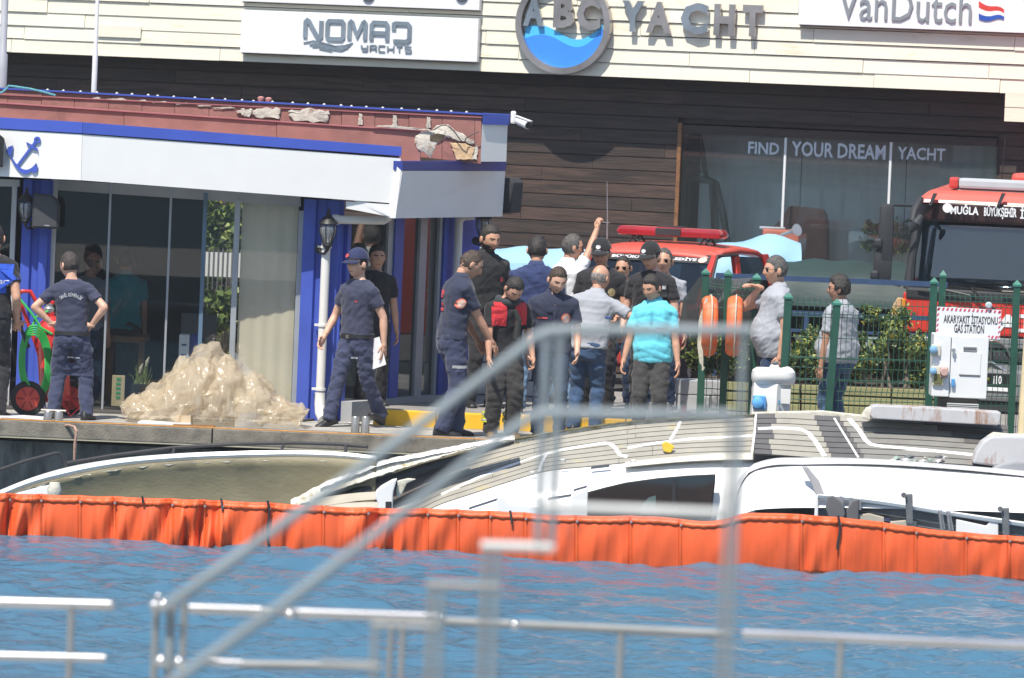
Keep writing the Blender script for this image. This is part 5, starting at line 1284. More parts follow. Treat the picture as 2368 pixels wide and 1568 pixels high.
# ---- the open boat on the left: white rim, raw inside
LB = root('sunken_boat', P(420, 1150, 55.6), 'half sunken open white boat on the left showing its bare beige inside', 'boat')
us = np.linspace(-60, 870, 63)
rim_t = sp([(-60, 1158), (0, 1133), (60, 1109), (140, 1084), (260, 1062), (400, 1049), (560, 1043), (700, 1042), (800, 1047), (870, 1056)], us)
rim_b = sp([(-60, 1180), (0, 1152), (60, 1127), (150, 1103), (260, 1081), (400, 1067), (560, 1059), (700, 1057), (800, 1061), (870, 1068)], us)
dep = lambda u: 56.25-.55*((u-500)/560.0)**2
top = [P(u, v, dep(u)) for u, v in zip(us, rim_t)]; bot = [P(u, v, dep(u)-.10) for u, v in zip(us, rim_b)]
mid = [(a+b)/2+Vector((0, -.05, .035)) for a, b in zip(top, bot)]
mb = MB(); mb.grid([bot, [b+(m-b)*.5+Vector((0, -.02, .0)) for b, m in zip(bot, mid)], mid, top], thick=(0, .05, -.02)); mb.build('gunwale', m_gel, LB, smooth=True)
# second white ledge under the rim at the bow side, then the inside of the hull
rows = []
for k, t in enumerate(np.linspace(0, 1, 9)):
    r_ = []
    for i, u in enumerate(us):
        b = bot[i]; z = b.z+( -.08-b.z)*t
        r_.append(Vector((b.x, b.y-.02+.42*math.sin(t*1.3)*.4-.9*t*t*.2, z)))
    rows.append(r_)
mb = MB(); mb.grid(rows[::-1], thick=(0, .03, 0)); mb.build('hull_inside', m_glassf, LB, smooth='all')
rows = [[b+Vector((rnd.uniform(-.01, .01), -.012, -.004-.022*k*rnd.uniform(.3, 1.5))) for i, b in enumerate(bot)] for k in (1, 0)]
mb = MB(); mb.grid(rows, thick=(0, .012, 0)); mb.build('torn_edge', m_gelt, LB, smooth=True)
rows = [[b+Vector((0, .06*1-.0, -.125-.012*k+.01*math.sin(i*.5))) for i, b in enumerate(bot)] for k in (1, 0)]
mb = MB(); mb.grid(rows, thick=(0, .02, 0)); mb.build('stringer', mat('stringer_dark', (.10, .088, .055), .8, var=.3), LB, smooth=True)
rows = [[P(u, v, 55.35) for u, v in zip(np.linspace(-60, 125, 14), np.linspace(a, b, 14))] for a, b in ((1190, 1140), (1168, 1118))]
mb = MB(); mb.grid(rows, thick=(0, .15, 0)); mb.build('bow_ledge', m_gel, LB, bevel=.01)
mb = MB(); mb.tube([P(100, 1134, 55.4), P(112, 1125, 55.4), P(117, 1140, 55.4)], [.03, .05, .03], 8); mb.build('fairlead', m_rubber, LB, smooth=True)
mb = MB(); mb.lathe([(.05, -.06), (.07, 0), (.045, .07)], 10, 0, Matrix.Translation(P(126, 1133, 55.3))); mb.build('torn_bracket', m_gelt, LB, smooth=True)
# black handrail
mb = MB(); mb.tube([P(u, v, dep(u)+.05) for u, v in ((-60, 1106), (0, 1086), (60, 1066), (128, 1048), (138, 1048), (146, 1058), (156, 1092))], .018, 10); mb.build('handrail', m_rubber, LB, smooth=True)
mb = MB(); mb.tube([P(u, v, dep(u)+.05) for u, v in ((153, 1071), (260, 1053), (400, 1035), (560, 1026), (680, 1024), (780, 1027), (850, 1033))], .017, 10); mb.build('handrail', m_rubber, LB, smooth=True)
for (ua, va, ub, vb) in ((403, 1035, 397, 1060), (655, 1025, 650, 1046), (800, 1028, 798, 1050)):
    mb = MB(); mb.tube([P(ua, va, dep(ua)+.05), P(ub, vb, dep(ub)-.03)], .015, 8); mb.build('stanchion', m_rubber, LB, smooth=True)

# ---- the capsized yacht: deck towards us, cabin side below it
YB = root('capsized_yacht', P(1600, 1120, 55.2), 'large white capsized motor yacht with grey planked deck tipped towards the water', 'yacht')
# bow: torn bulwark strips
def strip(name, m, t_pts, b_pts, u0, u1, dt, db, n=40, jag=0.0, th=.05):
    us = np.linspace(u0, u1, n); vt = sp(t_pts, us); vb = sp(b_pts, us)
    f = lambda q, i: q[0]+(q[1]-q[0])*i/(n-1) if isinstance(q, tuple) else q
    tp = [P(u, v+rnd.uniform(-jag, jag), f(dt, i)) for i, (u, v) in enumerate(zip(us, vt))]
    bt = [P(u, v+rnd.uniform(-jag, jag), f(db, i)) for i, (u, v) in enumerate(zip(us, vb))]
    md = [(a+b)/2+Vector((0, -.02, .008)) for a, b in zip(tp, bt)]
    mb = MB(); mb.grid([bt, md, tp], thick=(0, th, -.012)); return mb.build(name, m, YB, smooth=True)
U1 = [(655, 1162), (690, 1147), (745, 1118), (800, 1098), (880, 1067), (985, 1045), (1080, 1026), (1140, 1014), (1200, 1004)]
L1 = [(655, 1176), (700, 1164), (745, 1146), (800, 1126), (900, 1092), (985, 1066), (1080, 1040), (1140, 1026), (1200, 1014)]
strip('bulwark', m_gelt, U1, L1, 672, 1190, 56.0, 55.9, 60, 1.6)
strip('bulwark_cap', m_gel, [(u, v-1) for u, v in U1], [(u, v+9) for u, v in U1], 740, 1185, 55.97, 55.90, 50, 1.4, .03)
strip('rubber_strake', m_rubber, [(740, 1158), (800, 1135), (900, 1098), (985, 1070), (1100, 1042), (1190, 1020)], [(740, 1176), (800, 1153), (900, 1122), (985, 1090), (1100, 1052), (1190, 1024)], 742, 1188, 56.0, 55.95, 30)
strip('inner_liner', mat('liner_brown', (.10, .085, .075), .8, var=.2), [(700, 1172), (800, 1150), (900, 1117), (985, 1085), (1100, 1050)], [(700, 1192), (800, 1190), (900, 1160), (985, 1120), (1100, 1062)], 690, 1080, 56.1, 56.0, 24)
strip('cushion', m_cush, [(700, 1160), (760, 1148), (830, 1139), (880, 1136)], [(700, 1176), (760, 1168), (830, 1158), (880, 1154)], 716, 884, 55.7, 55.6, 16, 0, .1)
strip('cushion', m_cush, [(740, 1172), (800, 1163), (880, 1160)], [(740, 1186), (800, 1178), (880, 1176)], 752, 880, 55.6, 55.5, 14, 0, .1)
strip('toe_rail', m_gelt, [(882, 1112), (905, 1098), (950, 1080), (1030, 1056), (1130, 1026), (1270, 1001), (1450, 975), (1580, 966), (1750, 958)], [(882, 1126), (905, 1117), (950, 1101), (1030, 1072), (1130, 1042), (1270, 1012), (1450, 984), (1580, 973), (1750, 964)], 884, 1745, 56.42, 56.36, 80, 1.1, .06)
strip('toe_rail_cap', mat('gelcoat_yellowed', (.58, .53, .34), .6, var=.2, scale=10, bump=.4), [(882, 1111), (905, 1097), (950, 1079), (1030, 1055), (1130, 1025), (1270, 1000), (1450, 974), (1580, 965), (1750, 957)], [(882, 1114), (905, 1100), (950, 1083), (1030, 1059), (1130, 1029), (1270, 1003), (1450, 977), (1580, 968), (1750, 960)], 884, 1745, 56.35, 56.36, 80, .8, .09)
mb = MB(); mb.tube([P(884, 1113, 56.3), P(882, 1130, 56.25), P(882, 1148, 56.2)], .02, 8); mb.build('bow_post', m_gel, YB)
# bow knuckle, white, with a dark slot
kn = [(868, 1137), (880, 1126), (905, 1112), (917, 1109), (908, 1140), (906, 1186), (874, 1186), (874, 1166), (868, 1150)]
def slab_uv(name, m, uvs, d, th=.08, parent=YB, bevel=.012, tilt=0.0):
    v0 = min(v for u, v in uvs)
    a = [P(u, v, d-tilt*(v-v0)) for u, v in uvs]; b = [p+Vector((0, th, 0)) for p in a]; n = len(a); mb = MB()
    ar = sum((a[i].x*a[(i+1) % n].z-a[(i+1) % n].x*a[i].z) for i in range(n))
    f0 = tuple(range(n)); 
    mb.add(a+b, [f0 if ar > 0 else f0[::-1], tuple(n+i for i in (f0[::-1] if ar > 0 else f0))]+[((i+1) % n, i, n+i, n+(i+1) % n) if ar > 0 else (i, (i+1) % n, n+(i+1) % n, n+i) for i in range(n)])
    return mb.build(name, m, parent, bevel=bevel)
slab_uv('bow_knuckle', m_gel, kn, 55.15, .25)
slab_uv('slot', m_rubber, [(891, 1160), (905, 1160), (905, 1184), (891, 1184)], 55.14, .03, bevel=0)
slab_uv('torn_flange', m_gelt, [(918, 1112), (944, 1106), (962, 1108), (940, 1118), (930, 1140), (918, 1152), (916, 1138)], 55.3, .05)
# deck as a ruled surface, laid in single planks
DT = [(900, 1124), (950, 1104), (1030, 1073), (1130, 1043), (1270, 1012), (1450, 984), (1580, 973), (1745, 963)]
DBt = [(900, 1215), (960, 1196), (1006, 1172), (1090, 1143), (1176, 1115), (1250, 1093), (1370, 1079), (1480, 1068), (1578, 1060), (1745, 1056)]
dd_t, dd_b = 56.38, 55.85
def deckpt(u, t, lift=0.0):
    vt = float(sp(DT, [u])[0]); vb = float(sp(DBt, [u])[0])
    a, b = P(u, vt, dd_t), P(u-6*0, vb, dd_b); return a+(b-a)*t+Vector((0, -.7, .7))*lift
us_d = list(np.linspace(905, 1742, 44))
mb = MB(); mb.grid([[deckpt(u, t) for u in us_d] for t in (1, .66, .33, 0)], thick=(0, .09, -.07)); mb.build('deck', m_caulk, YB, smooth=True)
NPL = 8
for k in range(NPL):
    ta, tb = k/NPL+.008, (k+1)/NPL-.008
    cuts = [0, rnd.randint(12, 20), rnd.randint(26, 34), 43]
    for c0, c1 in zip(cuts, cuts[1:]):
        uu = us_d[c0:c1+1]; uu = [u+(.5 if i == 0 else (-.5 if i == len(uu)-1 else 0)) for i, u in enumerate(uu)]
        mb = MB(); mb.grid([[deckpt(u, tb, .010) for u in uu], [deckpt(u, ta, .010) for u in uu]], thick=(0, .012, -.010)); mb.build('deck_plank', m_deck, YB)
def deckline(pts, w, name='deck_line', m=m_trimw, fn=deckpt, lift=.014):
    """a painted or inlaid band on the deck: pts = (u, t)"""
    n = len(pts); L = []; Rr = []
    for i, (u, t) in enumerate(pts):
        c = fn(u, t, lift); a = fn(*pts[max(i-1, 0)], lift); b = fn(*pts[min(i+1, n-1)], lift); d = (b-a).normalized(); nn = Vector((0, -.7, .7)); s = d.cross(nn).normalized()
        L.append(c+s*w*.32); Rr.append(c-s*w*.32)
    mb = MB(); mb.grid([L, Rr], thick=(0, .006, -.006)); return mb.build(name, m, YB)
deckline([(1020, .78), (1100, .66), (1180, .58), (1260, .50), (1300, .46), (1360, .43), (1400, .42)], .05)
deckline([(1400, .42), (1415, .5), (1424, .62), (1432, .78), (1450, .86)], .06)
deckline([(1262, .5), (1252, .74), (1246, .98)], .045)
deckline([(1450, .62), (1520, .56), (1600, .52), (1742, .50)], .045)
deckline([(1574, .0), (1566, .2), (1550, .5), (1546, .58)], .04)
slab_uv('yellow_tab', mat('tab_yellow', (.72, .50, .05), .6, var=.15), [(1529, 1026), (1540, 1020), (1560, 1032), (1550, 1048), (1534, 1044)], 55.9, .03)
# cleats and little fittings on the deck edge
for u, v in ((1464, 1070), (1300, 1068), (1230, 1096)):
    mb = MB(); c = P(u, v, 55.75); mb.tube([c+Vector((-.03, 0, 0)), c+Vector((-.015, 0, .02)), c+Vector((.015, 0, .02)), c+Vector((.03, 0, 0))], .008, 6); mb.build('cleat', m_alum, YB)
# cabin side
us_c = list(np.linspace(985, 1745, 40))
CB = [(985, 1216), (1176, 1190), (1370, 1188), (1578, 1192), (1745, 1200)]
rows = []
prof = [(0, 0), (.12, -.10), (.30, -.20), (.6, -.30), (1, -.34)]
for t, off in prof[::-1]:
    r_ = []
    for u in us_c:
        a = deckpt(u, 1.0); vb = float(sp(CB, [u])[0])+14; b = P(u, vb, dd_b+off)
        vt = float(sp(DBt, [u])[0]); q = P(u, vt+(vb-vt)*t, dd_b+off-.0); r_.append(q)
    rows.append(r_)
mb = MB(); mb.grid(rows, thick=(0, .06, 0)); mb.build('cabin_side', m_gel, YB, smooth=True)
strip('coaming', mat('gelcoat_cream', (.70, .67, .56), .35, var=.06, scale=4), [(1440, 1069), (1500, 1062), (1578, 1055), (1660, 1048), (1745, 1047)], [(1440, 1080), (1500, 1074), (1578, 1067), (1660, 1063), (1745, 1062)], 1445, 1742, dd_b-.05, dd_b-.16, 30)
# side window, dark, with mullion and frame
m_win = glass('boat_window', (.06, .09, .09), .14, .08, .5, (.05, .06, .06))
wpt = [(1360, 1168), (1362, 1141), (1400, 1130), (1447, 1119), (1520, 1109), (1590, 1103), (1651, 1100), (1650, 1120), (1643, 1180), (1640, 1198), (1360, 1198)]
slab_uv('window_frame', mat('window_gasket', (.03, .035, .035), .5), [(u+(-3 if u < 1400 else (3 if u > 1600 else 0)), v-(3 if v < 1150 else 0)) for u, v in wpt], dd_b-.42, .05, bevel=0)
slab_uv('side_window', m_win, wpt, dd_b-.435, .012, bevel=0)
slab_uv('window_mullion', m_rubber, [(1556, 1106), (1564, 1105), (1560, 1198), (1550, 1198)], dd_b-.45, .012, bevel=0)
slab_uv('hatch_rim', mat('hatch_green', (.10, .15, .14), .4), [(1480, 1172), (1500, 1150), (1516, 1146), (1516, 1190), (1480, 1190)], dd_b-.442, .006, bevel=0)
for (a_, b_, c_, e_) in ((1085, 1173, 1150, 1152), (1268, 1151, 1322, 1142), (1327, 1131, 1358, 1122), (1367, 1079, 1410, 1074)):
    slab_uv('vent_slot', mat('slot_grey', (.10, .11, .14), .6), [(a_, b_), (c_, e_), (c_-2, e_+6), (a_-2, b_+6)], dd_b-(.40 if b_ > 1100 else .12), .02, bevel=0)
slab_uv('side_step', m_gel, [(1148, 1172), (1150, 1150), (1162, 1148), (1178, 1166), (1250, 1172), (1330, 1176), (1330, 1196), (1148, 1196)], dd_b-.40, .06)
slab_uv('panel', m_gel, [(1322, 1146), (1360, 1128), (1360, 1196), (1322, 1196)], dd_b-.41, .05)
# cockpit side: rounded white moulding and long hull
outl = [(1690, 1215), (1697, 1172), (1706, 1130), (1720, 1098), (1738, 1078), (1765, 1068), (1800, 1063), (1900, 1060), (2000, 1062), (2200, 1076), (2420, 1095), (2640, 1118)]
lower = [(1690, 1260), (2420, 1260)]
us_h = list(np.concatenate([np.linspace(1690, 1770, 16), np.linspace(1775, 2640, 60)]))
vt_h = sp(outl, us_h)
hr = []
for t, off in ((1, -.62), (.75, -.52), (.5, -.40), (.28, -.27), (.16, -.17), (.07, -.06), (0, .12)):
    hr.append([P(u, v+(1250+.0*(u)-v)*t*.6 if u > 1690 else v, 55.2+off) for u, v in zip(us_h, vt_h)])
mb = MB(); mb.grid(hr, thick=(0, .05, 0)); mb.build('cockpit_moulding', m_gel, YB, smooth=True)
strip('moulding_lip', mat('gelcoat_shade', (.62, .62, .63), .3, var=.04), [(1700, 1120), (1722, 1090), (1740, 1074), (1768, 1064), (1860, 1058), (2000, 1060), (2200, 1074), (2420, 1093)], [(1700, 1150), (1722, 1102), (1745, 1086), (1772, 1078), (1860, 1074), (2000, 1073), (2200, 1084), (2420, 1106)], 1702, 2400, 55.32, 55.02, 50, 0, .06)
slab_uv('grab_band', mat('band_grey', (.40, .39, .40), .5), [(1853, 1078), (1868, 1080), (1894, 1112), (1908, 1148), (1888, 1150), (1876, 1118)], 54.68, .08)
# open side: rail, slots, aluminium tracks, cushions, straps
slab_uv('recess', mat('recess_grey', (.18, .185, .19), .6, var=.2), [(1886, 1149), (2420, 1222), (2420, 1280), (1886, 1240)], 54.65, .02, bevel=0)
strip('rub_rail', m_gel, [(1886, 1142), (2000, 1152), (2200, 1182), (2420, 1214)], [(1886, 1150), (2000, 1161), (2200, 1192), (2420, 1225)], 1890, 2410, 54.58, 54.56, 24, 0, .06)
strip('rail_track', m_alum, [(1886, 1158), (2000, 1172), (2200, 1203), (2420, 1236)], [(1886, 1168), (2000, 1183), (2200, 1214), (2420, 1247)], 1890, 2410, 54.9, 54.60, 24, 0, .03)
strip('rail_track', m_alum, [(1900, 1172), (2000, 1187), (2200, 1220), (2420, 1250)], [(1900, 1180), (2000, 1196), (2200, 1229), (2420, 1260)], 1990, 2410, 54.9, 54.59, 24, 0, .03)
slab_uv('side_post', m_gel, [(1885, 1145), (1892, 1148), (1891, 1205), (1882, 1203)], 54.57, .06)
slab_uv('cushion', m_cush, [(1985, 1190), (2010, 1187), (2044, 1196), (2044, 1216), (1985, 1212)], 54.57, .04); slab_uv('cushion', m_cush, [(2058, 1206), (2100, 1202), (2120, 1206), (2118, 1222), (2056, 1218)], 54.57, .04)
slab_uv('cushion', mat('cushion_navy', (.02, .025, .08), .7), [(2044, 1198), (2058, 1199), (2056, 1216), (2044, 1214)], 54.60, .04)
m_flap = mat('flap_grey', (.12, .12, .125), .7, var=.15)
slab_uv('flap', m_flap, [(1914, 1148), (1926, 1146), (1944, 1160), (1954, 1186), (1948, 1206), (1918, 1202), (1908, 1176)], 54.52, .03)
slab_uv('flap', m_flap, [(1956, 1180), (1972, 1158), (1986, 1154), (1984, 1206), (1958, 1204)], 54.52, .03)
for (u, v) in ((1940, 1147), (1962, 1150), (1982, 1154)):
    slab_uv('hinge', m_alum, [(u, v), (u+9, v+1), (u+9, v+26), (u, v+24)], 54.54, .03, bevel=.004)
for (u, v) in ((2090, 1141), (2313, 1173)):
    slab_uv('strap_bracket', m_bkt, [(u+2, v+2), (u+20, v+1), (u+21, v+72), (u+6, v+72)], 54.46, .04)
    mb = MB(); c = P(u-1, v+4, 54.46); mb.lathe([(.025, -.02), (.025, .03)], 12, 0, Matrix.Translation(c) @ Matrix.Rotation(math.pi/2, 4, 'X')); mb.build('bracket_boss', m_bkt, YB)
for u, v in ((2168, 1178), (2187, 1180)):
    slab_uv('clamp', m_alum, [(u, v), (u+10, v+1), (u+18, v+48), (u+6, v+48)], 54.48, .04); slab_uv('clamp', m_bkt, [(u+6, v+10), (u+10, v+10), (u+15, v+48), (u+10, v+48)], 54.47, .03, bevel=0)
slab_uv('locker_wall', m_gel, [(2210, 1200), (2280, 1216), (2292, 1200), (2308, 1200), (2308, 1245), (2210, 1236)], 54.57, .04)
m_deckshade = mat('deck_shade_grey', (.105, .10, .098), .55, var=.12, scale=5, bump=.25, bscale=50)
# aft deck: grey planks, white lines, rust, bands of shade painted into plank colour
AT = [(1742, 958), (1820, 957), (1900, 962), (2100, 968), (2300, 982), (2420, 992)]
AB = [(1728, 1050), (1780, 1053), (1880, 1060), (2000, 1064), (2250, 1078), (2420, 1092)]
da_t, da_b = 56.40, 55.62
def aftpt(u, t, lift=0.0):
    uu = u; vt = float(sp(AT, [uu])[0]); vb = float(sp(AB, [uu])[0]); a, b = P(uu, vt, da_t), P(uu, vb, da_b)
    return a+(b-a)*t+Vector((0, -.6, .8))*lift
us_a = list(np.linspace(1744, 2330, 32))
mb = MB(); mb.grid([[aftpt(u, t) for u in us_a] for t in (1, .5, 0)], thick=(0, .08, -.08)); mb.build('aft_deck', m_caulk, YB, smooth=True)
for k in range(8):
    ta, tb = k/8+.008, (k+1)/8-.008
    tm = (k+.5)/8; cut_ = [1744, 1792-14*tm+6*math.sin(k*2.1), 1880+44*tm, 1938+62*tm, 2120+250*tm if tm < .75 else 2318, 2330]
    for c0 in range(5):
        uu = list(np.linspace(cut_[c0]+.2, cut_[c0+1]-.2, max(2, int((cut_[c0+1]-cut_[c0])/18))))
        mb = MB(); mb.grid([[aftpt(u, tb, .010) for u in uu], [aftpt(u, ta, .010) for u in uu]], thick=(0, .012, -.010)); mb.build('deck_plank', m_deckshade if c0 in (0, 2, 4) else (m_deck if c0 == 1 or k < 2 else m_deck2), YB)
A_ = dict(fn=aftpt)
deckline([(1747, .02), (1744, .5), (1738, .98)], .03, 'deck_seam', **A_)
deckline([(1752, .40), (1800, .37), (1850, .38), (1868, .44), (1884, .62), (1906, .96)], .07, **A_)
deckline([(1928, .06), (1950, .42), (1984, .97)], .030, 'deck_seam', **A_)
deckline([(1962, .06), (1985, .32), (2000, .55), (2012, .66), (2040, .70), (2150, .74), (2262, .78)], .07, **A_)
slab_uv('white_slab', m_rust, [(2010, 960), (2016, 940), (2030, 938), (2160, 944), (2314, 954), (2312, 972), (2306, 984), (2200, 978), (2020, 968)], 56.0, .35, bevel=.01)
mb = MB(); q = [P(2016, 940, 56.0), P(2314, 954, 56.0)]; 
slab_uv('broken_core', m_gelt, [(1990, 966), (2004, 944), (2022, 940), (2026, 966), (2010, 972)], 56.05, .2)
slab_uv('hull_fragment', m_rust, [(2248, 1072), (2256, 1046), (2272, 1022), (2290, 1010), (2330, 1008), (2420, 1010), (2420, 1084), (2330, 1076), (2290, 1078)], 55.5, .3, bevel=.02)
slab_uv('fragment_core', m_gelt, [(2284, 1012), (2300, 1002), (2340, 1006), (2420, 1004), (2420, 1018), (2300, 1016)], 55.6, .25)
slab_uv('grey_fender', mat('fender_grey', (.28, .29, .31), .5), [(2296, 1082), (2320, 1072), (2350, 1068), (2420, 1074), (2420, 1096), (2296, 1090)], 55.35, .2, bevel=.03)
for k in range(16):
    u = rnd.uniform(2060, 2200); v = rnd.uniform(1056, 1072); mb = MB(); c = P(u, v, 55.6-.2*rnd.random()); V, Fc = ico(1); s_ = rnd.uniform(.012, .05)
    mb.add([c+Vector((x[0]*s_*rnd.uniform(.6, 1.6), x[1]*s_, x[2]*s_*.6*rnd.uniform(.4, 1.3))) for x in V], Fc); mb.build('debris', [m_gelt, m_rust, m_bkt, mat('debris_green', (.25, .33, .29), .5)][k % 4], YB)
# side deck plate joining wreck and quay at the right
slab_uv('deck_edge', m_gelt, [(1740, 962), (1742, 954), (1900, 950), (2010, 962), (2100, 972), (2000, 974), (1900, 968)], 56.45, .12)

# ---- the orange boom: a long floating curtain of single panels
BM = root('oil_boom', (0, 53.6, .1), 'long orange floating oil boom of joined panels stretched round the wrecks', 'boom')
m_boom = mat('boom_orange', (.74, .105, .022), .58, var=.20, scale=3.5, bump=.55, bscale=11, stain=(.50, .085, .03), sscale=2.2, sthr=.60, stretch=(1, 1, .35))
m_boomd = mat('boom_seam', (.68, .11, .022), .5, var=.2)
bt = [(-80, 1141), (0, 1143), (300, 1152), (620, 1165), (800, 1175), (1000, 1179), (1180, 1186), (1280, 1193), (1500, 1196), (1680, 1202), (1720, 1190), (1770, 1189), (1900, 1196), (1990, 1204), (2150, 1226), (2280, 1238), (2420, 1246), (2700, 1262)]
bb = [(-80, 1240), (0, 1244), (300, 1252), (620, 1262), (1000, 1270), (1300, 1282), (1680, 1298), (2000, 1304), (2420, 1322), (2700, 1336)]
bd = lambda u: 53.25+.35*math.sin(u/430.0)*.4+.25*math.sin(u/170.0+1)*.3
seams = [-80, 20, 92, 182, 262, 395, 470, 512, 620, 745, 848, 985, 1056, 1130, 1212, 1330, 1455, 1570, 1690, 1850, 1938, 2040, 2114, 2230, 2330, 2420, 2510, 2600, 2690]
rs = np.random.RandomState(4)
def boompt(u, t):
    """t 0 top .. 1 below water"""
    vt = float(sp(bt, [u])[0]); vb = float(sp(bb, [u])[0]); sag = 0
    for s0, s1 in zip(seams, seams[1:]):
        if s0 <= u <= s1: x = (u-s0)/(s1-s0); sag = 4*x*(1-x)
    pl = (1.5 if u < 900 else .55 if u < 1300 else .30)*(.55+.45*math.sin(u*.0131+2)+.25*math.sin(u*.031))
    wv = (.034*math.sin(u*.13+2.6*math.sin(u*.027)+1.9*t)+.016*math.sin(u*.41+3*t+math.sin(u*.07)*3))*pl*(.25+t)
    dg = .026*math.sin(u*.085+6*t+1.5*math.sin(u*.02))*pl
    d = bd(u)-.018*math.sin(math.pi*min(t, 1))-wv-dg-.012*sag*math.sin(math.pi*min(1, t*.8+.1))
    v = vt+1.8*sag*(1 if u < 1500 else .6)+(vb+26-vt)*t*1.0
    return P(u, v, d)
for s0, s1 in zip(seams, seams[1:]):
    n = max(10, int((s1-s0)/4.2)); rows = []
    for t in np.linspace(1, 0, 12): rows.append([boompt(s0+(s1-s0)*i/n+(-.5 if i == 0 else (.5 if i == n else 0)), t) for i in range(n+1)])
    # rolled top hem
    hem = [p+Vector((0, .03, .012)) for p in rows[-1]]; rows.append([p+Vector((0, .008, .012)) for p in rows[-1]]); rows.append(hem)
    mb = MB(); mb.grid(rows, thick=(0, .012, 0)); pn = mb.build('boom_panel', m_boom, BM, smooth='all')
    # creased hem strip below the top edge and the welded seam with its rivet
    mb = MB(); mb.grid([[boompt(s0+(s1-s0)*i/n, .115)+Vector((0, -.008-.003*math.sin(i*1.1), .002*math.sin(i*.7))) for i in range(n+1)], [boompt(s0+(s1-s0)*i/n, .02)+Vector((0, -.010-.002*math.sin(i*.9), .002*math.sin(i*1.3))) for i in range(n+1)]], thick=(0, .006, 0)); mb.build('hem', m_boomd, pn, smooth='all')
    mb = MB(); mb.grid([[boompt(s0+dx, t)+Vector((0, -.012, 0)) for dx in (1.0, 5)] for t in np.linspace(1, 0, 8)], thick=(0, .006, 0)); mb.build('seam', m_boomd, pn)
    mb = MB(); c = boompt(s0+4, .09)+Vector((0, -.022, 0)); mb.lathe([(.012, 0), (.010, .006)], 8, 0, Matrix.Translation(c) @ Matrix.Rotation(math.pi/2, 4, 'X')); mb.build('rivet', m_alum, pn)
for u, ln in ((512, .16), (330, .06), (620, .95), (1180, .2), (1938, .55)):
    mb = MB(); mb.tube([boompt(u+3*math.sin(t*9), t)+Vector((0, -.03, .01 if t < .02 else 0)) for t in np.linspace(-.04, ln, 8)], .011, 6); mb.build('tie_cord', m_rubber, BM, smooth=True)
# ================================================================== RAILINGS IN THE FOREGROUND (out of focus)
m_inox = mat('stainless_tube', (.56, .56, .56), .22, metal=.85, var=.12, scale=3)
m_galv = mat('gangway_tube', (.22, .26, .28), .55, metal=.1, var=.12, scale=5)
m_dull = mat('dull_tube', (.24, .25, .25), .5, metal=.2, var=.15, scale=4)
m_pale = mat('pale_tube', (.50, .51, .50), .45, metal=.2, var=.1)
DKZ = 1.0
mb = MB(); mb.box((0, 17.5, DKZ-.2), (18, 15, .4)); mb.build('dock', m_conc, kind='structure')
def rail(u0, v0, u1, v1, d, r, parent, name, m, d1=None):
    mb = MB(); mb.tube([P(u0, v0, d), P(u1, v1, d1 or d)], r, 14); return mb.build(name, m, parent, smooth=True)
def stand(u, vt, d, r, parent, name, m, zb=DKZ):
    a = P(u, vt, d); mb = MB(); mb.tube([a, (a.x, a.y, zb)], r, 12); return mb.build(name, m, parent, smooth=True)
DR = 21.5
g1 = root('guard_rail', P(130, 1568, DR)-Vector((0, 0, P(130, 1568, DR).z-DKZ)), 'polished tube guard rail with a lower bar at the left picture edge', 'railing')
rail(-80, 1390, 256, 1398.5, DR, .0195, g1, 'top_rail', m_inox); rail(-80, 1514, 243, 1522, DR, .016, g1, 'lower_rail', m_inox); stand(166, 1396, DR, .013, g1, 'post', m_dull)
mb = MB(); V, Fc = ico(2); c = P(256, 1398.5, DR); mb.add([c+Vector(v)*.0195 for v in V], Fc); mb.build('end_cap', m_inox, g1, smooth='all')
g2 = root('guard_rail', P(720, 1568, DR)-Vector((0, 0, P(720, 1568, DR).z-DKZ)), 'polished tube guard rail crossing the middle behind the gangway handrails', 'railing')
rail(438, 1406, 604, 1411.5, DR, .0195, g2, 'top_rail', m_inox); rail(690, 1416, 1020, 1427, DR, .0195, g2, 'top_rail', m_inox); rail(604, 1411.5, 690, 1416, DR, .016, g2, 'joint_sleeve', m_dull)
rail(1020, 1436, 1690, 1466, DR, .016, g2, 'top_rail', m_dull)  # shaded middle stretch, its shade put into a duller tube colour
rail(470, 1529, 560, 1533, DR, .015, g2, 'lower_rail', m_inox); rail(556, 1536, 860, 1540, DR, .016, g2, 'lower_rail', m_dull)
stand(905, 1426, DR, .011, g2, 'post', m_dull); stand(932, 1426, DR, .012, g2, 'post', m_dull); stand(1436, 1456, DR, .013, g2, 'post', m_dull)
for u, v in ((652, 1412), (670, 1420), (1016, 1430), (1190, 1445)):
    mb = MB(); c = P(u, v, DR-.02); mb.add([c+Vector(w)*.019 for w in V], Fc); mb.build('clamp', m_inox, g2, smooth='all')
g3 = root('guard_rail', P(2050, 1568, DR)-Vector((0, 0, P(2050, 1568, DR).z-DKZ)), 'polished tube guard rail with a single bright bar at lower right', 'railing')
rail(1716, 1464, 2460, 1497, DR, .0185, g3, 'top_rail', m_inox); stand(1944, 1474, DR, .013, g3, 'post', m_dull)
# posts with clamps where the gangway starts
g4 = root('gangway_post', P(390, 1568, 20.5)-Vector((0, 0, P(390, 1568, 20.5).z-DKZ)), 'cluster of upright tubes with clamps at the lower left end of the gangway', 'railing')
for u, r, m in ((362, .0125, m_dull), (396, .0165, m_galv), (427, .0125, m_dull)): stand(u, 1392, 20.5, r, g4, 'post', m)
for u, v, r in ((357, 1399, .018), (378, 1398, .024), (400, 1402, .018), (366, 1378, .013), (372, 1528, .022), (414, 1531, .022)):
    mb = MB(); c = P(u, v, 20.45); mb.add([c+Vector(w)*r for w in V], Fc); mb.build('clamp', m_inox, g4, smooth='all')
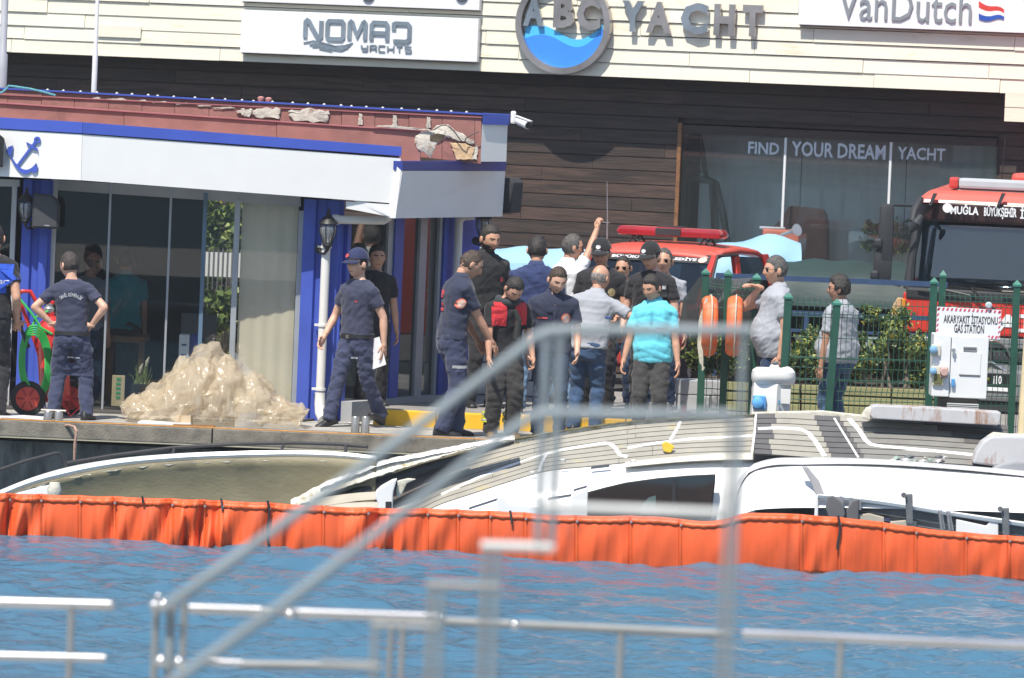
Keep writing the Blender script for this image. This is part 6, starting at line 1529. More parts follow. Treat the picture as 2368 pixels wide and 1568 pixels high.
# gangway: two handrails with landing frames
DG1 = 14.2
g5 = root('gangway_railing', P(1260, 1568, DG1)-Vector((0, 0, P(1260, 1568, DG1).z-DKZ)), 'grey tube gangway handrail climbing from lower left to the landing, upper of two', 'railing')
def pathrail(pts, d, r, parent, name, m):
    mb = MB(); mb.tube([P(u, v, d) for u, v in pts], r, 14); return mb.build(name, m, parent, smooth=True)
pathrail([(382, 1404), (640, 1222), (900, 1035), (1150, 848), (1236, 782), (1262, 768), (1300, 764), (1742, 764)], DG1, 0.0135, g5, 'handrail', m_galv)
stand(1264, 770, DG1, 0.0105, g5, 'post', m_galv, 3.09); stand(1296, 770, DG1, 0.0105, g5, 'post', m_galv, 3.09); stand(1720, 768, DG1, 0.0080, g5, 'post', m_galv); 
g6 = root('gangway_railing', P(1690, 1568, DG1-.9)-Vector((0, 0, P(1690, 1568, DG1-.9).z-DKZ)), 'grey tube gangway handrail running lower and nearer, ending at the tall right posts', 'railing')
pathrail([(380, 1590), (480, 1520), (655, 1398), (900, 1210), (1140, 1024), (1230, 962), (1262, 955), (1300, 956), (1692, 960)], DG1-.9, 0.0130, g6, 'handrail', m_galv)
stand(1690, 958, DG1-.9, 0.0080, g6, 'post', m_dull)
rail(1252, 1172, 1690, 1188, DG1-.3, .0125, g6, 'mid_bar', m_pale); 
# stepped frame of the stair beneath
g7 = root('step_frame', P(1140, 1568, DG1)-Vector((0, 0, P(1140, 1568, DG1).z-DKZ)), 'stepped frame of dull square tubes under the gangway landing', 'stair frame')
rail(1112, 1262, 1282, 1267, DG1, .0125, g7, 'tread_bar', m_pale); stand(1124, 1262, DG1, 0.0092, g7, 'upright', m_dull); stand(1150, 1266, DG1, 0.0092, g7, 'upright', m_galv)
rail(988, 1352, 1156, 1358, DG1, 0.0100, g7, 'tread_bar', m_dull); stand(998, 1352, DG1, 0.0088, g7, 'upright', m_dull); stand(1022, 1356, DG1, 0.0088, g7, 'upright', m_galv)
rail(858, 1444, 1010, 1450, DG1, 0.0100, g7, 'tread_bar', m_dull); stand(868, 1444, DG1, 0.0088, g7, 'upright', m_dull)
rail(740, 1536, 880, 1542, DG1, 0.0100, g7, 'tread_bar', m_dull)
# ================================================================== RIGHT SIDE: fence, pedestal, cabinet, hedge, vehicles
m_green = mat('fence_green', (.014, .075, .050), .5, var=.15, scale=8, stain=(.035, .085, .065), sscale=6, sthr=.62)
m_wire = mat('wire_green', (.02, .085, .055), .5)
# ---- welded mesh fence: posts are parts, the thin wires of a panel are too fine to part
def fence_run(pts, ztop, label, post_h, zb=ZQ, tilt=None, r=.032, first=True, last=True, wire_top=None):
    """pts: (u, d) of the posts"""
    base = [P(u, 900, d) for u, d in pts]
    fr = root('mesh_fence', (base[0].x, base[0].y, zb), label, 'fence')
    for i, b in enumerate(base):
        if (i == 0 and not first) or (i == len(base)-1 and not last): continue
        h = post_h[i] if isinstance(post_h, (list, tuple)) else post_h
        dx = (tilt or {}).get(i, 0); mb = MB(); t = Vector((b.x+dx, b.y, h)); o = Vector((b.x, b.y, zb))
        s = r; mb.hexa([o+Vector((-s, -s, 0)), o+Vector((s, -s, 0)), o+Vector((s, s, 0)), o+Vector((-s, s, 0))], [t+Vector((-s, -s, 0)), t+Vector((s, -s, 0)), t+Vector((s, s, 0)), t+Vector((-s, s, 0))])
        po = mb.build('post', m_green, fr, bevel=.004)
        mb = MB(); s *= 1.25; mb.add([t+Vector((-s, -s, 0)), t+Vector((s, -s, 0)), t+Vector((s, s, 0)), t+Vector((-s, s, 0)), t+Vector((-s, -s, .02)), t+Vector((s, -s, .02)), t+Vector((s, s, .02)), t+Vector((-s, s, .02)), t+Vector((0, 0, .065))], [(3, 2, 1, 0), (0, 1, 5, 4), (1, 2, 6, 5), (2, 3, 7, 6), (3, 0, 4, 7), (4, 5, 8), (5, 6, 8), (6, 7, 8), (7, 4, 8)])
        mb.build('post_cap', mat('cap_green', (.03, .16, .12), .5, var=.2), po)
    for a, b in zip(base, base[1:]):
        L = (b-a); L.z = 0; n = max(2, int(L.length/.052)); nrm = Vector((L.y, -L.x, 0)).normalized(); mb = MB()
        zt = (wire_top or ztop)
        prof = []
        for zz in np.arange(zb+.06, zt+.001, .05):
            f = 0
            for fc in (zb+.12, zb+.62, zt-.10, zt-.62): f = max(f, .035*max(0, 1-abs(zz-fc)/.07))
            prof.append((zz, f))
        for k in range(n+1):
            q = a+L*(k/n); pts_ = [Vector((q.x, q.y, zz))+nrm*f for zz, f in prof]; mb.tube(pts_, .0034, 4, cap=False)
        for zz in list(np.arange(zb+.08, zt, .2))+[zb+.17, zb+.57, zb+.67, zt-.05, zt-.15, zt-.57, zt-.67]:
            mb.tube([Vector((a.x, a.y, zz)), Vector((b.x, b.y, zz))], .0042, 4, cap=False)
        mb.build('wire_mesh', m_wire, fr, kind='stuff')
    return fr
fence_run([(1808, 57.9), (1914, 57.9), (2148, 58.2)], 2.26, 'green mesh fence in front of the two men in grey polos, its short posts leaning', [2.24, 2.20, 2.36], tilt={0: .02, 1: .05}, r=.036)
fence_run([(2148, 58.0), (2340, 58.3), (2560, 58.6)], 2.38, 'green mesh fence behind the gas station cabinet at the right', [2.44, 2.44, 2.44], first=True, r=.033)
fence_run([(1620, 59.3), (1672, 59.2), (1738, 59.0)], 2.36, 'green mesh fence with the two orange life rings, beside the aqua polo man', [2.40, 2.40, 2.38], r=.035)
mb = MB(); b = P(2168, 900, 60.4); 
fr = root('fence_post', (b.x, b.y, ZQ), 'single darker green fence post just right of the leaning hedge, behind the cabinet', 'post'); mb.box((b.x, b.y, 1.62), (.066, .066, 1.64)); mb.build('shaft', m_green, fr, bevel=.005)
mb = MB(); mb.lathe([(.052, 0), (.052, .02), (.004, .07)], 4, 0, Matrix.Translation((b.x, b.y, 2.44)) @ Matrix.Rotation(math.pi/4, 4, 'Z')); mb.build('post_cap', mat('cap_green', (.03, .16, .12), .5), fr)
# smoky sheet tied to the fence by the life rings
q = [P(u, v, 59.45) for u, v in ((1566, 770), (1640, 776), (1742, 770), (1742, 642), (1690, 646), (1618, 640), (1580, 690))]
sh_ = root('smoky_sheet', q[0], 'dark smoky plastic sheet tied behind the life rings', 'sheet'); mb = MB(); c0 = sum(q, Vector())/len(q); mb.add([p+Vector((0, .03*math.sin(i*2.0), 0)) for i, p in enumerate(q)]+[c0+Vector((0, -.04, 0))], [(i, (i+1) % 7, 7) for i in range(7)]); mb.v += [v+Vector((0, .006, 0)) for v in mb.v]; mb.f += [(8+(i+1) % 7, 8+i, 15) for i in range(7)]; mb.m += [0]*7
mb.build('film', glass('smoky_film', (.40, .43, .44), .08, .2, .42, (.10, .11, .11)), sh_)
# ---- two life rings seen edge on
m_ring = mat('ring_orange', (.72, .16, .05), .55, var=.12, scale=6); m_rope = mat('rope_cream', (.55, .52, .42), .9, var=.2, scale=60)
def lifering(u, v, d, yaw, label):
    c = P(u, v, d); T = Matrix.Translation(c) @ Matrix.Rotation(yaw*D2R, 4, 'Z')
    r = root('life_ring', c, label, 'life ring', 'life rings on the fence'); mb = MB(T=T); n = 36; m = 12; vs = []; fs = []
    for i in range(n):
        w = 2*math.pi*i/n
        for j in range(m):
            a = 2*math.pi*j/m; rr = .245+.055*math.cos(a); vs.append((.078*math.sin(a), rr*math.cos(w), rr*math.sin(w)))
    for i in range(n):
        for j in range(m): fs.append((i*m+j, i*m+(j+1) % m, ((i+1) % n)*m+(j+1) % m, ((i+1) % n)*m+j))
    mb.add(vs, fs); mb.build('ring', m_ring, r, smooth='all')
    for k in range(4):
        w = math.pi/4+k*math.pi/2; mb = MB(T=T); vs = []; fs = []
        for i in range(5):
            ww = w+(i-2)*.05
            for j in range(m):
                a = 2*math.pi*j/m; rr = .245+.0575*math.cos(a); vs.append((.0795*math.sin(a), rr*math.cos(ww), rr*math.sin(ww)))
        for i in range(4):
            for j in range(m): fs.append((i*m+j, i*m+(j+1) % m, (i+1)*m+(j+1) % m, (i+1)*m+j))
        mb.add(vs, fs); mb.build('band', mat('ring_band', (.60, .20, .10), .5), r, smooth='all')
    mb = MB(T=T); pts = []
    for k in range(49):
        w = 2*math.pi*k/48; rr = .30+.03*abs(math.sin(2*w)); pts.append((.01, rr*math.cos(w), rr*math.sin(w)))
    mb.tube(pts, .007, 5); mb.build('grab_rope', m_rope, r, smooth=True)
    return r
lifering(1638, 754, 59.0, 2, 'orange life ring seen edge on with a cream rope hanging beside it')
lifering(1697, 754, 58.9, -2, 'orange life ring seen edge on, nearer the man resting on the fence')
rr_ = root('rope', P(1622, 700, 58.85), 'bundle of cream rope hanging from the left life ring', 'rope')
for k in range(6):
    mb = MB(); o = k*2.2-5; mb.tube([P(1634+o*.3, 690, 58.84), P(1622+o, 740, 58.84), P(1618+o*.9, 800, 58.83), P(1621+o*.6, 838, 58.83), P(1626-o*.4, 852+k, 58.84)], .008, 5); mb.build('strand', m_rope, rr_, smooth=True)
# ---- white service pedestal with a shell shaped top
m_ped = mat('pedestal_white', (.72, .72, .69), .4, var=.04, scale=3, stain=(.60, .58, .52), sscale=4, sthr=.66); m_ped2 = mat('pedestal_shade_grey', (.58, .60, .60), .4, var=.04); m_sock = mat('socket_blue', (.10, .33, .68), .4, var=.1)
c = P(1784, 955, 57.35); pd = root('service_pedestal', (c.x, c.y, ZQ), 'white service pedestal with scalloped shell top and a blue socket', 'pedestal')
X = lambda u: P(u, 900, 57.35).x; Zp = lambda v: P(1784, v, 57.35).z
mb = MB(); mb.hexa([(X(1735), 57.20, ZQ), (X(1793), 57.12, ZQ), (X(1793), 57.6, ZQ), (X(1735), 57.6, ZQ)], [(X(1741), 57.24, Zp(885)), (X(1796), 57.16, Zp(885)), (X(1796), 57.6, Zp(885)), (X(1741), 57.6, Zp(885))]); mb.build('left_body', m_ped, pd, bevel=.012)
mb = MB(); mb.hexa([(X(1793.5), 57.12, ZQ), (X(1826), 57.26, ZQ), (X(1826), 57.6, ZQ), (X(1793.5), 57.6, ZQ)], [(X(1796.5), 57.16, Zp(885)), (X(1828), 57.29, Zp(885)), (X(1828), 57.6, Zp(885)), (X(1796.5), 57.6, Zp(885))]); mb.build('door', m_ped2, pd, bevel=.01)  # right face greyer: its shade is put into the colour
rows = []
for (v, s, dp) in ((888, .93, .21), (878, 1.0, .25), (868, 1.0, .26), (858, .96, .25), (852, .8, .2)):
    r_ = []
    for k in range(29):
        w = 2*math.pi*k/28; r_.append(Vector(((X(1736)+X(1838))/2+(X(1838)-X(1736))/2*s*math.copysign(abs(math.cos(w))**.6, math.cos(w)), 57.40+dp*math.copysign(abs(math.sin(w))**.6, math.sin(w)), Zp(v))))
    rows.append(r_)
mb = MB(); mb.grid(rows); mb.add(rows[-1], [tuple(range(28))]); mb.build('top_rim', m_ped, pd, smooth=True)
crest = [(1740, 868), (1743, 858), (1750, 851), (1760, 848), (1769, 851), (1774, 853), (1777, 845), (1783, 840), (1789, 839), (1795, 842), (1799, 850), (1802, 854), (1809, 849), (1819, 847), (1829, 852), (1835, 860), (1837, 868)]
mb = MB(); f_ = [Vector((X(u), 57.27, P(u, v, 57.27).z)) for u, v in crest]; b_ = [Vector((X(1788)+(p.x-X(1788))*.86, 57.54, p.z-.02)) for p in f_]; n = len(f_); mb.add(f_+b_, [tuple(reversed(range(n))), tuple(range(n, 2*n))]+[(i, (i+1) % n, n+(i+1) % n, n+i) for i in range(n)]); mb.build('shell_crest', m_ped, pd, bevel=.022, smooth=True)
for u0, u1, v0 in ((1746, 1772, 856), (1804, 1832, 856)):
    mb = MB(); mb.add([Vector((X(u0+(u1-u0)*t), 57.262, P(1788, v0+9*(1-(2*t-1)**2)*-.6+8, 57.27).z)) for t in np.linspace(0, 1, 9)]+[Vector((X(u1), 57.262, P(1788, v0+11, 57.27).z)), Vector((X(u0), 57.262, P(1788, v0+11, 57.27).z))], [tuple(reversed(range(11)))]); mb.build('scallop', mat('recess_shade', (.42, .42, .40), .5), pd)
mb = MB(); V, Fc = ico(2); mb.add([Vector((X(1788)+x[0]*.035, 57.215+x[1]*.02, Zp(838)+x[2]*.02)) for x in V], Fc); mb.build('lamp_opening', mat('opening_grey', (.12, .13, .14), .5), pd, smooth='all')
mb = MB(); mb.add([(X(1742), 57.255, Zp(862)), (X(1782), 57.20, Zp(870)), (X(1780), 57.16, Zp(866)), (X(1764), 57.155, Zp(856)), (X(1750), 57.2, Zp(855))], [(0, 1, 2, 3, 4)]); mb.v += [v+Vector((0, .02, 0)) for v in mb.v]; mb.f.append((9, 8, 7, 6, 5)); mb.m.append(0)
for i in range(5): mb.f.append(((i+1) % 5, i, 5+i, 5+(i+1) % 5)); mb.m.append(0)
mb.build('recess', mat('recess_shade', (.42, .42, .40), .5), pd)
sk_ = P(1752, 931, 57.12)
mb = MB(); mb.box(sk_+Vector((.015, .06, 0)), (.12, .1, .13)); so_ = mb.build('socket_box', m_sock, pd, bevel=.012)
mb = MB(); mb.lathe([(.052, 0), (.056, .02), (.05, .05), (.02, .062)], 18, 0, Matrix.Translation(sk_+Vector((-.005, .01, 0))) @ Matrix.Rotation(math.pi/2, 4, 'X')); mb.build('socket_lid', mat('socket_lid', (.13, .40, .75), .35), so_, smooth=True)
mb = MB(); k_ = P(1801, 931, 57.13); mb.box(k_, (.02, .03, .05)); mb.build('handle', mat('handle_blue', (.10, .28, .42), .4), pd, bevel=.006)
mb = MB(); k_ = P(1815, 917, 57.19); mb.box(k_, (.10, .012, .14)); mb.build('door_panel', m_ped, pd, bevel=.004)
# ---- gas station cabinet and its sign board
DCB = 57.45
def cx(u, v, d=DCB): return P(u, v, d)
cb = root('power_cabinet', (P(2215, 925, DCB).x, DCB+.15, ZQ), 'white fuel service cabinet with blue sockets under the gas station sign', 'cabinet')
m_cab = mat('cabinet_white', (.76, .77, .77), .4, var=.03)
def box_uv(name, m, u0, u1, vt, vb, d, th, parent, bevel=.008, sl=0.038):
    """upright box whose face fills the picture rectangle (roll taken out)"""
    um = (u0+u1)/2; z1, z0 = P(um, vt, d).z, P(um, vb, d).z; vm = (vt+vb)/2; x0, x1 = P(u0, vm, d).x, P(u1, vm, d).x; mb = MB()
    mb.box(((x0+x1)/2, d+th/2, (z0+z1)/2), (x1-x0, th, z1-z0)); return mb.build(name, m, parent, bevel=bevel)
box_uv('side_panel', m_cab, 2156, 2196, 773, 917, DCB-.02, .40, cb); box_uv('door', m_cab, 2197, 2283, 778, 921, DCB, .36, cb)
box_uv('window_flap', m_cab, 2217, 2267, 815, 867, DCB-.008, .02, cb, .003); box_uv('nameplate', mat('plate_grey', (.28, .29, .31), .4), 2227, 2258, 802, 813, DCB-.012, .014, cb, .002)
mb = MB(); 
for k in range(7): 
    q = P(2230+4*k, 807, DCB-.0135); mb.box(q, (.010, .002, .018))
mb.build('nameplate_print', mat('print_dark', (.05, .05, .06), .6), cb)
box_uv('flap_shadow_gap', mat('gap_dark', (.12, .12, .13), .6), 2218, 2266, 868, 870, DCB-.006, .01, cb, 0)
mb = MB(); q = P(2204, 810, DCB-.02); mb.lathe([(.012, 0), (.012, .03), (.02, .032), (.02, .045)], 10, 0, Matrix.Translation(q+Vector((0, .03, 0))) @ Matrix.Rotation(math.pi/2, 4, 'X')); mb.box(q+Vector((.004, -.012, -.02)), (.014, .01, .05)); mb.build('latch', m_alum, cb)
for (u, v, s) in ((2159, 808, .038), (2158, 858, .034)):
    mb = MB(); q = P(u, v, DCB-.06); mb.box(q+Vector((.02, .04, -.01)), (.09, .05, .11)); bb_ = mb.build('socket_plate', mat('plate_cream', (.62, .58, .48), .5), cb, bevel=.008); mb = MB(); mb.lathe([(s, 0), (s*1.05, .02), (s*.9, .05), (s*.3, .06)], 16, 0, Matrix.Translation(q+Vector((-.005, .02, 0))) @ Matrix.Rotation(math.pi/2, 4, 'X')); mb.build('socket_lid', mat('socket_lid_pale', (.22, .42, .62), .4), bb_, smooth=True)
mb = MB(); q = P(2182, 861, DCB-.05); mb.box(q+Vector((0, .02, 0)), (.075, .06, .10)); bb_ = mb.build('socket_plate', mat('socket_pink', (.55, .36, .32), .5), cb, bevel=.008); mb = MB(); mb.lathe([(.04, 0), (.042, .02), (.034, .045)], 14, 0, Matrix.Translation(q+Vector((0, 0, .005))) @ Matrix.Rotation(math.pi/2, 4, 'X')); mb.build('socket_lid', mat('socket_pink', (.55, .36, .32), .5), bb_, smooth=True)
mb = MB(); q = P(2168, 876, DCB-.04); mb.box(q+Vector((0, .02, 0)), (.105, .05, .125)); bb_ = mb.build('meter_box', mat('meter_cream', (.66, .62, .42), .4), cb, bevel=.01); mb = MB(); mb.box(q+Vector((0, -.008, 0)), (.078, .012, .095)); mb.build('meter_glass', mat('meter_olive', (.15, .15, .06), .15), bb_, bevel=.004)
mb = MB(); q = P(2203, 885, DCB-.03); mb.box(q+Vector((0, .01, 0)), (.035, .03, .075)); mb.build('handle', m_sock, cb, bevel=.01)
box_uv('plinth', mat('plinth_dark', (.07, .062, .055), .8), 2170, 2262, 919, 980, DCB+.05, .3, cb); 
mb = MB()
for k in range(6): q = P(2226, 935+k*4, DCB-.06); mb.box(q+Vector((0, .05, 0)), (.30, .09, .008))
mb.build('vent_grille', m_ped2, cb)
sg = root('sign_board', P(2240, 760, DCB+.05), 'white sign reading AKARYAKIT İSTASYONU GAS STATION with red hazard border', 'sign')
SP_ = VP(2240, DCB+.03, 0)
def rq(u, v, o=0.0): a, z = SP_.uv(u, v, o); return SP_.pt(a, z, o)
crn = [(2163, 782), (2311, 785), (2315, 717), (2166, 709)]
mb = MB(); mb.add([rq(u, v, .015) for u, v in crn]+[rq(u, v, 0) for u, v in crn], [(0, 1, 2, 3), (7, 6, 5, 4), (1, 0, 4, 5), (2, 1, 5, 6), (3, 2, 6, 7), (0, 3, 7, 4)]); mb.build('board', m_wht, sg)
p_hz = mat('hazard_red', (.62, .07, .13), .6)
mb = MB(); 
def bil(s, t):
    a = [c0+(c1-c0)*s for c0, c1 in zip(crn[3], crn[2])]; b = [c0+(c1-c0)*s for c0, c1 in zip(crn[0], crn[1])]; return a[0]+(b[0]-a[0])*t, a[1]+(b[1]-a[1])*t
for k in range(15):
    s = k/15+.01; mb.add([rq(*bil(s, .11), .018), rq(*bil(s+.028, .11), .018), rq(*bil(s+.044, .02), .018), rq(*bil(s+.016, .02), .018)], [(0, 1, 2, 3)])
for k in range(6):
    t = k/6+.03
    for s in (.004, .966): mb.add([rq(*bil(s, t+.11), .018), rq(*bil(s+.03, t+.05), .018), rq(*bil(s+.03, t-.01), .018), rq(*bil(s, t+.05), .018)], [(0, 1, 2, 3)])
for k in range(3): 
    s = .80+k*.06; mb.add([rq(*bil(s, .98), .018), rq(*bil(s+.028, .98), .018), rq(*bil(s+.044, .88), .018), rq(*bil(s+.016, .88), .018)], [(0, 1, 2, 3)])
mb.build('hazard_border', p_hz, sg)
p_txt = mat('text_dark', (.035, .035, .04), .6)
words_on(SP_, 'AKARYAKIT İSTASYONU', 2181, 746, 2307, 727, .017, p_txt, 'letter', sg, .002, .012, per=False); words_on(SP_, 'GAS STATION', 2205, 769, 2275, 752, .017, p_txt, 'letter', sg, .002, .012, per=False)
mb = MB(); q = P(2285, 706, DCB+.02); mb.lathe([(.03, 0), (.034, .02), (.02, .034)], 14, 0, Matrix.Translation(q) @ Matrix.Rotation(math.pi/2, 4, 'X')); mb.build('lamp_globe', mat('globe', (.45, .52, .55), .1), sg, smooth=True)
# ---- hedge in a timber planter
m_timb = mat('planter_timber', (.27, .265, .125), .85, var=.2, scale=3, bump=.4, bscale=30, stretch=(.4, 1, 4))
pl_ = root('planter', P(1960, 930, 61.5), 'long low planter of olive green timber boards under the hedge', 'planter')
for k, (va, vb) in enumerate(((893, 914), (916, 936), (938, 962))):
    for (u0, u1) in ((1640, 1850), (1852, 2060), (2062, 2252)):
        a, b = P(u0, (va+vb)/2, 61.4), P(u1, (va+vb)/2, 61.4); z0, z1 = P(1945, vb, 61.4).z, P(1945, va, 61.4).z; mb = MB(); mb.box(((a.x+b.x)/2, 61.43+rnd.uniform(-.01, .01), (z0+z1)/2), (b.x-a.x-.01, .06, z1-z0-.008)); mb.build('board', m_timb, pl_, bevel=.006)
    a, b = P(1640, 900, 61.4), P(2252, 900, 61.4)
mb = MB(); mb.box(((a.x+b.x)/2, 62.0, P(1945, 905, 61.4).z-.1), (b.x-a.x-.05, 1.1, .3)); mb.build('soil', mat('soil', (.06, .045, .03), .95), pl_)
LEAF = [mat('leaf_green', (.10, .145, .034), .5, var=.4, scale=9), mat('leaf_light', (.21, .25, .055), .5, var=.3, scale=9), mat('leaf_dark', (.038, .068, .02), .55, var=.3, scale=9), mat('leaf_yellow', (.40, .32, .04), .5, var=.3, scale=9)]
m_bark = mat('bark_grey', (.20, .165, .13), .9, var=.3, scale=20, bump=.5)
def shrub(name, c, w, dp, h, n, label, cat, group, stems=3, leaf=.05, up=.35, seed=1, mats=(.5, .3, .15, .05), clear=.15):
    r = np.random.RandomState(seed); g = root(name, c, label, cat, group); mb = MB(); cum = np.cumsum(mats)
    cl = [(r.uniform(-.5, .5)*w, r.uniform(-.5, .5)*dp, h*(clear+(1-clear)*r.uniform(.0, .95)), r.uniform(.10, .2)*w) for _ in range(26)]
    for i in range(n):
        q = cl[r.randint(len(cl))]; p = Vector(c)+Vector((q[0], q[1], q[2]))+Vector(r.normal(size=3)*q[3]*.55)
        p.z = max(p.z, c[2]+.02)
        a = Vector(r.normal(size=3)); a.z = abs(a.z)*.6+up; a.normalize(); s = a.orthogonal().normalized(); s = Matrix.Rotation(r.uniform(0, 6.28), 3, a) @ s; L = leaf*r.uniform(.6, 1.3); W = L*.42
        nrm = a.cross(s)*.25*L
        mb.add([p, p+a*L*.5+s*W+nrm, p+a*L, p+a*L*.5-s*W+nrm], [(0, 1, 2, 3)], int(np.searchsorted(cum, r.rand()*.999)))
    f = mb.build('foliage', LEAF, g)
    for k in range(stems):
        x = (k-(stems-1)/2)*w*.25+r.uniform(-.05, .05); y = -dp*.25; b0 = Vector(c)+Vector((x, y, -.02)); pts = [b0]
        for j in range(3): pts.append(pts[-1]+Vector((r.uniform(-.07, .07), r.uniform(-.04, .04), h*.22)))
        mb = MB(); mb.tube(pts, [.02, .017, .014, .008], 7); mb.build('stem', m_bark, g, smooth=True)
    return g
zs_ = P(1945, 900, 61.4).z
hl = {1660: 'leftmost hedge shrub, behind the lifebuoys and smoky sheet', 1755: 'hedge shrub half behind the man resting on the fence', 1850: 'hedge shrub between the two grey polo men', 1935: 'hedge shrub behind the curly haired man', 2030: 'tallest hedge shrub with yellow leaves right of the curly haired man', 2115: 'hedge shrub with pale stems left of the tall green post', 2200: 'hedge shrub half hidden by the white cabinet'}
for i, (u, hh) in enumerate(((1660, .5), (1755, .45), (1850, .52), (1935, .55), (2030, .78), (2115, .58), (2200, .50))):
    q = P(u, 800, 61.85); shrub('hedge_shrub', (q.x, 61.85, zs_), .52, .55, hh, 2300, hl[u], 'shrub', 'hedge shrubs in the timber planter', 3 if u > 2000 else 2, .055, seed=20+i, mats=(.45, .27, .2, .08) if u > 2000 else (.5, .22, .22, .06))
# ---- blue painted railing behind the hedge
m_brail = mat('rail_blue', (.035, .07, .15), .5, var=.15)
br = root('blue_railing', P(1655, 800, 62.9), 'dark blue painted tube railing between hedge and fire truck', 'railing')
def brail(u0, v0, u1, v1, w, h, nm):
    a, b = P(u0, v0, 62.9), P(u1, v1, 62.9); mb = MB(); q = Vector((0, w/2, 0)); z = Vector((0, 0, h/2)); mb.hexa([a-q-z, b-q-z, b+q-z, a+q-z], [a-q+z, b-q+z, b+q+z, a+q+z]); return mb.build(nm, m_brail, br)
brail(1655, 637, 2190, 659, .05, .055, 'top_rail'); brail(1655, 716, 2170, 737, .04, .045, 'rail'); brail(1655, 757, 2170, 776, .04, .03, 'rail'); brail(1655, 797, 2170, 817, .05, .06, 'rail')
for u, vt in ((1660, 637), (1865, 720), (2180, 658)):
    a = P(u, vt, 62.9); mb = MB(); mb.box((a.x, 62.9, (a.z+ZP)/2), (.05, .045, a.z-ZP)); mb.build('upright', m_brail, br)

# ================================================================== VEHICLES
m_fire = mat('paint_red', (.62, .045, .030), .3, var=.04, coat=.5); m_firel = mat('paint_red_roof', (.66, .10, .07), .4, var=.06, coat=.3)
m_cargl = glass('car_glass', (.22, .28, .32), .10, .02, .35, (.008, .012, .016)); m_tyre = mat('tyre', (.02, .02, .02), .85); m_plast = mat('plastic_dark', (.03, .033, .036), .55, var=.15)
m_chrome = mat('chrome', (.6, .6, .6), .15, metal=.9); m_seat = mat('seat_dark', (.02, .02, .022), .8)
# ---- red pickup, heading left towards us
PT = P(1543, 640, 67.0); PT.z = ZQ+.004
cr = Matrix.Translation((PT.x, 67.0, PT.z)) @ Matrix.Rotation(-112*D2R, 4, 'Z')    # local x forward, y to its left
pk = root('pickup_truck', (PT.x, 67.0, PT.z), 'red fire service pickup with a red light bar, behind the crowd', 'pickup'); WM[pk.name] = Matrix.Translation(PT)
def carprism(name, m, prof, y0, y1, parent=pk, bevel=.03, taper=0.0, mid=None):
    mb = MB(T=cr); n = len(prof); zm = 1.0
    def yy(y, z): return y*(1-taper*max(0, z-1.0))
    vs = [(x, yy(y0, z), z) for x, z in prof]+[(x, yy(y1, z), z) for x, z in prof]
    mb.add(vs, [tuple(range(n)), tuple(reversed(range(n, 2*n)))]+[((i+1) % n, i, n+i, n+(i+1) % n) for i in range(n)]); return mb.build(name, m, parent, bevel=bevel, smooth=True)
carprism('body', m_fire, [(2.55, .45), (2.6, .62), (2.52, .95), (1.15, 1.08), (-2.45, 1.06), (-2.5, .5), (-1.9, .38), (1.9, .38)], .9, -.9)
TP = .26
hw = lambda z: .86*(1-TP*max(0, z-1.0))
# cabin: pillars, roof and glass as own pieces
ws_b, ws_t, rr_t, rr_b = (1.22, 1.05), (.42, 1.60), (-1.12, 1.60), (-1.32, 1.05)
mb = MB(T=cr); zr0, zr1 = 1.58, 1.70
rows = []
for x, z in ((.50, 1.575), (.40, 1.615), (.15, 1.66), (-.4, 1.685), (-.95, 1.66), (-1.14, 1.60)):
    rows.append([(x, hw(z)*t, z+.03*(1-abs(t)**3)-.02*abs(t)**6) for t in np.linspace(1, -1, 13)])
mb.grid(rows, thick=(0, 0, -.05)); mb.build('roof', m_firel, pk, smooth='all')
def carquad(name, m, q, th=.03, parent=pk, off=0.0):
    q = [Vector(p) for p in q]; n = (q[1]-q[0]).cross(q[3]-q[0]).normalized(); a = [p+n*off for p in q]; b = [p-n*th for p in a]; mb = MB(T=cr); mb.add(a+b, [(0, 1, 2, 3), (7, 6, 5, 4), (1, 0, 4, 5), (2, 1, 5, 6), (3, 2, 6, 7), (0, 3, 7, 4)]); return mb.build(name, m, parent)
ht, hb = hw(1.6), hw(1.05)
ws = carquad('windscreen', m_cargl, [(1.20, -hb+.06, 1.06), (1.20, hb-.06, 1.06), (.45, ht-.05, 1.585), (.45, -ht+.05, 1.585)], .015)
carquad('screen_band', m_plast, [(.58, -ht+.03, 1.50), (.58, ht-.03, 1.50), (.445, ht-.05, 1.592), (.445, -ht+.05, 1.592)], .006, ws, .012)
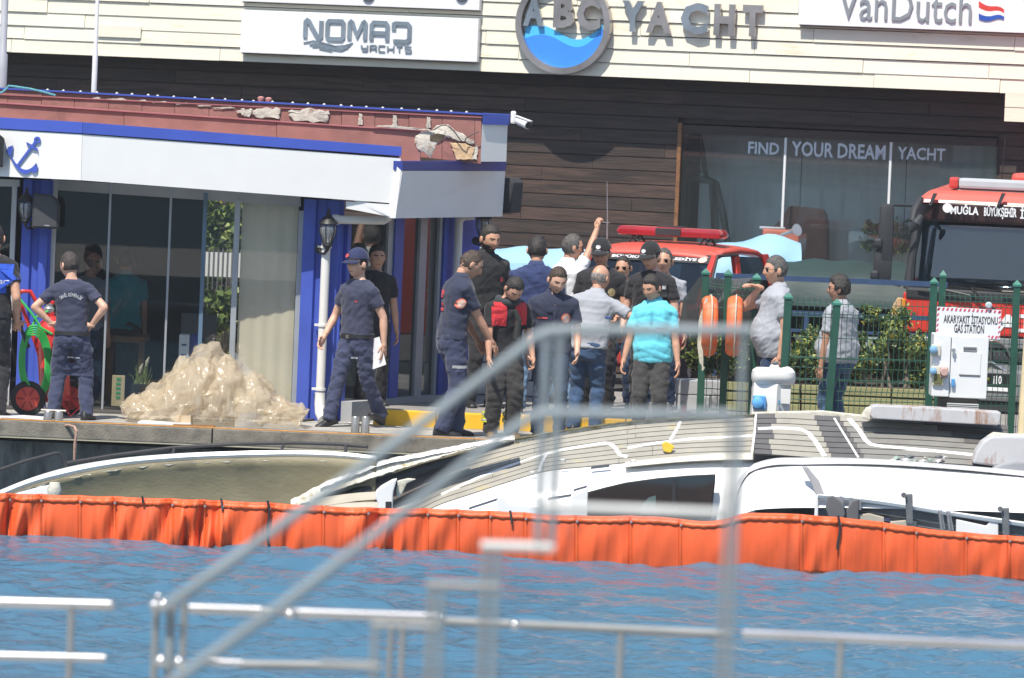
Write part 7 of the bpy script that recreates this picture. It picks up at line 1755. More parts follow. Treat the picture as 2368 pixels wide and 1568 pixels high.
for sg in (1, -1):
    for nm, (a, b, w) in (('front_pillar', (ws_b, ws_t, .075)), ('middle_pillar', ((-.12, 1.05), (-.20, 1.60), .11)), ('rear_pillar', (rr_b, rr_t, .16))):
        mb = MB(T=cr); y0, y1 = sg*hw(a[1]), sg*hw(b[1]); s = -sg*.06
        mb.hexa([(a[0]-w, y0, a[1]), (a[0]+.02, y0, a[1]), (a[0]+.02, y0+s, a[1]), (a[0]-w, y0+s, a[1])], [(b[0]-w, y1, b[1]), (b[0]+.03, y1, b[1]), (b[0]+.03, y1+s, b[1]), (b[0]-w, y1+s, b[1])]); mb.build(nm, m_fire, pk, bevel=.012)
    y0, y1 = sg*(hb-.02), sg*(ht-.02)
    q = [(1.0, y0, 1.06), (-.2, y0, 1.06), (-.28, y1, 1.58), (.36, y1, 1.58)]; q2 = [(-.26, y0, 1.06), (-1.2, y0, 1.06), (-1.05, y1, 1.56), (-.32, y1, 1.58)]
    if sg > 0: q = q[::-1]; q2 = q2[::-1]
    if sg < 0: carquad('side_window', m_cargl, q, .012)
    carquad('side_window', m_cargl, q2, .012)
    mb = MB(T=cr); mb.tube([(1.04, sg*(hb-.0), 1.065), (.40, sg*ht, 1.592), (-.24, sg*(ht+.0), 1.60)], .018, 6); mb.build('window_seal', m_plast, pk)
    for xw in (1.62, -1.55):
        mb = MB(T=cr); mb.lathe([(.22, -.11), (.37, -.10), (.38, 0), (.37, .10), (.22, .11)], 22, 0, Matrix.Translation((xw, sg*.80, .37)) @ Matrix.Rotation(math.pi/2, 4, 'X')); wh = mb.build('wheel', m_tyre, pk, smooth=True); mb = MB(T=cr); mb.lathe([(.05, .115), (.21, .112), (.22, .08), (.2, -.08), (.05, -.115)], 16, 0, Matrix.Translation((xw, sg*.80, .37)) @ Matrix.Rotation(math.pi/2, 4, 'X')); mb.build('rim', m_alum, wh)
    mb = MB(T=cr); mb.box((1.0, sg*1.0, 1.08), (.12, .2, .16)); mb.build('mirror', m_plast, pk, bevel=.03)
    mb = MB(T=cr); mb.box((-2.47, sg*.82, .88), (.08, .14, .3)); mb.build('tail_light', mat('tail_red', (.35, .01, .01), .2), pk, bevel=.02)
for y in (-.4, .4):
    mb = MB(T=cr); mb.box((.35, y, .95), (.14, .5, .7)); mb.box((.33, y, 1.38), (.10, .24, .2)); mb.build('seat', m_seat, pk, bevel=.05)
mb = MB(T=cr); mb.box((-.3, 0, .75), (2.0, 1.5, .5)); mb.build('interior', m_seat, pk)
# light bar across the roof
mb = MB(T=cr); mb.prism([(-.63, 1.82), (-.60, 1.77), (.60, 1.77), (.63, 1.82), (.58, 1.875), (-.58, 1.875)], -.14, .14, 0, Matrix.Translation((-.10, 0, 0)) @ Matrix.Rotation(math.pi/2, 4, 'Z')); lb = mb.build('light_bar', mat('beacon_red', (.36, .02, .03), .18, var=.2, scale=4, coat=.6), pk, bevel=.03, smooth=True)
mb = MB(T=cr); mb.box((.045, 0, 1.822), (.02, .30, .08)); mb.build('bar_speaker', m_plast, lb, bevel=.006)
mb = MB(T=cr); mb.box((-.10, 0, 1.88), (.22, .30, .016)); mb.build('bar_cover', m_plast, lb)
for y in (-.42, .42):
    mb = MB(T=cr); mb.tube([(-.0, y-.08, 1.66), (0, y, 1.775), (0, y+.08, 1.66)], .014, 6); mb.tube([(-.2, y-.08, 1.66), (-.2, y, 1.775), (-.2, y+.08, 1.66)], .014, 6); mb.build('bar_foot', m_plast, pk)
class FP:
    """lettering plane on the pickup's windscreen band"""
    def __init__(s, o, dx, dz, n): s.o, s.dx, s.dz, s.n = [Vector(q) for q in (o, dx, dz, n)]
    def pt(s, a, z, o=0.0): return s.o+s.dx*a+s.dz*z+s.n*o
cm = cr.to_3x3(); bx_ = cm @ Vector((0, 1, 0)); bz_ = (cm @ Vector((.445-.58, 0, .092))).normalized(); bn_ = bx_.cross(bz_)
V, Fc = text_box('M. BÜYÜKŞEHİR BELEDİYE', 1.12, .075, .002, .03); fo = cr @ Vector((.578, -.58, 1.505)); fp = FP(fo, bx_, bz_, bn_)
mb = MB(); mb.add([fp.pt(x, y+.01, .0145+z) for x, y, z in V], Fc); mb.build('lettering', mat('letter_white', (.75, .76, .78), .5), ws)
mb = MB(); mb.lathe([(.05, 0), (.05, .003)], 18, 0, Matrix.Translation(fp.pt(1.19, .045, .0145)) @ bn_.to_track_quat('Z', 'Y').to_matrix().to_4x4()); mb.build('badge', p_pink, ws)
mb = MB(); q = cr @ Vector((.30, -.62, 1.60)); mb.tube([q, q+Vector((-.01, 0, .35)), q+Vector((-.03, 0, .75))], [.010, .006, .003], 6); mb.tube([q+Vector((-.08, 0, .30)), q+Vector((.02, 0, .295))], .004, 5); mb.build('aerial', m_alum, pk)
# orange box with chrome horn, on the covered boat behind
# ---- boats under covers behind the pickup
m_tarp = mat('tarp_blue', (.28, .50, .68), .6, var=.10, scale=2, bump=.6, bscale=9); m_tarpg = mat('tarp_green', (.012, .036, .036), .6, var=.25, scale=2, bump=.8, bscale=5, stretch=(.5, 1, 2))
def covered(label, u0, u1, top, bot, d, dp, m, name='covered_boat', ropes=0, uext=None):
    r = root(name, P((u0+u1)/2, bot((u0+u1)/2), d)-Vector((0, 0, .3)), label, 'boat'); n = 40; rows = []
    for t in np.linspace(0, 1, 10):
        r_ = []
        for i in range(n+1):
            x = i/n; u = u0+(u1-u0)*x; vt, vb = top(u), bot(u); a = t*math.pi
            zt, zb = P(u, vt, d).z, P(u, vb, d).z; px = P(u, vt, d).x
            h = math.sin(a)**.7; wob = .03*math.sin(7*x*6+3*t)+.02*math.sin(17*x+9*t)
            r_.append(Vector((px, d-dp*math.cos(a)*(.55+.45*math.sin(math.pi*min(max(x, .04), .96))**.5), zb+(zt-zb)*h+wob*.5*h)))
        rows.append(r_)
    mb = MB(); mb.grid(rows); k = len(mb.v)//1
    mb.add(list(reversed([rw[0] for rw in rows])), [tuple(range(10))]); mb.add([rw[-1] for rw in rows], [tuple(range(10))]); mb.build('cover', m, r, smooth=True)
    hull = [[Vector((rw.x, d-dp*.5, rw.z+.02)) for rw in rows[0]], [Vector((rw.x, d-dp*.15, rw.z-.35)) for rw in rows[0]]]
    mb = MB(); mb.grid(hull[::-1], thick=(0, dp*.6, 0)); mb.build('hull', m_ped2 if 'pale' in label else m, r, smooth=True)
    return r
covered('boat under a pale blue cover behind the red pickup', 1100, 1850, lambda u: 572+10*(u-1100)/750-36*math.exp(-((u-1795)/75.0)**2)-16*math.exp(-((u-1680)/70.0)**2), lambda u: 630+14*(u-1100)/750, 69.2, .8, m_tarp)
covered('boat under a dark green cover left of the fire truck', 1790, 2420, lambda u: 604-5*math.exp(-((u-1950)/150.0)**2)+.02*(u-1790), lambda u: 700+.03*(u-1790), 68.4, 1.0, m_tarpg)
q = P(1804, 545, 69.9); hb_ = root('orange_box', q-Vector((0, 0, .3)), 'orange box with brass fitting behind the blue covered boat', 'box')
mb = MB(); mb.box(q+Vector((0, 0, -.15)), (.42, .3, .44)); mb.build('case', mat('box_orange', (.42, .13, .08), .6), hb_, bevel=.02); mb = MB(); mb.box(q+Vector((-.1, -.02, .085)), (.3, .1, .03)); mb.build('lid_rail', m_alum, hb_, bevel=.01)
q0, q1 = P(1806, 543, 69.6), P(1842, 532, 69.4); hn = root('horn', q0, 'clear trumpet horn above the blue covered boat', 'horn'); dv = (q1-q0); mb = MB(); mb.tube([q0, q0+dv*.5, q0+dv*.8, q1, q1+dv*.02], [.015, .022, .04, .07, .072], 16); mb.build('trumpet', mat('horn_clear', (.45, .47, .48), .2, metal=.5), hn, smooth=True)
# ---- added bush behind the glass, standing in for a reflected palm
q = P(2060, 590, 70.9); shrub('reflection_bush', (q.x, 71.3, P(2060, 588, 71.3).z), .55, .3, .32, 420, 'leafy bush added behind the showroom glass in place of a palm reflection', 'shrub', None, 2, .075, seed=77, mats=(.5, .1, .4, .0))
# ---- fire truck: front plane, right end nearer
TF = VP(2083, 63.4, 11)
ft = root('fire_truck', TF.pt(1.2, ZQ, -1.2), 'large red fire truck cab facing us behind the green fence', 'fire truck')
def tp(u, v, o=0.0): a, z = TF.uv(u, v, o); return TF.pt(a, z, o)
a0 = TF.uv(2083, 700)[0]; Wc = 2.42
zf = lambda v, u=2200: TF.uv(u, v)[1]
def tbox(name, m, s0, s1, z0, z1, o0, o1, parent=ft, bevel=.015):
    mb = MB(); mb.hexa([TF.pt(s0, z0, o1), TF.pt(s1, z0, o1), TF.pt(s1, z0, o0), TF.pt(s0, z0, o0)], [TF.pt(s0, z1, o1), TF.pt(s1, z1, o1), TF.pt(s1, z1, o0), TF.pt(s0, z1, o0)]); return mb.build(name, m, parent, bevel=bevel)
z_ws0, z_ws1, z_rf = zf(668, 2200), zf(512, 2200), zf(452, 2200)
tbox('cab_wall', m_fire, .12, Wc-.1, ZQ+.5, z_ws0, -1.9, -.06); tbox('front_panel', m_fire, 0, Wc, zf(770, 2160), zf(676, 2120), -.5, .02, ft, .03)
mb = MB(); mb.hexa([TF.pt(.06, z_rf-.09, .0), TF.pt(Wc-.06, z_rf-.09, 0), TF.pt(Wc-.06, z_rf-.09, -1.9), TF.pt(.06, z_rf-.09, -1.9)], [TF.pt(.22, z_rf+.05, -.14), TF.pt(Wc-.22, z_rf+.05, -.14), TF.pt(Wc-.2, z_rf+.10, -1.9), TF.pt(.2, z_rf+.10, -1.9)]); mb.build('roof', m_firel, ft, bevel=.05)
# windscreen, curved a little, with dark surround and the inside of the cab
def wsgrid(s0, s1, z0, z1, o_b, o_t, bulge=.06):
    rows = []
    for t in np.linspace(0, 1, 7):
        r_ = []
        for x in np.linspace(0, 1, 13):
            s = s0+(s1-s0)*x; ins = .05*t; s = s+(ins if x < .5 else -ins)*abs(2*x-1); r_.append(TF.pt(s, z0+(z1-z0)*t, o_b+(o_t-o_b)*t+bulge*(1-(2*x-1)**2)-.10*abs(2*x-1)**8))
        rows.append(r_)
    return rows
mb = MB(); mb.grid(wsgrid(.06, Wc-.06, z_ws0, z_ws1+.02, -.02, -.09), thick=TF.n*-.012); tw = mb.build('windscreen', glass('truck_glass', (.30, .38, .44), .12, .02, .30, (.012, .02, .03)), ft, smooth='all')
mb = MB(); mb.grid(wsgrid(.03, Wc-.03, z_ws1-.01, z_rf-.075, -.07, -.05, .07), thick=TF.n*-.05); vis = mb.build('visor', mat('visor_dark', (.045, .022, .022), .3, var=.3, scale=2), ft, smooth='all')
tbox('cab_inside', mat('cab_navy', (.02, .032, .055), .8), .15, Wc-.15, z_ws0-.3, z_rf-.15, -1.6, -1.5, ft, 0); tbox('dashboard', m_plast, .1, Wc-.1, z_ws0-.2, z_ws0+.03, -.7, -.09); tbox('seat', m_seat, .45, .95, z_ws0-.3, z_ws0+.45, -1.3, -1.1, ft, .06); tbox('paper', m_wht, 1.05, 1.7, z_ws0+.035, z_ws0+.05, -.4, -.2, ft, 0)
for s in (.02, Wc-.08):
    mb = MB(); mb.tube([TF.pt(s+.03, z_ws0-.02, -.03), TF.pt(s+.05, (z_ws0+z_ws1)/2, -.08), TF.pt(s+.11, z_ws1+.05, -.14)], [.055, .045, .05], 8); mb.build('pillar', m_plast, ft, smooth=True)
tbox('scuttle', m_plast, .03, Wc-.03, z_ws0-.13, z_ws0-.0, -.3, .035, ft, .03)
for (s0, z0_, s1, z1_) in ((.15, .07, .72, -.01), (.72, .05, 1.05, -.20), (1.05, .03, 1.75, .05)):
    mb = MB(); mb.tube([TF.pt(s0, z_ws0+z0_-.03, .09), TF.pt(s1, z_ws0+z1_-.05, .08)], .014, 6); mb.build('wiper', m_black, ft)
# words on the visor (its plane), logo disc in front
words_on(TF, 'MUĞLA', 2197, 495, 2263, 473, .03, mat('letter_white', (.75, .76, .78), .5), 'letter', vis, .004, .03); words_on(TF, 'BÜYÜKŞEHİR', 2262+12, 505, 2351, 476, .036, mat('letter_white', (.75, .76, .78), .5), 'letter', vis, .004, .03); words_on(TF, 'İTFAİYE', 2358, 506, 2440, 482, .036, mat('letter_white', (.75, .76, .78), .5), 'letter', vis, .004, .03)
mb = MB(); a, z = TF.uv(2190, 481, .03); mb.lathe([(.05, 0), (.05, .004)], 20, 0, TF.M(a, z, .032) @ Matrix.Rotation(math.pi/2, 4, 'X')); mb.build('badge', m_wht, vis)
for u, v in ((2150, 462), (2308, 462)):
    a, z = TF.uv(u, v, .05); mb = MB(); mb.hexa([TF.pt(a-.015, z-.06, .06), TF.pt(a+.015, z-.06, .06), TF.pt(a+.015, z-.06, .0), TF.pt(a-.015, z-.06, .0)], [TF.pt(a+.03, z+.07, .05), TF.pt(a+.07, z+.07, .05), TF.pt(a+.07, z+.07, 0), TF.pt(a+.03, z+.07, 0)]); mb.build('visor_clip', m_plast, ft)
# light bar on the roof, box behind
a, z = TF.uv(2196, 430, -.3); a1 = Wc-.3
tbox('light_bar', mat('bar_grey', (.46, .49, .51), .35, var=.06), a+.10, a1, z-.02, z+.09, -.45, -.2, ft, .03); tbox('beacon', mat('beacon_red2', (.55, .06, .05), .25), a, a+.098, z-.025, z+.095, -.46, -.19, ft, .03)
tbox('bar_base', mat('bar_tan', (.30, .22, .17), .5), a+.06, a1, z-.07, z-.022, -.42, -.22); 
for s in (a+.2, a+.26): mb = MB(); mb.tube([TF.pt(s, z-.07, -.25), TF.pt(s-.01, z-.16, -.25)], .012, 6); mb.build('bar_leg', m_black, ft)
tbox('roof_hatch', mat('hatch_navy', (.03, .03, .06), .5), .45, 1.9, z_rf+.06, z_rf+.085, -.55, -.22, ft, .01)
tbox('body_top', m_firel, .85, Wc-.05, z_rf+.02, z_rf+.24, -3.4, -2.1, ft, .05); tbox('body_box', m_fire, .1, Wc, ZQ+.5, z_rf+.05, -6.5, -2.0, ft, .03)
# lower front: grille bands, lamps, bumper, plate
gz = zf(772, 2160)
m_tgrey = mat('truck_grey', (.19, .195, .20), .5, var=.08); 
for k in range(6):
    z1_ = gz-.01-k*.135; tbox('grille_slat', m_tgrey if k % 2 == 0 else m_plast, .30, Wc-.3, z1_-.105, z1_, -.3, .03-.01*(k % 2), ft, .012)
tbox('bumper', m_tgrey, 0, Wc, ZQ+.28, ZQ+.62, -.3, .06, ft, .04); tbox('bumper_core', m_plast, .05, Wc-.05, ZQ+.3, gz, -.5, -.02, ft, 0)
for s0, s1 in ((.0, .30), (Wc-.30, Wc)): tbox('headlight_frame', m_tgrey, s0, s1, gz-.36, gz-.02, -.3, .03, ft, .04)
mb = MB(); V, Fc = ico(3); a, z = TF.uv(2138, 797, .04); mb.add([TF.pt(a+x[0]*.17, z+x[2]*.085, .02+x[1]*-.04) for x in V], Fc); mb.build('headlight', mat('lamp_glass', (.50, .52, .54), .08, metal=.4), ft, smooth='all')
tbox('wing', m_fire, -.10, .08, gz-.22, gz+.1, -.8, -.0, ft, .04); mb = MB(); a, z = TF.uv(2088, 702, .03); mb.box((0, 0, 0), (.05, .04, .1), T=TF.M(a, z, .03)); mb.build('indicator', mat('amber', (.70, .28, .03), .25), ft, bevel=.012)
a, z = TF.uv(2296, 879, .08); pl2 = tbox('number_plate', mat('plate_black', (.015, .015, .016), .4), a-.17, a+.19, z-.07, z+.07, .06, .075, ft, .004); words_on(TF, 'i10', 2296, 888, 2316, 869, .078, m_wht, 'letter', pl2, .003, .02); tbox('plate_strip', m_wht, a-.16, a+.16, z-.115, z-.075, .06, .075, ft, .003)
words_on(TF, 'İTFAİYE', 2185, 760, 2480, 722, .025, m_wht, 'letter', ft, .004, .04)
mb = MB(); a, z = TF.uv(2290, 835, .04); mb.tube([TF.pt(a+.21*math.cos(w), z+.21*math.sin(w), .05) for w in np.linspace(0, 2*math.pi, 33)], .012, 6)
for w in (90, 210, 330): w *= D2R; mb.tube([TF.pt(a, z, .05), TF.pt(a+.2*math.cos(w), z+.2*math.sin(w), .05)], .012, 6)
mb.build('emblem', m_chrome, ft, smooth=True)
# mirror arm at the left
mb = MB(); mb.tube([tp(2124, 476, .1), tp(2062, 474, .3), tp(2044, 482, .34), tp(2036, 500, .34), tp(2026, 640, .34), tp(2034, 650, .32), tp(2080, 660, .1)], .016, 8); mb.build('mirror_arm', m_plast, ft, smooth=True)
for vs_, (w, h) in ((((2048, 540), ), (.15, .62)), (((2040, 614), ), (.19, .34))):
    (u, v), = vs_; a, z = TF.uv(u, v, .34); mb = MB(); mb.box((0, 0, 0), (w, .12, h), T=TF.M(a, z, .34) @ Matrix.Rotation(.25, 4, 'Z')); mo = mb.build('mirror', m_plast, ft, bevel=.045, smooth=True)
    mb = MB(); mb.box((-.02, -.02, 0), (.09, .14, .1), T=TF.M(a-.05, z-.1, .36)); mb.build('mirror_joint', m_plast, mo, bevel=.03)
mb = MB(); mb.tube([tp(2126, 462, .0), tp(2112, 490, .2), tp(2108, 512, .26)], [.05, .045, .03], 8); mb.tube([tp(2130, 500, .25), tp(2118, 518, .3), tp(2104, 534, .3)], [.03, .06, .03], 10); mb.build('kerb_mirror', m_plast, ft, smooth=True)
mb = MB(); a, z = TF.uv(2316, 392, -1); mb.tube([TF.pt(a, z-.3, -1), TF.pt(a+.02, z+.35, -1)], .006, 5); mb.build('aerial', m_black, ft)
for s in (.35, Wc-.35):
    mb = MB(); mb.lathe([(.3, -.15), (.5, -.14), (.5, .14), (.3, .15)], 24, 0, TF.M(s, ZQ+.5, -1.2) @ Matrix.Rotation(math.pi/2, 4, 'Y')); mb.build('wheel', m_tyre, ft, smooth=True)
# tan board leaning beside the truck, pale pole at the right edge
q = [P(u, v, 63.9) for u, v in ((2058, 812), (2084, 813), (2092, 690), (2076, 688), (2062, 710))]; tb_ = root('tan_board', (q[0].x, 63.9, ZP), 'tan shield shaped board standing beside the fire truck', 'board')
mb = MB(); n = 5; mb.add(q+[p+Vector((0, .06, 0)) for p in q], [tuple(range(n)), tuple(reversed(range(n, 2*n)))]+[((i+1) % n, i, n+i, n+(i+1) % n) for i in range(n)]); mb.build('panel', mat('tan', (.55, .40, .22), .7, var=.1), tb_, bevel=.01); mb = MB(); mb.box((q[0].x+.07, 63.98, (q[0].z+ZP)/2), (.1, .05, q[0].z-ZP)); mb.build('support', m_plast, tb_)
q = P(2360, 900, 58.0); pp = root('pale_post', (q.x, 58.0, ZQ), 'pale yellow post at the right picture edge', 'post'); mb = MB(); mb.tube([(q.x+.02, 58.0, ZQ), (q.x+.03, 58.0, 1.0), (q.x+.05, 58.0, P(2362, 778, 58).z)], [.08, .05, .045], 14); mb.build('shaft', mat('pale_yellow', (.66, .56, .36), .6, var=.08), pp, smooth=True); mb = MB(); mb.lathe([(.13, 0), (.13, .03), (.07, .05)], 16, 0, Matrix.Translation((q.x+.02, 58.0, ZQ))); mb.build('foot', m_ped2, pp)
# ---- marble block by the fence, cone, hydrant hose, white block wall
q = P(1616, 915, 60.1); mbk = root('stone_block', (q.x, 60.3, ZP), 'grey veined stone blocks stacked behind the fence, beside the cone', 'stone block'); m_marb = mat('marble', (.42, .43, .44), .6, var=.2, scale=3, stain=(.10, .10, .10), sscale=2.4, sthr=.56, bump=.2)
for (u0, u1, va, vb) in ((1562, 1616, 879, 912), (1618, 1672, 880, 914), (1564, 1640, 914, 950), (1642, 1676, 916, 950)):
    a, b = P(u0, (va+vb)/2, 60.1), P(u1, (va+vb)/2, 60.1); z0, z1 = P((u0+u1)/2, vb, 60.1).z, P((u0+u1)/2, va, 60.1).z; mb = MB(); mb.box(((a.x+b.x)/2, 60.3, (z0+z1)/2), (b.x-a.x, .4, z1-z0)); mb.build('block', m_marb, mbk, bevel=.01)
q = P(1522, 951, 59.3); cn = root('traffic_cone', (q.x, 59.3, ZP), 'pale yellow cone on a grey base seen between the legs of the aqua polo man', 'cone')
zt_ = P(1521, 886, 59.3).z; zb_ = P(1521, 930, 59.3).z
mb = MB(); mb.lathe([(.075, 0), (.072, .02), (.055, (zt_-zb_)*.5), (.035, (zt_-zb_))], 16, 0, Matrix.Translation((q.x, 59.3, zb_))); mb.build('cone', mat('cone_cream', (.72, .64, .34), .6, var=.06), cn, smooth=True); mb = MB(); mb.box((q.x, 59.3, (zb_+ZP)/2), (.20, .2, zb_-ZP)); mb.build('base', m_bkt, cn, bevel=.01)
q = P(1578, 948, 58.6); hd = root('red_valve', (q.x, 58.6, ZQ), 'small red valve with hose coupling on the quay under the stone block', 'valve')
mb = MB(); mb.tube([(q.x, 58.6, ZQ), (q.x, 58.6, ZQ+.22), (q.x+.02, 58.6, ZQ+.33)], [.05, .03, .02], 10); mb.tube([(q.x-.06, 58.58, ZQ+.1), (q.x+.16, 58.56, ZQ+.08)], .04, 10); mb.build('body', mat('valve_red', (.60, .03, .04), .4), hd, smooth=True); mb = MB(); mb.lathe([(.06, 0), (.06, .02)], 12, 0, Matrix.Translation((q.x+.02, 58.6, ZQ+.26))); mb.build('hand_wheel', mat('valve_red', (.60, .03, .04), .4), hd)
wl = root('block_wall', (P(1200, 900, 62.6).x, 62.7, ZP), 'low wall of stacked white blocks behind the standing crowd', 'wall'); m_blk = mat('block_white', (.60, .60, .60), .7, var=.06, scale=5)
zb0 = ZP; bh = .17
mb = MB(); mb.box(((P(1075, 900, 62.6).x+P(1345, 900, 62.6).x)/2, 62.80, ZP+bh*2), (P(1345, 900, 62.6).x-P(1075, 900, 62.6).x-.04, .14, bh*4-.02)); mb.build('core', mat('core_dark', (.06, .06, .06), .9), wl)
for r_i in range(4):
    u = 1075-(r_i % 2)*30
    while u < 1345:
        a, b = P(max(u, 1075), 900, 62.6).x, P(min(u+92, 1345), 900, 62.6).x
        if b-a > .05: mb = MB(); mb.box(((a+b)/2, 62.7+rnd.uniform(-.006, .006), zb0+bh*(r_i+.5)), (b-a-.014, .2, bh-.016)); mb.build('block', m_blk, wl, bevel=.012)
        u += 92
# ================================================================== LEFT SIDE OF THE QUAY
# ---- crumpled clear plastic sheeting heap
m_pl = bpy.data.materials.new('plastic_film'); m_pl.use_nodes = True; _t = m_pl.node_tree; _N = _t.nodes; _L = _t.links; _b = _N['Principled BSDF']
_b.inputs['Base Color'].default_value = (.84, .75, .60, 1); _b.inputs['Roughness'].default_value = .12; _b.inputs['Specular IOR Level'].default_value = .8; _b.inputs['Coat Weight'].default_value = .8; _b.inputs['Coat Roughness'].default_value = .06
_tl = _N.new('ShaderNodeBsdfTranslucent'); _tl.inputs[0].default_value = (.88, .78, .62, 1); _tr = _N.new('ShaderNodeBsdfTransparent'); _tr.inputs[0].default_value = (.95, .92, .86, 1)
_m1 = _N.new('ShaderNodeMixShader'); _m1.inputs[0].default_value = .48; _m2 = _N.new('ShaderNodeMixShader'); _m2.inputs[0].default_value = .56
_L.new(_b.outputs[0], _m1.inputs[1]); _L.new(_tl.outputs[0], _m1.inputs[2]); _L.new(_m1.outputs[0], _m2.inputs[1]); _L.new(_tr.outputs[0], _m2.inputs[2]); _L.new(_m2.outputs[0], _N['Material Output'].inputs[0])
_tc = _N.new('ShaderNodeTexCoord'); _nz = _N.new('ShaderNodeTexNoise'); _nz.inputs['Scale'].default_value = 9; _nz.inputs['Detail'].default_value = 4; _nz.inputs['Distortion'].default_value = 1.2; _bp = _N.new('ShaderNodeBump'); _bp.inputs['Strength'].default_value = .35; _bp.inputs['Distance'].default_value = .04
_L.new(_tc.outputs['Object'], _nz.inputs[0]); _L.new(_nz.outputs['Fac'], _bp.inputs['Height']); _L.new(_bp.outputs[0], _b.inputs['Normal'])
DH = 58.05
hp_ = root('plastic_sheeting', (P(500, 985, DH).x, DH, ZQ), 'crumpled heap of clear beige plastic sheeting in front of the glass wall', 'plastic sheeting')
hprof = [(296, .03), (306, .10), (325, .17), (345, .23), (358, .33), (375, .44), (398, .48), (412, .55), (420, .68), (434, .77), (455, .83), (490, .82), (525, .76), (556, .63), (590, .48), (620, .38), (650, .22), (680, .08), (700, .01)]
def mound(x, t):
    """x 0..1 from left to right, t 0..1 from the front foot over the top to the back foot"""
    u = 296+404*x; h = float(np.interp(u, [q[0] for q in hprof], [q[1] for q in hprof])); c = P(u, 985, DH)
    e = math.sin(math.pi*min(max(x, .001), .999))**.5; a = math.pi*t
    return Vector((c.x, DH-math.cos(a)*(.18+.46*e), ZQ+.012+h*math.sin(a)**.75*.94))
def drape(cx_, cy_, nx, ny, wx, wy, z0, grow, seed, frames=44, core=()):
    """lets a sheet fall and crumple over a core in a scene of its own; returns its points row by row"""
    sc = bpy.data.scenes.new('drape'); made = []
    def put(V, F_, nm):
        me = bpy.data.meshes.new(nm); me.from_pydata(V, [], F_); me.update(); o = bpy.data.objects.new(nm, me); sc.collection.objects.link(o); made.append(o); return o
    iv_, if_ = ico(3)
    for (x, y, z, r) in core:
        o = put([(x+v[0]*r, y+v[1]*r, z+v[2]*r) for v in iv_], if_, 'core'); o.modifiers.new('c', 'COLLISION'); o.collision.thickness_outer = .01; o.collision.cloth_friction = 40
    for q in ([(-4, -4, 0), (4, -4, 0), (4, 4, 0), (-4, 4, 0)], [(-.92, -2, -.2), (-.92, 2, -.2), (-.92, 2, 2), (-.92, -2, 2)], [(.92, 2, -.2), (.92, -2, -.2), (.92, -2, 2), (.92, 2, 2)], [(2, .75, -.2), (-2, .75, -.2), (-2, .75, 2), (2, .75, 2)], [(-2, -.8, -.2), (2, -.8, -.2), (2, -.8, 2), (-2, -.8, 2)]):
        o = put(q, [(0, 1, 2, 3)], 'bound'); o.modifiers.new('c', 'COLLISION'); o.collision.thickness_outer = .008; o.collision.cloth_friction = 20
    r = np.random.RandomState(seed)
    V = [(cx_-wx+2*wx*a/nx, cy_-wy+2*wy*b/ny, z0+.05*math.sin(a*.5+seed)*math.cos(b*.4)+r.normal()*.012) for b in range(ny+1) for a in range(nx+1)]
    c = put(V, [(b*(nx+1)+a, b*(nx+1)+a+1, (b+1)*(nx+1)+a+1, (b+1)*(nx+1)+a) for b in range(ny) for a in range(nx)], 'sheet')
    md = c.modifiers.new('cl', 'CLOTH'); st = md.settings; st.quality = 6; st.mass = .12; st.tension_stiffness = st.compression_stiffness = 25; st.shear_stiffness = 10; st.bending_stiffness = .5; st.tension_damping = st.compression_damping = 6; st.shear_damping = 4; st.bending_damping = .5; st.air_damping = 2
    st.shrink_min = st.shrink_max = -grow; k_ = md.collision_settings; k_.collision_quality = 3; k_.distance_min = .01; k_.use_self_collision = True; k_.self_distance_min = .012
    md.point_cache.frame_start = 1; md.point_cache.frame_end = 80
    for f in range(1, frames): sc.frame_set(f)
    sc.view_layers[0].update(); ev = c.evaluated_get(sc.view_layers[0].depsgraph); m2 = ev.to_mesh(); A = [v.co.copy() for v in m2.vertices]; ev.to_mesh_clear()
    for o in made: bpy.data.objects.remove(o)
    bpy.data.scenes.remove(sc)
    return [A[b*(nx+1):(b+1)*(nx+1)] for b in range(ny+1)]
hc_ = Vector((P(496, 985, DH).x, DH, ZQ+.004))
sheet = drape(0, 0, 76, 62, .72, .58, .42, .50, 3, 40)
A_ = np.array([p[:] for rw in sheet for p in rw]); (xl, yl, zl), (xh, yh, zh) = A_.min(0), A_.max(0)
xb = np.linspace(xl, xh, 15); yb0 = []; yb1 = []
for q in xb:
    m_ = np.abs(A_[:, 0]-q) < .10; yb0.append(A_[m_][:, 1].min()); yb1.append(A_[m_][:, 1].max())
def settle(p, k, flip, lift):
    """a crumpled sheet laid over the heap's rounded form"""
    a_, b_ = np.interp(p.x, xb, yb0), np.interp(p.x, xb, yb1); x, t = (p.x-xl)/(xh-xl), min(1, max(0, (p.y-a_)/max(b_-a_, .1)))
    if flip: x, t = 1-x, 1-t
    x, t = .02+.96*x, .004+.92*t; b = mound(x, t); c = Vector((b.x, DH, ZQ)); b = c+(b-c)*k
    n = Vector((mound(min(x+.03, 1), t)-mound(max(x-.03, 0), t))).cross(mound(x, min(t+.03, 1))-mound(x, max(t-.03, 0))); n = n.normalized() if n.length > 1e-6 else Vector((0, 0, 1))
    if n.z < 0: n = -n
    q = b+n*((p.z-zl)/(zh-zl)*.20+lift); q.z = max(q.z, ZQ+.008); return q
for nm, k, fl, lf in (('film', .84, 0, -.01), ('under_film', .74, 1, -.02)):
    mb = MB(); mb.grid([[settle(p, k, fl, lf) for p in rw] for rw in sheet]); o_f = mb.build(nm, m_pl, hp_, smooth='all'); md = o_f.modifiers.new('s', 'SUBSURF'); md.levels = 1; md.render_levels = 1
rows = []
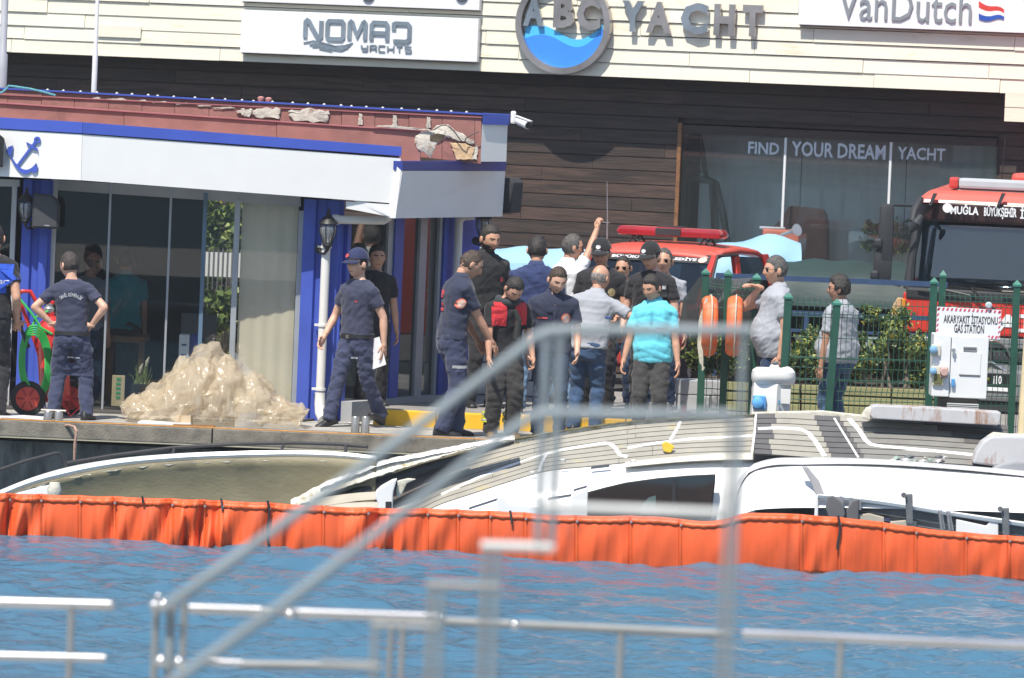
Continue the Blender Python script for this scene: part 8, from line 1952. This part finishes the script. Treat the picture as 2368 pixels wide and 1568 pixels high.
for t in np.linspace(0, 1, 14):
    rows.append([Vector((P(540+160*x+14*t, 900, DH).x, DH-.18-.45*t+.06*math.sin(9*x+4*t), ZQ+.01+max(0, (.68*(1-x)**1.1+.02)*(1-t)**1.15)+.02*abs(math.sin(13*x+7*t))*(1-t))) for x in np.linspace(0, 1, 24)])
mb = MB(); mb.grid(rows[::-1]); mb.build('loose_flap', glass('clear_film', (.90, .89, .85), .10, .08, .22, (.72, .68, .60)), hp_, smooth='all')
# ---- wheeled extinguisher
m_exr = mat('extinguisher_red', (.62, .03, .03), .3, var=.05, coat=.4); m_hose = mat('hose_green', (.04, .42, .09), .45)
DX = 58.15; c = P(128, 960, DX); ex = root('wheeled_extinguisher', (c.x, DX, ZQ), 'big red wheeled fire extinguisher with a coiled green hose', 'fire extinguisher')
ax = c.x; tl_ = .30
def eT(p): return Vector((ax+p[0]+.0*p[2], DX+p[1], ZQ+p[2]))
mb = MB(); mb.lathe([(.05, 0), (.13, .02), (.15, .07), (.15, .66), (.13, .76), (.07, .82), (.045, .84), (.045, .88)], 24, 0, Matrix.Translation(eT((0, 0, .13))) @ Matrix.Rotation(-.10, 4, 'Y')); mb.build('cylinder', m_exr, ex, smooth=True)
mb = MB(); mb.lathe([(.05, 0), (.055, .04), (.035, .06), (.035, .09)], 12, 0, Matrix.Translation(eT((-.10, 0, 1.00)))); mb.build('valve', m_alum, ex, smooth=True)
mb = MB(); mb.box(eT((-.10, 0, 1.10)), (.10, .05, .04)); mb.build('valve_cap', m_exr, ex, bevel=.01)
mb = MB(); mb.tube([eT((-.06, -.05, .28)), eT((-.22, -.05, .72)), eT((-.36, -.06, 1.05)), eT((-.40, -.07, 1.16)), eT((-.36, -.08, 1.20)), eT((-.28, -.08, 1.20)), eT((-.22, -.07, 1.10)), eT((-.12, -.05, .95))], .020, 8); mb.build('handle', m_exr, ex, smooth=True)
for k in range(5):
    mb = MB(); o = k*.022; pts = [eT((-.20+(.155-o*.6)*math.cos(w)-.02*math.sin(w), -.17-.012*k+.02*math.sin(3*w), .52+(.36-o)*math.sin(w))) for w in np.linspace(-1.2, 4.6, 26)]; mb.tube(pts, .0095, 7); mb.build('hose', m_hose, ex, smooth=True)
mb = MB(); mb.tube([eT((-.05, -.15, .80)), eT((-.16, -.16, .86)), eT((-.26, -.16, 1.0)), eT((-.38, -.13, 1.13))], .0125, 7); mb.tube([eT((-.10, -.08, 1.02)), eT((-.22, -.12, .95)), eT((-.26, -.15, .80))], .0125, 7); mb.build('hose_end', m_hose, ex, smooth=True)
mb = MB(); mb.tube([eT((-.37, -.16, 1.02)), eT((-.34, -.18, .82)), eT((-.27, -.18, .66))], [.012, .016, .022], 8); mb.build('nozzle', m_plast, ex, smooth=True)
for (x, y) in ((-.255, -.20), (.12, .2)):
    mb = MB(); mb.lathe([(.09, -.035), (.165, -.03), (.172, 0), (.165, .03), (.09, .035)], 26, 0, Matrix.Translation(eT((x, y, .172))) @ Matrix.Rotation(math.pi/2, 4, 'X')); wh = mb.build('wheel', m_tyre, ex, smooth=True)
    mb = MB(); mb.lathe([(.03, .045), (.115, .030), (.118, 0), (.115, -.03), (.03, -.045)], 20, 0, Matrix.Translation(eT((x, y-.006, .172))) @ Matrix.Rotation(math.pi/2, 4, 'X')); hb2 = mb.build('hub', mat('hub_red', (.48, .05, .03), .5), wh)
    for k in range(6):
        w = k*math.pi/3; mb = MB(); mb.tube([eT((x+.03*math.cos(w), y-.045, .172+.03*math.sin(w))), eT((x+.10*math.cos(w), y-.038, .172+.10*math.sin(w)))], .012, 5); mb.build('spoke', mat('hub_dark', (.30, .02, .015), .5), wh)
mb = MB(); mb.tube([eT((-.25, -.15, .17)), eT((.12, .15, .17))], .014, 6); mb.tube([eT((.06, -.12, .16)), eT((.16, -.2, .02)), eT((.24, -.14, .10)), eT((.10, -.06, .22))], .014, 6); mb.build('axle_frame', m_exr, ex, smooth=True)
# ---- pairs of steel bollards on the edge
m_boll = mat('bollard_steel', (.42, .40, .37), .35, metal=.75, var=.2, scale=8, stain=(.25, .18, .12), sscale=9, sthr=.66)
for (uu, vt, d, lab) in (((111, 135), 950, 57.2, 'pair of short steel mooring posts at the feet of the navy tee man'), ((822, 845), 963, 57.2, 'pair of short steel mooring posts below the walking man')):
    r_ = root('mooring_bollard', (P(sum(uu)/2, 985, d).x, d, ZQ), lab, 'bollard', 'steel mooring posts along the quay edge')
    for u in uu:
        x = P(u, 970, d).x; h = P(u, vt, d).z-ZQ; mb = MB(); mb.lathe([(.042, 0), (.040, h-.01), (.034, h), (.0, h+.002)], 18, 0, Matrix.Translation((x, d, ZQ))); mb.build('post', m_boll, r_, smooth=True)
    xa, xb = P(uu[0], 970, d).x, P(uu[1], 970, d).x; mb = MB(); mb.tube([(xa-.07, d, ZQ+.11), (xb+.07, d, ZQ+.11)], .012, 8); mb.build('cross_bar', m_boll, r_)
rp = root('rope', P(172, 990, 56.9), 'pinkish rope tied at the left bollards and hanging down the quay wall', 'rope'); m_rp = mat('rope_pink', (.42, .26, .20), .9, var=.35, scale=70)
mb = MB(); q = [P(104, 985, 57.1), P(140, 986, 57.05), P(160, 984, 56.95), P(172, 988, 56.88), P(176, 998, 56.84), P(174, 1030, 56.84), P(172, 1064, 56.85)]
mb.tube(q, .013, 7); mb.build('strand', m_rp, rp, smooth=True)
mb = MB(); mb.tube([p+Vector((.008*math.sin(i*2.1), -.008, .006)) for i, p in enumerate(q)], .011, 7); mb.build('strand', m_rp, rp, smooth=True)
# ---- loose boards and scraps on the quay
def scrap(name, label, m, uvs, h, cat):
    q = [G(u, d, ZQ+.006) for u, d in uvs]; r_ = root(name, q[0], label, cat); n = len(q); mb = MB(); top = [p+Vector((0, 0, h+.01*math.sin(i*2))) for i, p in enumerate(q)]
    mb.add(q+top, [tuple(reversed(range(n))), tuple(range(n, 2*n))]+[(i, (i+1) % n, n+(i+1) % n, n+i) for i in range(n)]); mb.build('sheet', m, r_); return r_
scrap('white_board', 'thin white board lying on the quay at the left edge', m_wht, [(-40, 57.45), (100, 57.3), (108, 57.7), (-40, 57.95)], .02, 'board')
scrap('white_board', 'broken white board lying on the quay left of the plastic heap', m_wht, [(318, 57.3), (440, 57.35), (446, 57.6), (330, 57.7)], .025, 'board')
scrap('brown_plank', 'thin brown plank lying near the quay edge by the broken white board', mat('plank_brown', (.33, .17, .07), .7, var=.2), [(400, 57.2), (496, 57.25), (498, 57.36), (404, 57.32)], .02, 'plank')
scrap('cardboard_scrap', 'torn beige scrap leaning on the broken white board', mat('card', (.46, .36, .24), .8, var=.15), [(405, 57.5), (440, 57.4), (446, 57.55), (420, 57.66)], .09, 'scrap')
# ---- things inside the kiosk behind the glass
m_wood = mat('stool_wood', (.20, .09, .035), .5, var=.25, scale=8, stretch=(.3, 1, 1))
def kbox(name, label, u0, u1, vt, vb, d, th, m, cat, extra=None):
    x0, x1 = P(u0, (vt+vb)/2, d).x, P(u1, (vt+vb)/2, d).x; z0, z1 = max(KB+.001, P((u0+u1)/2, vb, d).z), P((u0+u1)/2, vt, d).z
    r_ = root(name, ((x0+x1)/2, d+th/2, z0), label, cat); mb = MB(); mb.box(((x0+x1)/2, d+th/2, (z0+z1)/2), (x1-x0, th, z1-z0)); mb.build('body', m, r_, bevel=.008); return r_, (x0, x1, z0, z1)
r_, b_ = kbox('floor_sign', 'beige stand with green lettering inside the glass', 258, 288, 868, 940, 59.35, .04, mat('stand_beige', (.50, .40, .24), .7), 'sign')
mb = MB()
for k in range(5): mb.box((b_[0]+.065, 59.347, b_[2]+.09+.045*k), (.045, .004, .026))
mb.build('green_print', mat('letter_green', (.05, .28, .12), .6), r_)
r_, b_ = kbox('carton', 'white and blue carton behind the glass left of the plastic heap', 412, 436, 774, 900, 59.5, .25, m_wht, 'box'); mb = MB(); mb.box((b_[1]+.06, 59.65, (b_[2]+b_[3])/2), (.11, .2, b_[3]-b_[2])); mb.build('blue_side', mat('carton_blue', (.06, .07, .32), .6), r_)
mb = MB(); 
for k in range(4): mb.box(((b_[0]+b_[1])/2, 59.497, b_[3]-.1-.1*k), (.05, .004, .02))
mb.build('print', mat('carton_print', (.1, .14, .35), .6), r_)
r_, b_ = kbox('office_chair', 'grey chair back behind the glass near the green window', 418, 500, 726, 800, 60.6, .12, mat('chair_grey', (.20, .21, .22), .8), 'chair'); mb = MB(); xm = (b_[0]+b_[1])/2; mb.box((xm, 60.5, KB+.45), (.4, .4, .08)); mb.build('seat', mat('chair_grey', (.20, .21, .22), .8), r_, bevel=.03); mb = MB(); mb.tube([(xm, 60.5, KB+.41), (xm, 60.5, KB+.03)], .03, 8); mb.lathe([(.25, 0), (.25, .03), (.05, .06)], 5, 0, Matrix.Translation((xm, 60.5, KB))); mb.build('base', m_plast, r_)
r_, b_ = kbox('wooden_table', 'reddish brown wooden table inside behind the teal polo person', 245, 336, 778, 792, 60.2, .7, m_wood, 'table')
for x in (b_[0]+.04, b_[1]-.04): mb = MB(); mb.box((x, 60.3, (KB+b_[2])/2), (.06, .06, b_[2]-KB)); mb.build('leg', m_wood, r_)
r_, b_ = kbox('dark_planter', 'black planter with dried grass inside the glass', 302, 346, 888, 945, 59.4, .2, m_black, 'planter')
for k in range(26):
    x = rnd.uniform(b_[0]+.02, b_[1]-.02); q0 = Vector((x, 59.48, b_[3])); q1 = q0+Vector((rnd.uniform(-.07, .07), rnd.uniform(-.03, .03), rnd.uniform(.08, .24))); mb = MB(); mb.tube([q0, (q0+q1)/2+Vector((.01, 0, .02)), q1], [.004, .004, .002], 4); mb.build('grass_blade', LEAF[1], r_)
for dx, dz in ((-.02, .20), (.04, .27)):
    mb = MB(); x = (b_[0]+b_[1])/2+dx; mb.tube([(x, 59.48, b_[3]+dz-.1), (x+.01, 59.48, b_[3]+dz-.05), (x+.03, 59.47, b_[3]+dz)], [.008, .018, .004], 7); mb.build('seed_head', mat('seed_cream', (.55, .50, .36), .8), r_)
# ---- green and white fence behind the kiosk, seen through its back window
q = P(505, 640, 67.5)
for i, (u, h, lab) in enumerate(((478, 2.0, 'leafy tree seen through the kiosk, left in its back window'), (540, 2.2, 'leafy tree seen through the kiosk, right in its back window'))):
    q = P(u, 640, 68.2); shrub('leafy_tree', (q.x, 68.2, ZQ), 1.5, .8, h, 2600, lab, 'tree', None, 2, .10, seed=50+i, mats=(.5, .32, .16, .02), clear=.1)
wp = root('bar_fence', P(505, 640, 66.4)-Vector((0, 0, 1)), 'white panel with thin bars seen through the kiosk back window', 'fence')
a, b = P(440, 600, 66.4), P(600, 606, 66.4); z0, z1 = P(510, 640, 66.4).z, P(510, 584, 66.4).z
mb = MB(); mb.box(((a.x+b.x)/2, 66.4, (z0+z1)/2), (b.x-a.x, .03, z1-z0)); mb.build('sheet', m_wht, wp); mb = MB(); mb.box((b.x, 66.45, (z1+ZQ)/2), (.05, .05, z1-ZQ)); mb.box((a.x, 66.45, (z1+ZQ)/2), (.05, .05, z1-ZQ)); mb.build('post', m_ped2, wp)
for k in range(16): mb = MB(); x = a.x+(b.x-a.x)*k/15; mb.box((x, 66.37, (z0+z1)/2-.05), (.012, .012, z1-z0+.2)); mb.build('bar', m_bkt, wp)
# ------------------------------------------------------------------ the air over the bay: a thin even veil
hz = bpy.data.materials.new('haze'); hz.use_nodes = True; _t = hz.node_tree; _t.nodes.remove(_t.nodes['Principled BSDF'])
pv = _t.nodes.new('ShaderNodeVolumePrincipled'); pv.inputs['Color'].default_value = (.86, .90, .96, 1); pv.inputs['Density'].default_value = .0005; pv.inputs['Anisotropy'].default_value = .2
_t.links.new(pv.outputs[0], _t.nodes['Material Output'].inputs['Volume'])
mb = MB(); mb.box((0, -140, 58), (1900, 1180, 122)); mb.build('haze', hz, kind='stuff')
